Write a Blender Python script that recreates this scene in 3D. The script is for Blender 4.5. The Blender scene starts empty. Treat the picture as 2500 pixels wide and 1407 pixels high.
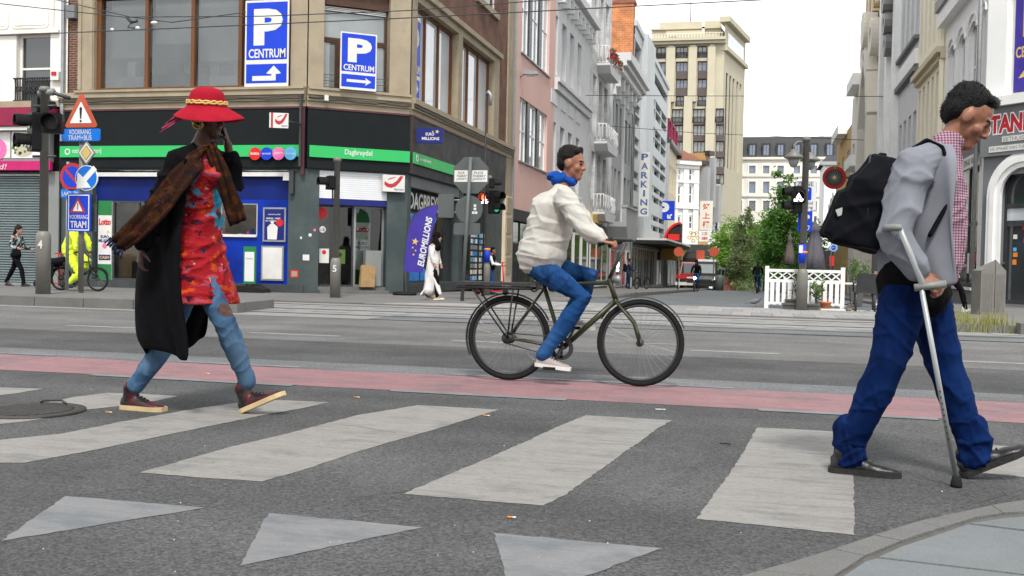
import bpy, bmesh, math, random
import numpy as np
from mathutils import Vector, Matrix
R = math.radians
random.seed(11)
rng = np.random.default_rng(5)
scene = bpy.context.scene
COL = scene.collection
# ------------------------------------------------------------------ camera
CAM_H, FPX = 0.97, 2516.0
cam_d = bpy.data.cameras.new('camera'); cam = bpy.data.objects.new('camera', cam_d); COL.objects.link(cam)
cam_d.sensor_width = 36.0; cam_d.lens = 36.0 * FPX / 2500.0
cam_d.clip_start = 0.05; cam_d.clip_end = 3000
CR = Matrix.Rotation(R(13.4), 3, 'Z') @ Matrix.Rotation(R(90 - 1.48), 3, 'X') @ Matrix.Rotation(R(1.21), 3, 'Z')
cam.matrix_world = Matrix.Translation((0, 0, CAM_H)) @ CR.to_4x4()
scene.camera = cam
# ------------------------------------------------------------------ world, sun, exposure
SUN_DIR = Vector((-0.14, 0.58, -0.86)).normalized()
world = bpy.data.worlds.new('World'); scene.world = world; world.use_nodes = True
wn = world.node_tree; wn.nodes.clear()
sky = wn.nodes.new('ShaderNodeTexSky'); sky.sky_type = 'NISHITA'; sky.sun_disc = False
sky.sun_elevation = R(51); sky.sun_rotation = R(166); sky.air_density = 1.0; sky.dust_density = 0.6; sky.ozone_density = 1.0
hs = wn.nodes.new('ShaderNodeHueSaturation'); hs.inputs['Saturation'].default_value = 0.10; hs.inputs['Value'].default_value = 1.0
bg = wn.nodes.new('ShaderNodeBackground'); bg.inputs['Strength'].default_value = 0.15
wo = wn.nodes.new('ShaderNodeOutputWorld')
wn.links.new(sky.outputs[0], hs.inputs['Color']); wn.links.new(hs.outputs[0], bg.inputs['Color']); wn.links.new(bg.outputs[0], wo.inputs['Surface'])
sun_d = bpy.data.lights.new('sun', 'SUN'); sun_d.energy = 1.5; sun_d.angle = R(10); sun_d.color = (1.0, 0.965, 0.91)
sun = bpy.data.objects.new('sun', sun_d); COL.objects.link(sun)
sun.rotation_euler = SUN_DIR.to_track_quat('-Z', 'Y').to_euler(); sun.location = (15, -28, 42)
vs = scene.view_settings; vs.view_transform = 'Standard'; vs.look = 'None'; vs.gamma = 1.0; vs.exposure = 1.12; vs.use_curve_mapping = False
scene.render.engine = 'CYCLES'
# ------------------------------------------------------------------ survey helpers: photo measurements -> places in the world
def ray(px, py):
 return CR @ Vector(((px - 1250) / FPX, -(py - 703.5) / FPX, -1.0))
def gnd(px, py, z=0.0):
 r = ray(px, py); t = (z - CAM_H) / r.z
 return Vector((r.x * t, r.y * t, z))
def aty(px, py, Y):
 r = ray(px, py); t = Y / r.y
 return Vector((r.x * t, Y, CAM_H + r.z * t))
class Fac:
 """a vertical plane: origin o (x,y), direction u to the right as seen from outside, n outward"""
 def __init__(s, ox, oy, ux, uy):
  l = math.hypot(ux, uy); s.o = Vector((ox, oy, 0)); s.u = Vector((ux / l, uy / l, 0)); s.n = Vector((uy / l, -ux / l, 0))
 def uz(s, px, py):
  r = ray(px, py); c = Vector((0, 0, CAM_H))
  t = (s.o - c).dot(s.n) / r.dot(s.n); w = c + r * t
  return (w - s.o).dot(s.u), w.z
 def U(s, px, py=640): return s.uz(px, py)[0]
 def Z(s, px, py): return s.uz(px, py)[1]
 def p(s, u, z, d=0.0): return s.o + s.u * u + s.n * d + Vector((0, 0, z))
 def box(s, mb, u0, u1, z0, z1, d0, d1, mi=0):
  mb.hexa([s.p(u0, z0, d0), s.p(u1, z0, d0), s.p(u1, z0, d1), s.p(u0, z0, d1), s.p(u0, z1, d0), s.p(u1, z1, d0), s.p(u1, z1, d1), s.p(u0, z1, d1)], mi)
 def quad(s, mb, u0, u1, z0, z1, d, mi=0):
  mb.add([s.p(u0, z0, d), s.p(u1, z0, d), s.p(u1, z1, d), s.p(u0, z1, d)], [(0, 1, 2, 3)], mi)
 def prism(s, mb, pts, d0, d1, mi=0):
  n = len(pts); a = [s.p(u, z, d1) for u, z in pts] + [s.p(u, z, d0) for u, z in pts]
  mb.add(a, [tuple(range(n)), tuple(range(2 * n - 1, n - 1, -1))] + [(i, i + n, (i + 1) % n + n, (i + 1) % n) for i in range(n)], mi)
 def bar(s, mb, u0, z0, u1, z1, w, d0, d1, mi=0):
  l = math.hypot(u1 - u0, z1 - z0); a, b = (u1 - u0) / l, (z1 - z0) / l; h = w / 2
  s.prism(mb, [(u0 + b * h, z0 - a * h), (u1 + b * h, z1 - a * h), (u1 - b * h, z1 + a * h), (u0 - b * h, z0 + a * h)], d0, d1, mi)
 def disc(s, mb, u, z, r, d0, d1, mi=0, n=24, ry=None):
  ry = ry or r
  s.prism(mb, [(u + r * math.cos(2 * math.pi * i / n), z + ry * math.sin(2 * math.pi * i / n)) for i in range(n)], d0, d1, mi)
 def ring(s, mb, u, z, r0, r1, d0, d1, mi=0, n=24, a0=0.0, a1=360.0):
  full = abs(a1 - a0) >= 359.9; m = n if full else n + 1; V = []
  for d, r in ((d1, r0), (d1, r1), (d0, r1), (d0, r0)):
   for i in range(m):
    a = R(a0 + (a1 - a0) * i / n); V.append(s.p(u + r * math.cos(a), z + r * math.sin(a), d))
  F = []
  for k in range(4):
   k2 = (k + 1) % 4
   for i in range(n):
    j = (i + 1) % m; F.append((k * m + i, k2 * m + i, k2 * m + j, k * m + j))
  if not full: F += [(0, 3 * m, 2 * m, m), (m - 1, 2 * m - 1, 3 * m - 1, 4 * m - 1)]
  mb.add(V, F, mi)
class MB:
 """collects shapes; build() links them as ONE mesh object"""
 def __init__(s): s.v = []; s.f = []; s.m = []; s.s = []
 def add(s, V, F, mi=0, smooth=False):
  o = len(s.v); s.v += [tuple(v) for v in V]
  for f in F: s.f.append(tuple(i + o for i in f)); s.m.append(mi); s.s.append(smooth)
  return s
 def hexa(s, P, mi=0):
  return s.add(P, [(0, 3, 2, 1), (4, 5, 6, 7), (0, 1, 5, 4), (1, 2, 6, 5), (2, 3, 7, 6), (3, 0, 4, 7)], mi)
 def box(s, x0, x1, y0, y1, z0, z1, mi=0):
  return s.hexa([(x0, y0, z0), (x1, y0, z0), (x1, y1, z0), (x0, y1, z0), (x0, y0, z1), (x1, y0, z1), (x1, y1, z1), (x0, y1, z1)], mi)
 def poly(s, pts, z0, z1, mi=0):
  n = len(pts); V = [(p[0], p[1], z1) for p in pts] + [(p[0], p[1], z0) for p in pts]
  ar = sum(pts[i][0] * pts[(i + 1) % n][1] - pts[(i + 1) % n][0] * pts[i][1] for i in range(n))
  F = [tuple(range(n)), tuple(range(2 * n - 1, n - 1, -1))] + [(i, i + n, (i + 1) % n + n, (i + 1) % n) for i in range(n)]
  if ar < 0: F = [tuple(reversed(f)) for f in F]
  return s.add(V, F, mi)
 def sheet(s, pts, z, mi=0):
  n = len(pts); ar = sum(pts[i][0] * pts[(i + 1) % n][1] - pts[(i + 1) % n][0] * pts[i][1] for i in range(n))
  f = tuple(range(n)); return s.add([(p[0], p[1], z) for p in pts], [f if ar > 0 else f[::-1]], mi)
 def tube(s, pts, r, n=8, mi=0, caps=True, closed=False):
  P = [Vector(p) for p in pts]; m = len(P); rr = r if isinstance(r, (list, tuple)) else [r] * m
  V = []; pe = None
  for i in range(m):
   if closed: t = P[(i + 1) % m] - P[i - 1]
   else: t = P[min(i + 1, m - 1)] - P[max(i - 1, 0)]
   if t.length < 1e-9: t = Vector((0, 0, 1))
   t.normalize()
   if pe is None: e = Vector((0, 0, 1)) if abs(t.z) < .9 else Vector((1, 0, 0))
   else: e = pe
   e = (e - t * e.dot(t))
   if e.length < 1e-6: e = Vector((0, 1, 0)) - t * t.y
   e.normalize(); pe = e; b = t.cross(e)
   for k in range(n):
    a = 2 * math.pi * k / n; V.append(P[i] + (e * math.cos(a) + b * math.sin(a)) * rr[i])
  F = []
  for i in range(m if closed else m - 1):
   j = (i + 1) % m
   for k in range(n): l = (k + 1) % n; F.append((i * n + k, i * n + l, j * n + l, j * n + k))
  if caps and not closed: F += [tuple(range(n - 1, -1, -1)), tuple((m - 1) * n + k for k in range(n))]
  return s.add(V, F, mi, True)
 def lathe(s, prof, c=(0, 0, 0), n=20, mi=0, M=None, smooth=True):
  V = []; c = Vector(c)
  for r, z in prof:
   for k in range(n):
    a = 2 * math.pi * k / n; p = Vector((r * math.cos(a), r * math.sin(a), z))
    V.append(c + (M @ p if M else p))
  m = len(prof); F = []
  for i in range(m - 1):
   for k in range(n): l = (k + 1) % n; F.append((i * n + k, i * n + l, (i + 1) * n + l, (i + 1) * n + k))
  F += [tuple(range(n - 1, -1, -1)), tuple((m - 1) * n + k for k in range(n))]
  return s.add(V, F, mi, smooth)
 def ell(s, c, rad, M=None, n=14, m=9, mi=0):
  prof = [(math.sin(math.pi * max(.02, min(.98, i / m))), -math.cos(math.pi * i / m)) for i in range(m + 1)]
  V = []; c = Vector(c)
  for r, z in prof:
   for k in range(n):
    a = 2 * math.pi * k / n; p = Vector((r * math.cos(a) * rad[0], r * math.sin(a) * rad[1], z * rad[2]))
    V.append(c + (M @ p if M else p))
  F = []
  for i in range(m):
   for k in range(n): l = (k + 1) % n; F.append((i * n + k, i * n + l, (i + 1) * n + l, (i + 1) * n + k))
  F += [tuple(range(n - 1, -1, -1)), tuple(m * n + k for k in range(n))]
  return s.add(V, F, mi, True)
 def limb(s, pts, rads, ref=(0, 1, 0), n=14, mi=0):
  """closed round-ended tapered tube; rads = r or (r along ref, r across)"""
  P = [Vector(p) for p in pts]; RR = [(r, r) if not isinstance(r, tuple) else r for r in rads]; ref = Vector(ref); m = len(P)
  rings = []
  def ax(i):
   t = (P[min(i + 1, m - 1)] - P[max(i - 1, 0)]).normalized()
   e = ref - t * ref.dot(t)
   if e.length < 1e-3: e = Vector((1, 0, 0)) - t * t.x
   e.normalize(); return t, e, t.cross(e)
  t, e, b = ax(0)
  for q in (85, 60, 30): h = math.sin(R(q)); rings.append((P[0] - t * h * min(RR[0]), e, b, RR[0][0] * math.cos(R(q)), RR[0][1] * math.cos(R(q))))
  for i in range(m): t, e, b = ax(i); rings.append((P[i], e, b, RR[i][0], RR[i][1]))
  for q in (30, 60, 85): h = math.sin(R(q)); rings.append((P[-1] + t * h * min(RR[-1]), e, b, RR[-1][0] * math.cos(R(q)), RR[-1][1] * math.cos(R(q))))
  V = []; F = []
  for c, e, b, ra, rb in rings:
   for k in range(n): a = 2 * math.pi * k / n; V.append(c + e * ra * math.cos(a) + b * rb * math.sin(a))
  for i in range(len(rings) - 1):
   for k in range(n): l = (k + 1) % n; F.append((i * n + k, i * n + l, (i + 1) * n + l, (i + 1) * n + k))
  F += [tuple(range(n - 1, -1, -1)), tuple((len(rings) - 1) * n + k for k in range(n))]
  return s.add(V, F, mi, True)
 def mesh(s, name, mats, off=None):
  me = bpy.data.meshes.new(name)
  V = s.v if off is None else [(v[0] - off[0], v[1] - off[1], v[2] - off[2]) for v in s.v]
  me.from_pydata(V, [], s.f)
  for m in (mats if isinstance(mats, (list, tuple)) else [mats]): me.materials.append(M_(m))
  if s.f:
   me.polygons.foreach_set('material_index', s.m); me.polygons.foreach_set('use_smooth', s.s)
  me.update(); return me
 def build(s, name, mats, parent=None, loc=None):
  off = wloc(parent) if parent is not None else loc
  o = bpy.data.objects.new(name, s.mesh(name, mats, off)); COL.objects.link(o)
  if parent is not None: o.parent = parent
  elif loc is not None: o.location = loc
  return o
def wloc(o):
 l = Vector(o.location)
 while o.parent is not None: o = o.parent; l = l + Vector(o.location)
 return l
def tag(o, label, cat, group=None):
 o['label'] = label; o['category'] = cat
 if group: o['group'] = group
 return o
def thing(name, label, cat, loc=(0, 0, 0), group=None):
 o = bpy.data.objects.new(name, None); COL.objects.link(o); o.location = loc; o.empty_display_size = .2
 return tag(o, label, cat, group)
def struct(o, kind='structure'): o['kind'] = kind; return o
def place(root, loc, rz=0.0, sc=1.0):
 root.location = loc; root.rotation_euler = (0, 0, rz); root.scale = (sc, sc, sc); return root
def copy_tree(o, parent=None):
 c = o.copy(); COL.objects.link(c)
 if parent is not None: c.parent = parent
 for ch in list(o.children): copy_tree(ch, c)
 return c
# ------------------------------------------------------------------ procedural materials
MATS = {}
def M_(n): return MATS[n]
def mat(name, col, rough=.6, var=.12, vs=3.0, bump=0.0, bs=60.0, metal=0.0, spec=.5, dirt=None, dscale=1.2, damt=.35, emit=0.0, fine=.0, fs=120., stretch=None, coat=0.0):
 m = bpy.data.materials.new(name); m.use_nodes = True; nt = m.node_tree; N = nt.nodes; L = nt.links
 b = N['Principled BSDF']; b.inputs['Roughness'].default_value = rough; b.inputs['Metallic'].default_value = metal
 b.inputs['Specular IOR Level'].default_value = spec
 if coat: b.inputs['Coat Weight'].default_value = coat
 tc = N.new('ShaderNodeTexCoord'); mp = N.new('ShaderNodeMapping'); L.new(tc.outputs['Object'], mp.inputs[0])
 if stretch: mp.inputs['Scale'].default_value = stretch
 def noise(sc, det=4.0, ro=.6):
  n = N.new('ShaderNodeTexNoise'); n.inputs['Scale'].default_value = sc; n.inputs['Detail'].default_value = det; n.inputs['Roughness'].default_value = ro
  L.new(mp.outputs[0], n.inputs['Vector']); return n
 def mix(fac, a, c2, mode='MIX'):
  x = N.new('ShaderNodeMix'); x.data_type = 'RGBA'; x.blend_type = mode
  if hasattr(fac, 'links'): L.new(fac, x.inputs[0])
  else: x.inputs[0].default_value = fac
  for v, i in ((a, 6), (c2, 7)):
   if hasattr(v, 'links'): L.new(v, x.inputs[i])
   else: x.inputs[i].default_value = (*v[:3], 1)
  return x.outputs[2]
 def rng_(o, a, c2, lo=0.0, hi=1.0):
  x = N.new('ShaderNodeMapRange'); x.inputs['From Min'].default_value = a; x.inputs['From Max'].default_value = c2
  x.inputs['To Min'].default_value = lo; x.inputs['To Max'].default_value = hi; L.new(o, x.inputs['Value']); return x.outputs[0]
 base = col
 if var:
  n1 = noise(vs); lo = [c * (1 - var) for c in col]; hi = [min(1, c * (1 + var)) for c in col]
  base = mix(rng_(n1.outputs['Fac'], .3, .7), lo, hi)
 if fine:
  n2 = noise(fs, 2.0, .7); lo = rng_(n2.outputs['Fac'], .3, .7, 1 - fine, 1 + fine)
  x = N.new('ShaderNodeVectorMath'); x.operation = 'SCALE'
  if hasattr(base, 'links'): L.new(base, x.inputs[0])
  else: x.inputs[0].default_value = base[:3]
  L.new(lo, x.inputs['Scale']); base = x.outputs[0]
 if dirt:
  n3 = noise(dscale, 6.0, .7); base = mix(rng_(n3.outputs['Fac'], .48, .75, 0, damt), base, dirt)
 if hasattr(base, 'links'): L.new(base, b.inputs['Base Color'])
 else: b.inputs['Base Color'].default_value = (*base[:3], 1)
 if emit:
  b.inputs['Emission Strength'].default_value = emit
  b.inputs['Emission Color'].default_value = (*col[:3], 1)
 if bump:
  n4 = noise(bs, 3.0, .6); bp = N.new('ShaderNodeBump'); bp.inputs['Strength'].default_value = min(1, bump); bp.inputs['Distance'].default_value = .02
  L.new(n4.outputs['Fac'], bp.inputs['Height']); L.new(bp.outputs[0], b.inputs['Normal'])
 if rough > .15 and var:
  r2 = noise(vs * 2.3); L.new(rng_(r2.outputs['Fac'], .3, .7, max(.03, rough - .1), min(1, rough + .1)), b.inputs['Roughness'])
 MATS[name] = m; m['_'] = 1
 return m
def nodes_of(name):
 nt = MATS[name].node_tree; return nt, nt.nodes, nt.links, nt.nodes['Principled BSDF']
def brickmat(name, c1, c2, mortar, w=.21, h=.065, axis='XZ', gap=.012):
 m = mat(name, c1, .85, 0); nt, N, L, b = nodes_of(name)
 tc = N.new('ShaderNodeTexCoord'); sp = N.new('ShaderNodeSeparateXYZ'); cb = N.new('ShaderNodeCombineXYZ'); L.new(tc.outputs['Object'], sp.inputs[0])
 L.new(sp.outputs[axis[0]], cb.inputs[0]); L.new(sp.outputs['Z'], cb.inputs[1])
 br = N.new('ShaderNodeTexBrick'); br.inputs['Scale'].default_value = 1; br.inputs['Brick Width'].default_value = w; br.inputs['Row Height'].default_value = h
 br.inputs['Mortar Size'].default_value = gap; br.inputs['Mortar Smooth'].default_value = .2
 br.inputs['Color1'].default_value = (*c1, 1); br.inputs['Color2'].default_value = (*c2, 1); br.inputs['Mortar'].default_value = (*mortar, 1)
 L.new(cb.outputs[0], br.inputs['Vector'])
 no = N.new('ShaderNodeTexNoise'); no.inputs['Scale'].default_value = 1.7; no.inputs['Detail'].default_value = 6; L.new(tc.outputs['Object'], no.inputs['Vector'])
 mr = N.new('ShaderNodeMapRange'); mr.inputs['To Min'].default_value = .72; mr.inputs['To Max'].default_value = 1.28; mr.inputs['From Min'].default_value = .3; mr.inputs['From Max'].default_value = .7; L.new(no.outputs['Fac'], mr.inputs['Value'])
 sc = N.new('ShaderNodeVectorMath'); sc.operation = 'SCALE'; L.new(br.outputs['Color'], sc.inputs[0]); L.new(mr.outputs[0], sc.inputs['Scale']); L.new(sc.outputs[0], b.inputs['Base Color'])
 bp = N.new('ShaderNodeBump'); bp.inputs['Strength'].default_value = .6; bp.inputs['Distance'].default_value = .01; bp.invert = True
 L.new(br.outputs['Fac'], bp.inputs['Height']); L.new(bp.outputs[0], b.inputs['Normal'])
def patchmat(name, base, patches, rough=.75, bump=.25, bs=90.):
 """base colour with noise-shaped patches [(colour, scale, threshold, softness, seed, stretch)]"""
 mat(name, base, rough, 0, bump=0); nt, N, L, b = nodes_of(name)
 tc = N.new('ShaderNodeTexCoord'); cur = None
 n0 = N.new('ShaderNodeTexNoise'); n0.inputs['Scale'].default_value = 9; L.new(tc.outputs['Object'], n0.inputs['Vector'])
 r0 = N.new('ShaderNodeMix'); r0.data_type = 'RGBA'; r0.inputs[6].default_value = (*[c * .8 for c in base], 1); r0.inputs[7].default_value = (*[min(1, c * 1.2) for c in base], 1)
 L.new(n0.outputs['Fac'], r0.inputs[0]); cur = r0.outputs[2]
 for col, sc, th, soft, seed, st in patches:
  mp = N.new('ShaderNodeMapping'); mp.inputs['Location'].default_value = (seed * 3.1, seed * 1.7, seed * 2.3); mp.inputs['Scale'].default_value = st
  L.new(tc.outputs['Object'], mp.inputs[0])
  n = N.new('ShaderNodeTexNoise'); n.inputs['Scale'].default_value = sc; n.inputs['Detail'].default_value = 3.0; n.inputs['Roughness'].default_value = .55; L.new(mp.outputs[0], n.inputs['Vector'])
  mr = N.new('ShaderNodeMapRange'); mr.inputs['From Min'].default_value = th - soft; mr.inputs['From Max'].default_value = th + soft; L.new(n.outputs['Fac'], mr.inputs['Value'])
  x = N.new('ShaderNodeMix'); x.data_type = 'RGBA'; L.new(mr.outputs[0], x.inputs[0]); L.new(cur, x.inputs[6]); x.inputs[7].default_value = (*col, 1); cur = x.outputs[2]
 L.new(cur, b.inputs['Base Color'])
 if bump:
  n4 = N.new('ShaderNodeTexNoise'); n4.inputs['Scale'].default_value = bs; n4.inputs['Detail'].default_value = 4; L.new(tc.outputs['Object'], n4.inputs['Vector'])
  bp = N.new('ShaderNodeBump'); bp.inputs['Strength'].default_value = bump; bp.inputs['Distance'].default_value = .02; L.new(n4.outputs['Fac'], bp.inputs['Height']); L.new(bp.outputs[0], b.inputs['Normal'])
def checkmat(name, c1, c2, sc, rough=.8, axes=('X', 'Z')):
 mat(name, c1, rough, 0); nt, N, L, b = nodes_of(name)
 tc = N.new('ShaderNodeTexCoord'); sp = N.new('ShaderNodeSeparateXYZ'); L.new(tc.outputs['Object'], sp.inputs[0]); fs = []
 for a in axes:
  ml = N.new('ShaderNodeMath'); ml.operation = 'MULTIPLY'; ml.inputs[1].default_value = sc; L.new(sp.outputs[a], ml.inputs[0])
  fr = N.new('ShaderNodeMath'); fr.operation = 'FRACT'; L.new(ml.outputs[0], fr.inputs[0])
  gt = N.new('ShaderNodeMath'); gt.operation = 'GREATER_THAN'; gt.inputs[1].default_value = .5; L.new(fr.outputs[0], gt.inputs[0]); fs.append(gt)
 av = N.new('ShaderNodeMath'); av.operation = 'ADD'; L.new(fs[0].outputs[0], av.inputs[0]); L.new(fs[1].outputs[0], av.inputs[1])
 hf = N.new('ShaderNodeMath'); hf.operation = 'MULTIPLY'; hf.inputs[1].default_value = .5; L.new(av.outputs[0], hf.inputs[0])
 x = N.new('ShaderNodeMix'); x.data_type = 'RGBA'; L.new(hf.outputs[0], x.inputs[0]); x.inputs[6].default_value = (*c1, 1); x.inputs[7].default_value = (*c2, 1); L.new(x.outputs[2], b.inputs['Base Color'])
def glassmat(name, tint=(.75, .8, .78), gloss=1.5, through=.8):
 m = bpy.data.materials.new(name); m.use_nodes = True; nt = m.node_tree; N = nt.nodes; L = nt.links; N.clear()
 o = N.new('ShaderNodeOutputMaterial'); mx = N.new('ShaderNodeMixShader'); fr = N.new('ShaderNodeFresnel'); fr.inputs['IOR'].default_value = gloss
 tr = N.new('ShaderNodeBsdfTransparent'); tr.inputs['Color'].default_value = (*[t * through for t in tint], 1)
 gl = N.new('ShaderNodeBsdfGlossy'); gl.inputs['Roughness'].default_value = .02; gl.inputs['Color'].default_value = (.95, .97, .98, 1)
 L.new(fr.outputs[0], mx.inputs[0]); L.new(tr.outputs[0], mx.inputs[1]); L.new(gl.outputs[0], mx.inputs[2]); L.new(mx.outputs[0], o.inputs['Surface']); MATS[name] = m
# ground
def asphalt(name, c, wear=.24):
 mat(name, c, .85, wear, .8, 0, fine=0); nt, N, L, b = nodes_of(name)
 src = b.inputs['Base Color'].links[0].from_socket; tc = [n for n in N if n.type == 'TEX_COORD'][0]
 vo = N.new('ShaderNodeTexVoronoi'); vo.inputs['Scale'].default_value = 105; L.new(tc.outputs['Object'], vo.inputs['Vector'])
 no = N.new('ShaderNodeTexNoise'); no.inputs['Scale'].default_value = 48; no.inputs['Detail'].default_value = 5; no.inputs['Roughness'].default_value = .75; L.new(tc.outputs['Object'], no.inputs['Vector'])
 se = N.new('ShaderNodeSeparateColor'); L.new(vo.outputs['Color'], se.inputs[0])
 a = N.new('ShaderNodeMapRange'); a.inputs['To Min'].default_value = .62; a.inputs['To Max'].default_value = 1.42; L.new(se.outputs[0], a.inputs['Value'])
 a2 = N.new('ShaderNodeMapRange'); a2.inputs['From Min'].default_value = .3; a2.inputs['From Max'].default_value = .7; a2.inputs['To Min'].default_value = .65; a2.inputs['To Max'].default_value = 1.35; L.new(no.outputs['Fac'], a2.inputs['Value'])
 mu = N.new('ShaderNodeMath'); mu.operation = 'MULTIPLY'; L.new(a.outputs[0], mu.inputs[0]); L.new(a2.outputs[0], mu.inputs[1])
 sc = N.new('ShaderNodeVectorMath'); sc.operation = 'SCALE'; L.new(src, sc.inputs[0]); L.new(mu.outputs[0], sc.inputs['Scale']); L.new(sc.outputs[0], b.inputs['Base Color'])
 mq = N.new('ShaderNodeMapping'); mq.inputs['Scale'].default_value = (.10, .9, 1); L.new(tc.outputs['Object'], mq.inputs[0]); f3 = N.new('ShaderNodeTexNoise'); f3.inputs['Scale'].default_value = 1.6; f3.inputs['Detail'].default_value = 5; L.new(mq.outputs[0], f3.inputs['Vector']); a3 = N.new('ShaderNodeMapRange'); a3.inputs['From Min'].default_value = .3; a3.inputs['From Max'].default_value = .7; a3.inputs['To Min'].default_value = .84; a3.inputs['To Max'].default_value = 1.16; L.new(f3.outputs['Fac'], a3.inputs['Value']); mv = N.new('ShaderNodeMath'); mv.operation = 'MULTIPLY'; L.new(mu.outputs[0], mv.inputs[0]); L.new(a3.outputs[0], mv.inputs[1]); L.new(mv.outputs[0], sc.inputs['Scale'])
 bp = N.new('ShaderNodeBump'); bp.inputs['Strength'].default_value = .55; bp.inputs['Distance'].default_value = .006
 ad = N.new('ShaderNodeMath'); ad.operation = 'ADD'; L.new(vo.outputs['Distance'], ad.inputs[0]); L.new(no.outputs['Fac'], ad.inputs[1])
 L.new(ad.outputs[0], bp.inputs['Height']); L.new(bp.outputs[0], b.inputs['Normal'])
def paintmat(name, c, under, amt=.5, sc=2.2, th=.56, rough=.7, soft=.08):
 mat(name, c, rough, .07, 6, .25, 90, fine=.10, fs=140); nt, N, L, b = nodes_of(name)
 src = b.inputs['Base Color'].links[0].from_socket; tc = [n for n in N if n.type == 'TEX_COORD'][0]
 mp = N.new('ShaderNodeMapping'); mp.inputs['Scale'].default_value = (1, 1.6, 1); L.new(tc.outputs['Object'], mp.inputs[0])
 n = N.new('ShaderNodeTexNoise'); n.inputs['Scale'].default_value = sc; n.inputs['Detail'].default_value = 9; n.inputs['Roughness'].default_value = .72; L.new(mp.outputs[0], n.inputs['Vector'])
 mr = N.new('ShaderNodeMapRange'); mr.inputs['From Min'].default_value = th - soft; mr.inputs['From Max'].default_value = th + soft; mr.inputs['To Max'].default_value = amt; L.new(n.outputs['Fac'], mr.inputs['Value'])
 x = N.new('ShaderNodeMix'); x.data_type = 'RGBA'; L.new(mr.outputs[0], x.inputs[0]); L.new(src, x.inputs[6]); x.inputs[7].default_value = (*under, 1); f2 = N.new('ShaderNodeTexNoise'); f2.inputs['Scale'].default_value = 26; f2.inputs['Detail'].default_value = 8; f2.inputs['Roughness'].default_value = .8; L.new(mp.outputs[0], f2.inputs['Vector'])
 m2 = N.new('ShaderNodeMapRange'); m2.inputs['From Min'].default_value = .54; m2.inputs['From Max'].default_value = .66; m2.inputs['To Max'].default_value = .85; L.new(f2.outputs['Fac'], m2.inputs['Value'])
 mq = N.new('ShaderNodeMapping'); mq.inputs['Scale'].default_value = (.7, 9, 1); L.new(tc.outputs['Object'], mq.inputs[0]); f3 = N.new('ShaderNodeTexNoise'); f3.inputs['Scale'].default_value = 2.6; f3.inputs['Detail'].default_value = 7; f3.inputs['Roughness'].default_value = .7; L.new(mq.outputs[0], f3.inputs['Vector'])
 m3 = N.new('ShaderNodeMapRange'); m3.inputs['From Min'].default_value = .5; m3.inputs['From Max'].default_value = .75; m3.inputs['To Max'].default_value = .75; L.new(f3.outputs['Fac'], m3.inputs['Value']); mxx = N.new('ShaderNodeMath'); mxx.operation = 'MAXIMUM'; L.new(m2.outputs[0], mxx.inputs[0]); L.new(m3.outputs[0], mxx.inputs[1]); m2 = mxx
 y = N.new('ShaderNodeMix'); y.data_type = 'RGBA'; L.new(m2.outputs[0], y.inputs[0]); L.new(x.outputs[2], y.inputs[6]); y.inputs[7].default_value = (*under, 1); L.new(y.outputs[2], b.inputs['Base Color'])
asphalt('asphalt', (.079, .0805, .080)); asphalt('asphalt_patch', (.071, .0725, .073)); asphalt('asphalt_light', (0.119, 0.118, 0.113)); asphalt('asphalt_dark', (0.073, 0.074, 0.074)); asphalt('asphalt_pale', (0.119, 0.126, 0.128)); asphalt('asphalt_street', (0.105, 0.115, 0.120))
paintmat('paint_white', (.25, .242, .224), (.10, .10, .10), .6, 2.6, .60)
paintmat('paint_worn', (.195, .197, .20), (.12, .135, .145), .85, 2.8, .54)
paintmat('paint_line', (.30, .30, .29), (.12, .12, .12), .6, 2.0, .55)
paintmat('paint_red', (.27, .138, .146), (.115, .10, .105), .6, 1.6, .55)
mat('slab_blue', (0.158, 0.176, 0.180), .75, .12, 1.5, .3, 120, dirt=(.12, .125, .12), damt=.5, fine=.14, fs=160)
mat('kerb_stone', (0.133, 0.130, 0.121), .85, .14, 3, .5, 90, dirt=(.09, .085, .07), damt=.6, fine=.2, fs=140)
mat('kerb_near', (0.144, 0.144, 0.139), .85, .10, 3, .5, 90, dirt=(.12, .115, .1), damt=.5, fine=.2, fs=150)
mat('pavement', (0.144, 0.140, 0.133), .85, .12, .9, .3, 70, dirt=(.12, .115, .11), damt=.5, fine=.15, fs=70)
mat('tile_pale', (0.281, 0.274, 0.263), .8, .10, 2, .2, 90, dirt=(.25, .24, .23), damt=.5, fine=.1)
mat('tile_mid', (0.230, 0.227, 0.220), .8, .10, 2, .2, 90, dirt=(.22, .21, .2), damt=.5, fine=.1)
mat('joint', (.10, .095, .085), .95, .2, 8)
mat('rail_steel', (.16, .15, .14), .35, .2, 4, metal=.8)
mat('cast_iron', (.055, .052, .048), .55, .25, 8, .3, 60, metal=.4)
# metals, paints, plastics
mat('pole_grey', (.165, .158, .14), .5, .12, 3, .1, 40, dirt=(.06, .055, .05), damt=.4)
mat('pole_green', (.085, .10, .095), .5, .12, 3, .1, 40)
mat('black_plastic', (.012, .012, .013), .45, .2, 4)
mat('rubber', (.018, .018, .018), .8, .2, 6, .2, 60)
mat('steel', (.42, .42, .41), .35, .1, 6, metal=.9)
mat('galv', (.30, .31, .31), .5, .12, 6, metal=.6)
mat('dark_metal', (.045, .047, .05), .45, .15, 5, metal=.3)
mat('white_plain', (.78, .78, .76), .5, .05, 3)
mat('offwhite', (.62, .61, .58), .6, .08, 3)
mat('black', (.01, .01, .01), .6, .1, 3)
mat('sign_blue', (.008, .045, .50), .4, .08, 2); mat('sign_blue_light', (.008, .16, .62), .4, .06, 2)
mat('sign_red', (.42, .012, .02), .45, .08, 2); mat('sign_orange', (.46, .075, .032), .45, .06, 2)
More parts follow.
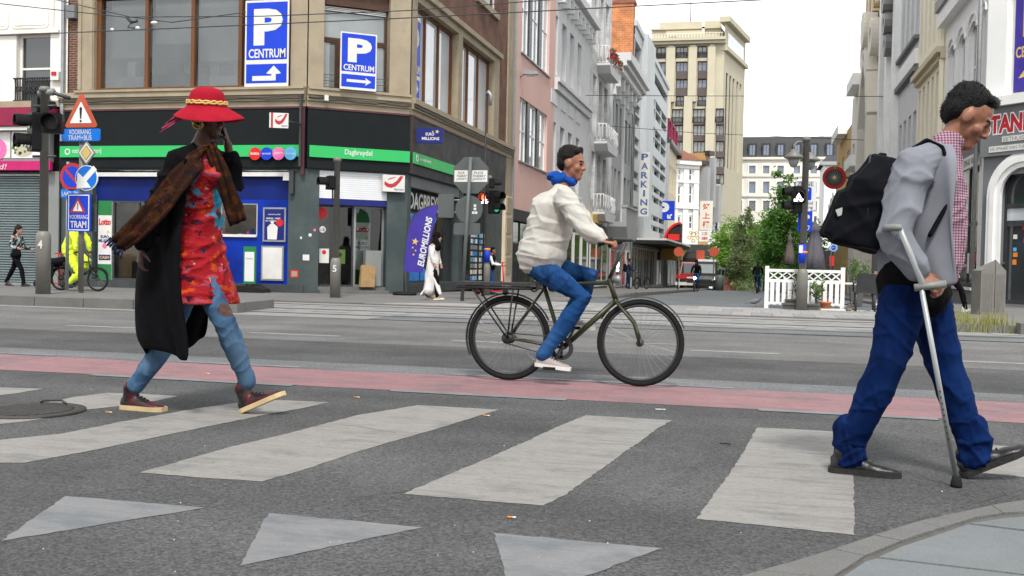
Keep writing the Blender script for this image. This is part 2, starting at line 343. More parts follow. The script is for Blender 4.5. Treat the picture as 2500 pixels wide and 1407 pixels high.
mat('sign_yellow', (.60, .47, .12), .5, .06, 2); mat('sign_grey', (.20, .21, .20), .5, .08, 2); mat('sign_back', (.07, .08, .078), .5, .12, 2)
mat('green_band', (.03, .42, .11), .4, .05, 1); mat('green_dark', (.02, .17, .05), .5, .08, 2)
mat('magenta', (.47, .015, .13), .5, .08, 2); mat('trim_red', (.06, .01, .017), .55, .12, 2); mat('burgundy', (.24, .018, .055), .55, .12, 2)
mat('pink_print', (.72, .13, .35), .55, .25, 14); mat('violet', (.055, .04, .27), .6, .12, 3); mat('navy', (.012, .018, .14), .45, .1, 2)
mat('orange', (.70, .22, .02), .5, .1, 3); mat('gold', (.55, .36, .05), .3, .1, 6, metal=.6); mat('gold_flat', (.62, .42, .12), .5, .08, 6)
mat('sky_blue', (.10, .40, .72), .45, .05, 2); mat('cyan_print', (.03, .22, .62), .45, .25, 1.2); mat('text_blue', (.05, .12, .30), .5, .1, 3)
mat('red_bright', (.55, .02, .018), .45, .1, 4); mat('signal_red', (1.0, .06, .02), .5, 0, emit=4.0); mat('signal_white', (1, 1, 1), .5, 0, emit=2.0); mat('signal_green', (.05, .5, .25), .4, 0, emit=.25)
mat('lamp_white', (.9, .95, 1.0), .5, 0, emit=14.0); mat('lens_dark', (.02, .02, .022), .25, 0)
# shop and walls
mat('fascia_dark', (.009, .012, .0125), .6, .10, 1.0, spec=.12, dirt=(.014, .016, .016), damt=.3)
mat('fascia_side', (0.042, 0.043, 0.043), .6, .10, 1.0, dirt=(.06, .06, .055), damt=.4)
mat('pillar_grey', (0.053, 0.071, 0.071), .55, .10, 1.2, .05, 30, dirt=(.12, .13, .125), damt=.35)
mat('plinth', (.05, .055, .055), .6, .15, 3)
mat('blue_panel', (.003, .028, .30), .45, .55, .55, spec=.15); mat('blue_deep', (.004, .014, .12), .5, .35, .7, spec=.15)
mat('beige_stone', (.315, .262, .18), .8, .10, 1.2, .15, 50, dirt=(.19, .155, .105), damt=.55, dscale=1.6, fine=.07)
mat('wood_brown', (.13, .055, .022), .5, .22, 6, .1, 40, stretch=(1, 1, .1)); mat('wood_dark', (.07, .035, .022), .5, .2, 6, .1, 40)
brickmat('brick_front', (.16, .055, .032), (.11, .04, .026), (.20, .165, .13), axis='XZ'); brickmat('brick_side', (.165, .055, .034), (.115, .04, .027), (.17, .135, .105), axis='YZ')
brickmat('brick_orange', (.50, .17, .05), (.40, .13, .04), (.42, .30, .2), axis='XZ', w=.4, h=.16)
brickmat('brick_white_paint', (.62, .62, .6), (.55, .55, .54), (.4, .4, .4), axis='YZ', w=.3, h=.12)
mat('white_stucco', (.74, .71, .65), .85, .06, .8, .1, 40, dirt=(.52, .47, .38), damt=.4)
mat('pink_stucco', (.66, .43, .375), .85, .05, .6, .25, 60, dirt=(.45, .24, .2), damt=.3)
mat('grey_stucco', (.60, .605, .61), .85, .05, .6, .1, 40, dirt=(.3, .3, .3), damt=.35)
mat('grey_mid', (.33, .335, .34), .8, .06, .7, .1, 40); mat('grey_dark', (.17, .175, .18), .8, .08, .8)
mat('parking_panel', (.46, .49, .495), .6, .05, .5, stretch=(1, 3, .3), dirt=(.27, .28, .28), damt=.3)
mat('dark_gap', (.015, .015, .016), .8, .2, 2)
mat('cream', (.46, .42, .31), .85, .05, .4, dirt=(.5, .42, .28), damt=.25); mat('cream_pale', (.70, .67, .58), .85, .05, .5); mat('cream_wall', (.60, .52, .36), .85, .06, .5)
mat('brown_spandrel', (.085, .06, .052), .6, .1, 1); mat('slate', (.045, .047, .05), .6, .15, 1.5, stretch=(4, 4, .4))
mat('roof_red', (.20, .075, .045), .8, .2, 5); mat('ochre', (.48, .30, .11), .8, .08, 1); mat('yellow_wall', (.84, .79, .62), .85, .05, .6)
mat('white_wall', (.82, .82, .80), .85, .05, .5, dirt=(.62, .6, .57), damt=.3); mat('lightgrey_wall', (.62, .63, .63), .85, .05, .5, dirt=(.45, .45, .45), damt=.3); mat('sand_stone', (.62, .52, .38), .85, .15, .8, .1, 30)
mat('win_dark', (.028, .032, .033), .06, .3, 1.0, spec=.9); mat('win_blue', (.09, .125, .19), .06, .25, .6, spec=.9); mat('win_sky', (.50, .53, .55), .04, .2, .5, spec=1.0)  # win_sky: bright sky reflection put into the pane colour
mat('win_grey', (.19, .215, .21), .05, .3, .5, spec=.9); mat('curtain', (.45, .45, .43), .8, .15, 8, stretch=(6, 6, .3))
mat('interior', (.05, .05, .048), .8, .5, 1.3); mat('interior_lit', (.16, .14, .11), .8, .5, 2.0); mat('cardboard', (.36, .23, .115), .8, .12, 3); mat('paper_bag', (.33, .205, .09), .8, .15, 6, .4, 30)  # interior_lit: copy of interior with room light put into the colour
mat('awning_dark', (.03, .028, .027), .7, .2, 3); mat('awning_grey', (.13, .13, .13), .7, .15, 3); mat('shutter_slat', (.19, .23, .235), .45, .08, 2, metal=.3); mat('shutter_white', (.66, .67, .68), .5, .05, 2)
glassmat('glass', (.74, .80, .78), 1.45, .75)
def reflect_filmmat(name, col, amt):
 glassmat(name, (.8, .84, .82), 1.8, .8); nt = MATS[name].node_tree; N = nt.nodes; L = nt.links
 mx = [n for n in N if n.type == 'MIX_SHADER'][0]; tr = [n for n in N if n.type == 'BSDF_TRANSPARENT'][0]
 df = N.new('ShaderNodeBsdfDiffuse'); df.inputs['Color'].default_value = (*col, 1); m2 = N.new('ShaderNodeMixShader')
 tc = N.new('ShaderNodeTexCoord'); no = N.new('ShaderNodeTexNoise'); no.inputs['Scale'].default_value = .7; L.new(tc.outputs['Object'], no.inputs['Vector'])
 mr = N.new('ShaderNodeMapRange'); mr.inputs['From Min'].default_value = .3; mr.inputs['From Max'].default_value = .7; mr.inputs['To Min'].default_value = amt - .18; mr.inputs['To Max'].default_value = amt + .18; L.new(no.outputs['Fac'], mr.inputs['Value'])
 L.new(mr.outputs[0], m2.inputs[0]); L.new(tr.outputs[0], m2.inputs[1]); L.new(df.outputs[0], m2.inputs[2]); L.new(m2.outputs[0], mx.inputs[1])
reflect_filmmat('glass_reflect_film', (.13, .145, .14), .24)  # dirty-glass grey that also stands in for light reflected by the panes
mat('tube_light', (1, .95, .85), .5, 0, emit=6.0)
glassmat('glass_clear', (.9, .92, .92), 1.45, .95)
# vegetation
mat('bark', (.09, .07, .05), .9, .3, 8, .6, 40);
def leafmat(name, a, c2, trans=.35):
 m = bpy.data.materials.new(name); m.use_nodes = True; nt = m.node_tree; N = nt.nodes; L = nt.links; b = N['Principled BSDF']
 oi = N.new('ShaderNodeNewGeometry'); rp = N.new('ShaderNodeMix'); rp.data_type = 'RGBA'; rp.inputs[6].default_value = (*a, 1); rp.inputs[7].default_value = (*c2, 1)
 L.new(oi.outputs['Random Per Island'], rp.inputs[0]); L.new(rp.outputs[2], b.inputs['Base Color']); b.inputs['Roughness'].default_value = .55
 t = N.new('ShaderNodeBsdfTranslucent'); L.new(rp.outputs[2], t.inputs['Color']); mx = N.new('ShaderNodeMixShader'); mx.inputs[0].default_value = trans
 L.new(b.outputs[0], mx.inputs[1]); L.new(t.outputs[0], mx.inputs[2]); L.new(mx.outputs[0], N['Material Output'].inputs['Surface']); MATS[name] = m
leafmat('leaf_bright', (.13, .32, .025), (.30, .50, .08), .5); leafmat('leaf_dark', (.07, .19, .035), (.18, .37, .075), .5); leafmat('leaf_olive', (.12, .17, .06), (.25, .31, .14), .45); leafmat('leaf_plant', (.05, .14, .02), (.14, .25, .05))
leafmat('grass', (.14, .17, .03), (.32, .29, .09), .2); leafmat('flower_white', (.7, .7, .66), (.8, .72, .7), .2); leafmat('flower_red', (.45, .02, .06), (.6, .1, .15), .2)
mat('terracotta', (.42, .12, .05), .8, .12, 5); mat('planter', (.085, .085, .08), .7, .12, 4)
mat('fence_white', (.74, .74, .72), .55, .05, 4, dirt=(.5, .5, .47), damt=.3)
# people
def skinmat(n, c): mat(n, c, .5, .10, 14, .05, 150); MATS[n].node_tree.nodes['Principled BSDF'].inputs['Subsurface Weight'].default_value = .06
skinmat('skin_dark', (.060, .026, .015)); skinmat('skin_mid', (.27, .115, .068)); skinmat('skin_light', (.38, .20, .14)); mat('lip_dark', (.05, .014, .013), .4, .1, 20); mat('lip_mid', (.22, .075, .06), .4, .1, 20)
mat('eye_dark', (.012, .01, .009), .15, 0); mat('eye_white', (.6, .58, .55), .3, 0); mat('hair_black', (.005, .0045, .0045), .45, .3, 40, .5, 120, spec=.15); mat('hair_dark', (.009, .0065, .005), .45, .3, 40, .5, 120, spec=.15)
mat('coat_black', (.0045, .0045, .0055), .85, .3, 6, .08, 160, spec=.06); mat('felt_red', (.33, .010, .024), .85, .12, 8, .3, 160); mat('ribbon_pink', (.36, .07, .13), .7, .25, 30, .3, 80)
patchmat('shawl_brown', (.024, .010, .006), [((.052, .02, .007), 16, .55, .03, 1, (1, 1, 1)), ((.012, .008, .008), 12, .58, .04, 2, (1, 1, 1)), ((.07, .014, .009), 24, .62, .03, 3, (1, 1, 1))], .9)
patchmat('dress_print', (.27, .009, .014), [((.36, .06, .09), 7, .60, .05, 1, (1, 1, 2.4)), ((.44, .055, .006), 8, .60, .03, 2, (1, 1, 1.9)), ((.05, .006, .014), 12, .62, .03, 3, (1, 1, 1.8)), ((.03, .24, .36), 3.4, .60, .018, 7, (1, 1, 1.3)), ((.36, .30, .22), 17, .70, .02, 5, (1, 1, 1)), ((.008, .02, .06), 14, .69, .02, 9, (1, 1, 1.5))], .65, .3, 60)
patchmat('denim_light', (.055, .115, .205), [((.10, .17, .27), 5, .55, .10, 1, (1, 1, .6)), ((.028, .065, .13), 8, .60, .08, 2, (1, 1, .5))], .85, .10, 260)
patchmat('denim_royal', (.0014, .011, .062), [((.004, .02, .092), 5, .56, .10, 1, (1, 1, .6)), ((.002, .008, .045), 8, .60, .08, 2, (1, 1, .5))], .85, .10, 260)
patchmat('denim_blue', (.010, .048, .15), [((.024, .08, .21), 5, .56, .10, 1, (1, 1, .6)), ((.005, .022, .08), 8, .60, .08, 2, (1, 1, .5))], .85, .10, 260)
mat('shoe_oxblood', (.05, .005, .009), .45, .25, 12, .1, 80); mat('shoe_black', (.007, .007, .007), .38, .2, 10, .12, 90); mat('sole_cream', (.55, .42, .22), .7, .12, 8); mat('sole_black', (.015, .015, .015), .8, .2, 8, .3, 60)
mat('jacket_grey', (.20, .21, .24), .8, .10, 4, .06, 200); mat('backpack_black', (.006, .0065, .009), .7, .25, 5, .08, 160, spec=.06); mat('puffer_cream', (.48, .465, .42), .7, .08, 6, .15, 60); mat('scarf_blue', (.010, .065, .32), .8, .15, 8, .3, 60)
checkmat('shirt_check', (.40, .30, .36), (.13, .022, .055), 78); mat('hivis', (.62, .78, .05), .7, .10, 6, .2, 80); mat('reflective', (.45, .46, .46), .35, .1, 8)
mat('robe_white', (.62, .59, .57), .85, .08, 6, .2, 60); mat('cloth_black', (.006, .006, .007), .85, .25, 6, .2, 80, spec=.06); mat('cloth_navy', (.02, .03, .07), .85, .2, 6); patchmat('jacket_pattern', (.02, .024, .024), [((.32, .38, .37), 16, .53, .03, 1, (1, 1, 1))], .7)
mat('frame_olive', (.030, .034, .010), .4, .12, 5); mat('frame_black', (.014, .014, .015), .35, .15, 5); mat('crutch_grey', (.34, .36, .36), .45, .08, 6, metal=.3)
mat('van_paint', (.010, .012, .017), .4, .1, 2, spec=.3); mat('truck_red', (.30, .015, .012), .35, .1, 2)
for n_, v_ in [(x, .08) for x in ('denim_light', 'denim_royal', 'denim_blue', 'dress_print', 'shawl_brown', 'felt_red', 'ribbon_pink', 'scarf_blue', 'jacket_grey', 'shirt_check', 'puffer_cream', 'hivis', 'canvas_grey', 'canvas_taupe', 'cloth_navy', 'jacket_pattern', 'violet', 'awning_dark', 'black_plastic', 'rubber')] + [(x, .22) for x in ('pillar_grey', 'plinth', 'green_band', 'green_dark', 'navy', 'sign_blue', 'sign_blue_light', 'brick_front', 'brick_side', 'grey_dark', 'wood_brown', 'wood_dark', 'magenta', 'burgundy', 'red_bright', 'cyan_print', 'fascia_side', 'slate', 'asphalt', 'asphalt_dark')]:
 if n_ in MATS: MATS[n_].node_tree.nodes['Principled BSDF'].inputs['Specular IOR Level'].default_value = v_
# ================================================================== ground
def strip(name, x0, x1, y0, y1, z, m):
 return struct(MB().sheet([(x0, y0), (x1, y0), (x1, y1), (x0, y1)], z).build(name, m))
b = MB(); b.add([(-900, -300, 0), (900, -300, 0), (900, 26, 0), (-900, 26, 0), (900, 28, -2.2), (-900, 28, -2.2), (900, 1500, -2.2), (-900, 1500, -2.2)], [(0, 1, 2, 3), (3, 2, 4, 5), (5, 4, 6, 7)]); struct(b.build('ground', 'asphalt'))
strip('road_dark_lane', -70, 70, 8.85, 11.05, .002, 'asphalt_dark')
strip('road_light_lane', -70, 70, 11.05, 15.35, .002, 'asphalt_light')
strip('cycle_lane_shoulder', -70, 70, 8.28, 8.85, .002, 'asphalt_pale')
def wavy(y0, y1, x0, x1, n=60, a=.02):
 up = [(x0 + (x1 - x0) * i / n, y1 + random.uniform(-a, a)) for i in range(n + 1)]
 lo = [(x0 + (x1 - x0) * i / n, y0 + random.uniform(-a, a)) for i in range(n + 1)]
 return lo + up[::-1]
struct(MB().sheet(wavy(7.18, 8.28, -30, 30), .002).build('red_cycle_lane', 'paint_red'))
strip('tram_lane', -70, 70, 15.35, 20.4, .006, 'tile_mid')
b = MB(); b.add([(-9.2, 24.2, .006), (7, 24.2, .006), (7, 28, .006), (-9.2, 28, .006), (7, 130, -1.83), (-9.2, 130, -1.83), (40, 330, -1.83), (-60, 330, -1.83)], [(0, 1, 2, 3), (3, 2, 4, 5), (5, 4, 6, 7)]); struct(b.build('street', 'asphalt_street'))
strip('concrete_edge', -6, 5, 15.35, 16.6, .010, 'asphalt_pale')
# lane dashes, cycle lane lines, block markings
def marking(pts, name='road_marking', m='paint_line', z=.0045):
 return struct(MB().sheet(pts, z).build(name, m))
def gx(px, Y):
 r = ray(px, 700); return r.x * Y / r.y
for a, b_ in ((165, 400), (613, 830), (1105, 1235), (1690, 1907), (2350, 2600)):
 marking([(gx(a, 11.85), 11.79), (gx(b_, 11.85), 11.79), (gx(b_, 11.85), 11.91), (gx(a, 11.85), 11.91)], 'lane_dash')
for a, b_ in ((-300, 130), (430, 730), (1085, 1800)):
 marking([(gx(a, 8.3), 8.30), (gx(b_, 8.3), 8.29), (gx(b_, 8.3), 8.40), (gx(a, 8.3), 8.40)], 'cycle_lane_line', 'paint_worn')
for a, b_ in ((225, 720), (960, 1390), (1860, 2300)):
 marking([(gx(a, 7.15), 7.10), (gx(b_, 7.15), 7.09), (gx(b_, 7.15), 7.2), (gx(a, 7.15), 7.2)], 'cycle_lane_line', 'paint_worn')
for r_, Y in enumerate((16.95, 18.75)):
 for i in range(20):
  x = -13.3 + i * 1.12 + r_ * .5
  if x > 4.2 or -2.6 < x < -1.0 and r_: continue
  marking([(x, Y), (x + .62, Y), (x + .62, Y + .42), (x, Y + .42)], 'block_marking', 'paint_line', .011)
for Y in (16.25, 17.68, 19.35, 20.2):
 struct(MB().box(-70, 70, Y - .03, Y + .03, 0, .016).build('tram_rail', 'rail_steel'))
 struct(MB().box(-70, 70, Y + .035, Y + .085, 0, .0125).build('rail_groove', 'joint'))
# zebra crossing and give-way triangles
ZS = [
[(0, 1075), (150, 1060), (300, 1030), (480, 998), (640, 976), (805, 983), (735, 998), (640, 1015), (420, 1060), (240, 1098), (60, 1131), (-60, 1131), (-120, 1095)],
[(340, 1155), (450, 1124), (570, 1090), (700, 1060), (870, 1015), (1020, 990), (1218, 1001), (1060, 1050), (960, 1078), (870, 1105), (760, 1142), (640, 1177), (500, 1168)],
[(985, 1207), (1085, 1164), (1190, 1120), (1290, 1076), (1360, 1043), (1430, 1015), (1540, 1021), (1640, 1027), (1600, 1050), (1565, 1078), (1525, 1105), (1470, 1146), (1420, 1180), (1375, 1212), (1325, 1236), (1150, 1221)],
[(1700, 1268), (1740, 1214), (1780, 1160), (1820, 1096), (1848, 1045), (1960, 1050), (2080, 1057), (2084, 1180), (2087, 1308), (1890, 1287)],
[(2380, 1084), (2560, 1098), (2700, 1180), (2560, 1172), (2395, 1156)],
[(-80, 948), (0, 947), (105, 950), (40, 961), (-80, 975)],
[(108, 985), (180, 970), (262, 960), (340, 962), (436, 968), (390, 978), (330, 988), (196, 1003), (150, 993)],
[(-80, 1021), (0, 1020), (108, 1023), (60, 1030), (-80, 1045)]]
def ragged(P, step=.035, a=.0028):
 Q = []; n = len(P)
 for i in range(n):
  p, q_ = Vector(P[i]), Vector(P[(i + 1) % n]); m = max(1, int((q_ - p).length / step))
  for k in range(m): c = p.lerp(q_, k / m); Q.append((c.x + random.gauss(0, a) * (k > 0), c.y + random.gauss(0, a) * (k > 0)))
 return Q
for z in ZS: struct(MB().sheet(ragged([gnd(*p)[:2] for p in z]), .002).build('zebra_stripe', 'paint_white'))
for t in ([(160, 1212), (502, 1241), (3, 1322)], [(655, 1254), (1033, 1289), (585, 1383)], [(1205, 1303), (1617, 1340), (1253, 1470)]):
 struct(MB().sheet(ragged([gnd(*p)[:2] for p in t]), .002).build('give_way_triangle', 'paint_worn'))
# tar patches, seams and cracks in the near carriageway
for P_ in ([(820, 1150), (1040, 1130), (1080, 1190), (870, 1215)], [(1450, 1180), (1690, 1090), (1730, 1120), (1560, 1230)], [(200, 1150), (330, 1140), (360, 1190), (180, 1210)], [(1650, 900), (2050, 918), (2040, 935), (1640, 915)]):
 struct(MB().sheet(ragged([gnd(*p)[:2] for p in P_], .05, .02), .0010).build('asphalt_patch', 'asphalt_patch'))
def crack(P_, w=.0028):
 pts = [gnd(*p) for p in P_]; q_ = []
 for i in range(len(pts) - 1):
  for k in range(10): c = pts[i].lerp(pts[i + 1], k / 10); q_.append(c + Vector((random.gauss(0, .006), random.gauss(0, .006), 0)))
 up_ = [(p.x, p.y + w * random.uniform(.3, 1)) for p in q_]; lo_ = [(p.x, p.y - w * random.uniform(.3, 1)) for p in q_]; struct(MB().sheet(lo_ + up_[::-1], .0032).build('road_crack', 'joint'))
crack([(0, 915), (420, 925), (900, 938)]); crack([(760, 1043), (860, 1040), (980, 1060)]); crack([(1640, 960), (2000, 975), (2500, 1010)]); crack([(2090, 1330), (2250, 1265), (2500, 1195)], .004)
# manhole
c = gnd(72, 1005); mh = thing('manhole_cover', 'round ribbed iron manhole cover set in the zebra crossing', 'manhole', (c.x, c.y, 0))
b = MB(); b.lathe([(.27, .0), (.32, .0), (.32, .012), (.27, .012)], c, 40); b.build('frame', 'cast_iron', mh)
b = MB(); b.lathe([(.01, .004), (.265, .004), (.265, .008), (.01, .008)], c, 40); b.build('lid', 'cast_iron', mh)
for i in range(-7, 8):
 y = i * .033; w = math.sqrt(max(0, .245 ** 2 - y * y)); MB().box(c.x - w, c.x + w, c.y + y - .011, c.y + y + .011, .008, .016).build('rib', 'cast_iron', mh)
b = MB(); b.tube([(c.x - .12, c.y + .25, .016), (c.x - .1, c.y + .26, .03), (c.x + .02, c.y + .27, .035), (c.x + .06, c.y + .26, .016)], .008); b.build('lifting_handle', 'dark_metal', mh)
# near pavement with kerb stones, bottom right
KO = [(1700, 1450), (1855, 1405), (1915, 1388), (2035, 1351), (2135, 1317), (2240, 1284), (2335, 1262), (2420, 1243), (2500, 1230), (2620, 1212)]
KI = [(1900, 1462), (2030, 1423), (2060, 1402), (2110, 1368), (2200, 1331), (2300, 1298), (2385, 1272), (2450, 1262), (2540, 1256), (2660, 1240)]
near = struct(MB().sheet([gnd(x + 25, y + 8, .0)[:2] for x, y in KO] + [gnd(2900, 1300)[:2], gnd(2900, 1700)[:2], gnd(1700, 1700)[:2]], .006).build('near_pavement', 'joint'))
for i in range(len(KO) - 1):
 q = [gnd(*KO[i]), gnd(*KO[i + 1]), gnd(*KI[i + 1]), gnd(*KI[i])]; c = sum(q, Vector()) / 4
 MB().poly([(c + (p - c) * .985)[:2] for p in q], 0, .014 + .003 * random.random()).build('kerb_stone', 'kerb_near', near)
SL = [[(2033, 1425), (2062, 1404), (2112, 1371), (2140, 1363), (2500, 1405), (2640, 1420), (2640, 1500), (1900, 1500)],
 [(2144, 1360), (2202, 1334), (2302, 1301), (2362, 1280), (2500, 1297), (2640, 1312), (2640, 1417), (2500, 1402)],
 [(2366, 1277), (2387, 1275), (2452, 1265), (2542, 1259), (2640, 1250), (2640, 1308), (2500, 1293)]]
for s_ in SL:
 q = [gnd(*p, .015) for p in s_]; c = sum(q, Vector()) / len(q)
 MB().poly([(c + (p - c) * .992)[:2] for p in q], 0, .015).build('paving_slab', 'slab_blue', near)
# far pavements
isl = struct(MB().poly([(-34, 16.0), (gx(583, 16.0), 16.0), (gx(600, 16.5), 17.6), (gx(560, 18), 18.6), (-34, 18.6)], 0, .165).build('traffic_island', 'pavement'))
xs = [gx(583, 15.75) - i * .985 for i in range(17)]
for i in range(16):
 MB().box(xs[i + 1] + .008, xs[i] - .008, 15.72, 16.02, 0, .17 + random.uniform(-.004, .004)).build('kerb_stone', 'kerb_stone', isl)
struct(MB().poly([(-60, 20.4), (-8.2, 20.4), (-6.2, 22.0), (-4.6, 25.2), (-4.3, 28), (-9.4, 28), (-9.4, 26.4), (-11.4, 25.0), (-60, 25.0)], 0, .03).build('pavement', 'pavement'))
b = MB(); q = lambda Y: -.018 * (Y - 28)
b.hexa([(-9.4, 28, -.1), (-4.2, 28, -.1), (-3.9, 100, q(100) - .1), (-9.4, 100, q(100) - .1), (-9.4, 28, .035), (-4.2, 28, .035), (-3.9, 100, q(100) + .10), (-9.4, 100, q(100) + .10)]); pv = struct(b.build('side_pavement', 'pavement'))
for i in range(36):
 y = 28.0 + i * 1.1
 h_ = min(.13, .04 + .02 * i) + random.uniform(-.006, .006); x = -4.2 + .3 * (y - 28) / 72; MB().hexa([(x, y, q(y) - .05), (x + .28, y, q(y) - .05), (x + .28, y + 1.08, q(y + 1.08) - .05), (x, y + 1.08, q(y + 1.08) - .05), (x, y, q(y) + h_), (x + .28, y, q(y) + h_), (x + .28, y + 1.08, q(y + 1.08) + h_), (x, y + 1.08, q(y + 1.08) + h_)]).build('kerb_stone', 'kerb_stone', pv)
struct(MB().poly([(2.9, 17.5), (60, 17.4), (60, 21.4), (2.9, 21.2)], 0, .13).build('far_island', 'pavement'))
isr = bpy.data.objects['far_island']
for i in range(14):
 x = 3.95 + i * 1.0
 MB().box(x, x + .985, 17.2, 17.5, 0, .185 + random.uniform(-.006, .006)).build('kerb_stone', 'kerb_stone', isr)
struct(MB().poly([(3.0, 21.2), (60, 21.4), (60, 29), (8, 29), (6.1, 31), (3.2, 31), (2.6, 24)], 0, .03).build('right_pavement', 'pavement'))
tz = struct(MB().sheet([(-8.2, 20.4), (3.0, 20.4), (3.0, 24.4), (-6.2, 24.4), (-6.2, 22.0)], .010).build('crossing_pavement', 'joint'))
tm = [MB().box(-.196, .196, -.62, .62, 0, .026).mesh('tile', m) for m in ('tile_pale', 'tile_mid', 'tile_pale')]
for r_ in range(3):
 for i in range(28):
  x = -7.9 + i * .4 + (r_ % 2) * .2
  if x > 2.9 or (r_ and x < -6.0): continue
  o = bpy.data.objects.new('tile', random.choice(tm)); COL.objects.link(o); o.parent = tz; o.location = (x, 21.1 + r_ * 1.26, random.uniform(0, .003))
# things lying about
def cig(px, py, a, nm='cigarette butt lying on the asphalt', L=.02, m=('offwhite', 'orange')):
 g = gnd(px, py); d = Vector((math.cos(a), math.sin(a), 0)); t = thing('cigarette_butt', nm, 'cigarette', (g.x, g.y, .005))
 MB().tube([g + Vector((0, 0, .007)), g + d * L + Vector((0, 0, .007))], .004, 8).build('filter', m[1], t)
 MB().tube([g + d * L + Vector((0, 0, .007)), g + d * (L * 1.7) + Vector((0, 0, .007))], .0038, 8).build('paper', m[0], t)
cig(1238, 1267, .1, 'orange tipped cigarette butt just above the rightmost give-way triangle'); cig(258, 1009, .05, 'cigarette butt on the asphalt left of the dark red shoe', .024)
cig(500, 914, .0, 'cigarette butt on the red cycle lane behind the walking woman', .024); cig(864, 972, .1, 'cigarette butt on the asphalt right of the first full stripe', .024)
cig(1180, 1017, .0, 'cigarette butt beside the far end of the middle stripe', .024); cig(1600, 1002, .2, 'cigarette butt near the far right end of the third stripe', .04, ('offwhite', 'offwhite')); cig(1757, 1085, .1, 'dark cigarette butt between the third and fourth stripe', .035, ('dark_metal', 'dark_metal'))
# gravel specks in the road
b = MB()
for _ in range(160):
 px, py = random.uniform(0, 2500), random.uniform(900, 1400); g = gnd(px, py); s_ = random.uniform(.0012, .003)
 b.hexa([g + Vector((x * s_, y * s_, z * s_)) for x, y, z in ((-1, -1, 0), (1, -1, 0), (1, 1, 0), (-1, 1, 0), (-.6, -.6, 1.2), (.6, -.5, 1.1), (.5, .6, 1.2), (-.6, .5, 1))], random.choice((0, 1, 1)))
tag(struct(b.build('gravel', ['offwhite', 'joint']), 'stuff'), 'tiny loose stones scattered over the near asphalt', 'gravel')
b = MB(); b.hexa([(3.2, 31, -.1), (6.1, 31, -.1), (6.1, 130, -2.0), (3.4, 130, -2.0), (3.2, 31, .03), (6.1, 31, .03), (6.1, 130, -1.72), (3.4, 130, -1.72)]); struct(b.build('terrace_pavement', 'pavement'))
# ================================================================== lettering, walls, windows
TX = {}
def text_data(s, bold, res=3):
 k = (s, bold)
 if k in TX: return TX[k]
 cu = bpy.data.curves.new('t', 'FONT'); cu.body = s; cu.size = 1; cu.resolution_u = res; cu.offset = bold; cu.extrude = .5; cu.fill_mode = 'BOTH'
 ob = bpy.data.objects.new('t', cu); me = bpy.data.meshes.new_from_object(ob)
 V = np.array([v.co[:] for v in me.vertices]) if len(me.vertices) else np.zeros((1, 3)); F = [tuple(p.vertices) for p in me.polygons]
 bpy.data.objects.remove(ob); bpy.data.curves.remove(cu); bpy.data.meshes.remove(me)
 lo = V.min(0); hi = V.max(0); V = (V - lo) / np.maximum(hi - lo, 1e-6); TX[k] = (V, F); return TX[k]
def text(F, s, u0, u1, z0, z1, d, m, parent, bold=.0, shear=0.0, rot=0.0, name='lettering', th=.004):
 V, Fc = text_data(s, bold); b = MB(); P = []; cu, cz = (u0 + u1) / 2, (z0 + z1) / 2; ca, sa = math.cos(rot), math.sin(rot)
 for x, y, z in V:
  a = (x - .5) * (u1 - u0) + shear * (y - .5) * (z1 - z0); c_ = (y - .5) * (z1 - z0)
  P.append(F.p(cu + a * ca - c_ * sa, cz + a * sa + c_ * ca, d + z * th))
 b.add(P, Fc); return b.build(name, m, parent)
def rrect(u0, u1, z0, z1, r, n=4):
 P = []
 for cx, cz, a in ((u1 - r, z0 + r, -90), (u1 - r, z1 - r, 0), (u0 + r, z1 - r, 90), (u0 + r, z0 + r, 180)):
  for i in range(n + 1): t = R(a + 90 * i / n); P.append((cx + r * math.cos(t), cz + r * math.sin(t)))
 return P
def part(F, name, m, parent, u0, u1, z0, z1, d0, d1):
 b = MB(); F.box(b, u0, u1, z0, z1, d0, d1); return b.build(name, m, parent)
def wall(F, u0, u1, z0, z1, holes, d=0.0, rev=.2, b=None, mi=0, rmi=None):
 b = b or MB(); rmi = mi if rmi is None else rmi; H = [h for h in holes if h[1] > u0 and h[0] < u1 and h[3] > z0 and h[2] < z1]
 us = sorted({u0, u1, *[min(u1, max(u0, x)) for h in H for x in h[:2]]}); zs = sorted({z0, z1, *[min(z1, max(z0, x)) for h in H for x in h[2:4]]})
 for i in range(len(us) - 1):
  for j in range(len(zs) - 1):
   cu, cz = (us[i] + us[i + 1]) / 2, (zs[j] + zs[j + 1]) / 2
   if us[i + 1] - us[i] < 1e-5 or zs[j + 1] - zs[j] < 1e-5 or any(h[0] < cu < h[1] and h[2] < cz < h[3] for h in H): continue
   F.quad(b, us[i], us[i + 1], zs[j], zs[j + 1], d, mi)
 for h in H:
  a, c, e, g = h[:4]
  for P in (((a, e, 0), (a, g, 0), (a, g, 1), (a, e, 1)), ((c, g, 0), (c, e, 0), (c, e, 1), (c, g, 1)), ((a, g, 0), (c, g, 0), (c, g, 1), (a, g, 1)), ((c, e, 0), (a, e, 0), (a, e, 1), (c, e, 1))):
   b.add([F.p(u, z, d - rev * k) for u, z, k in P], [(0, 3, 2, 1)], rmi)
 return b
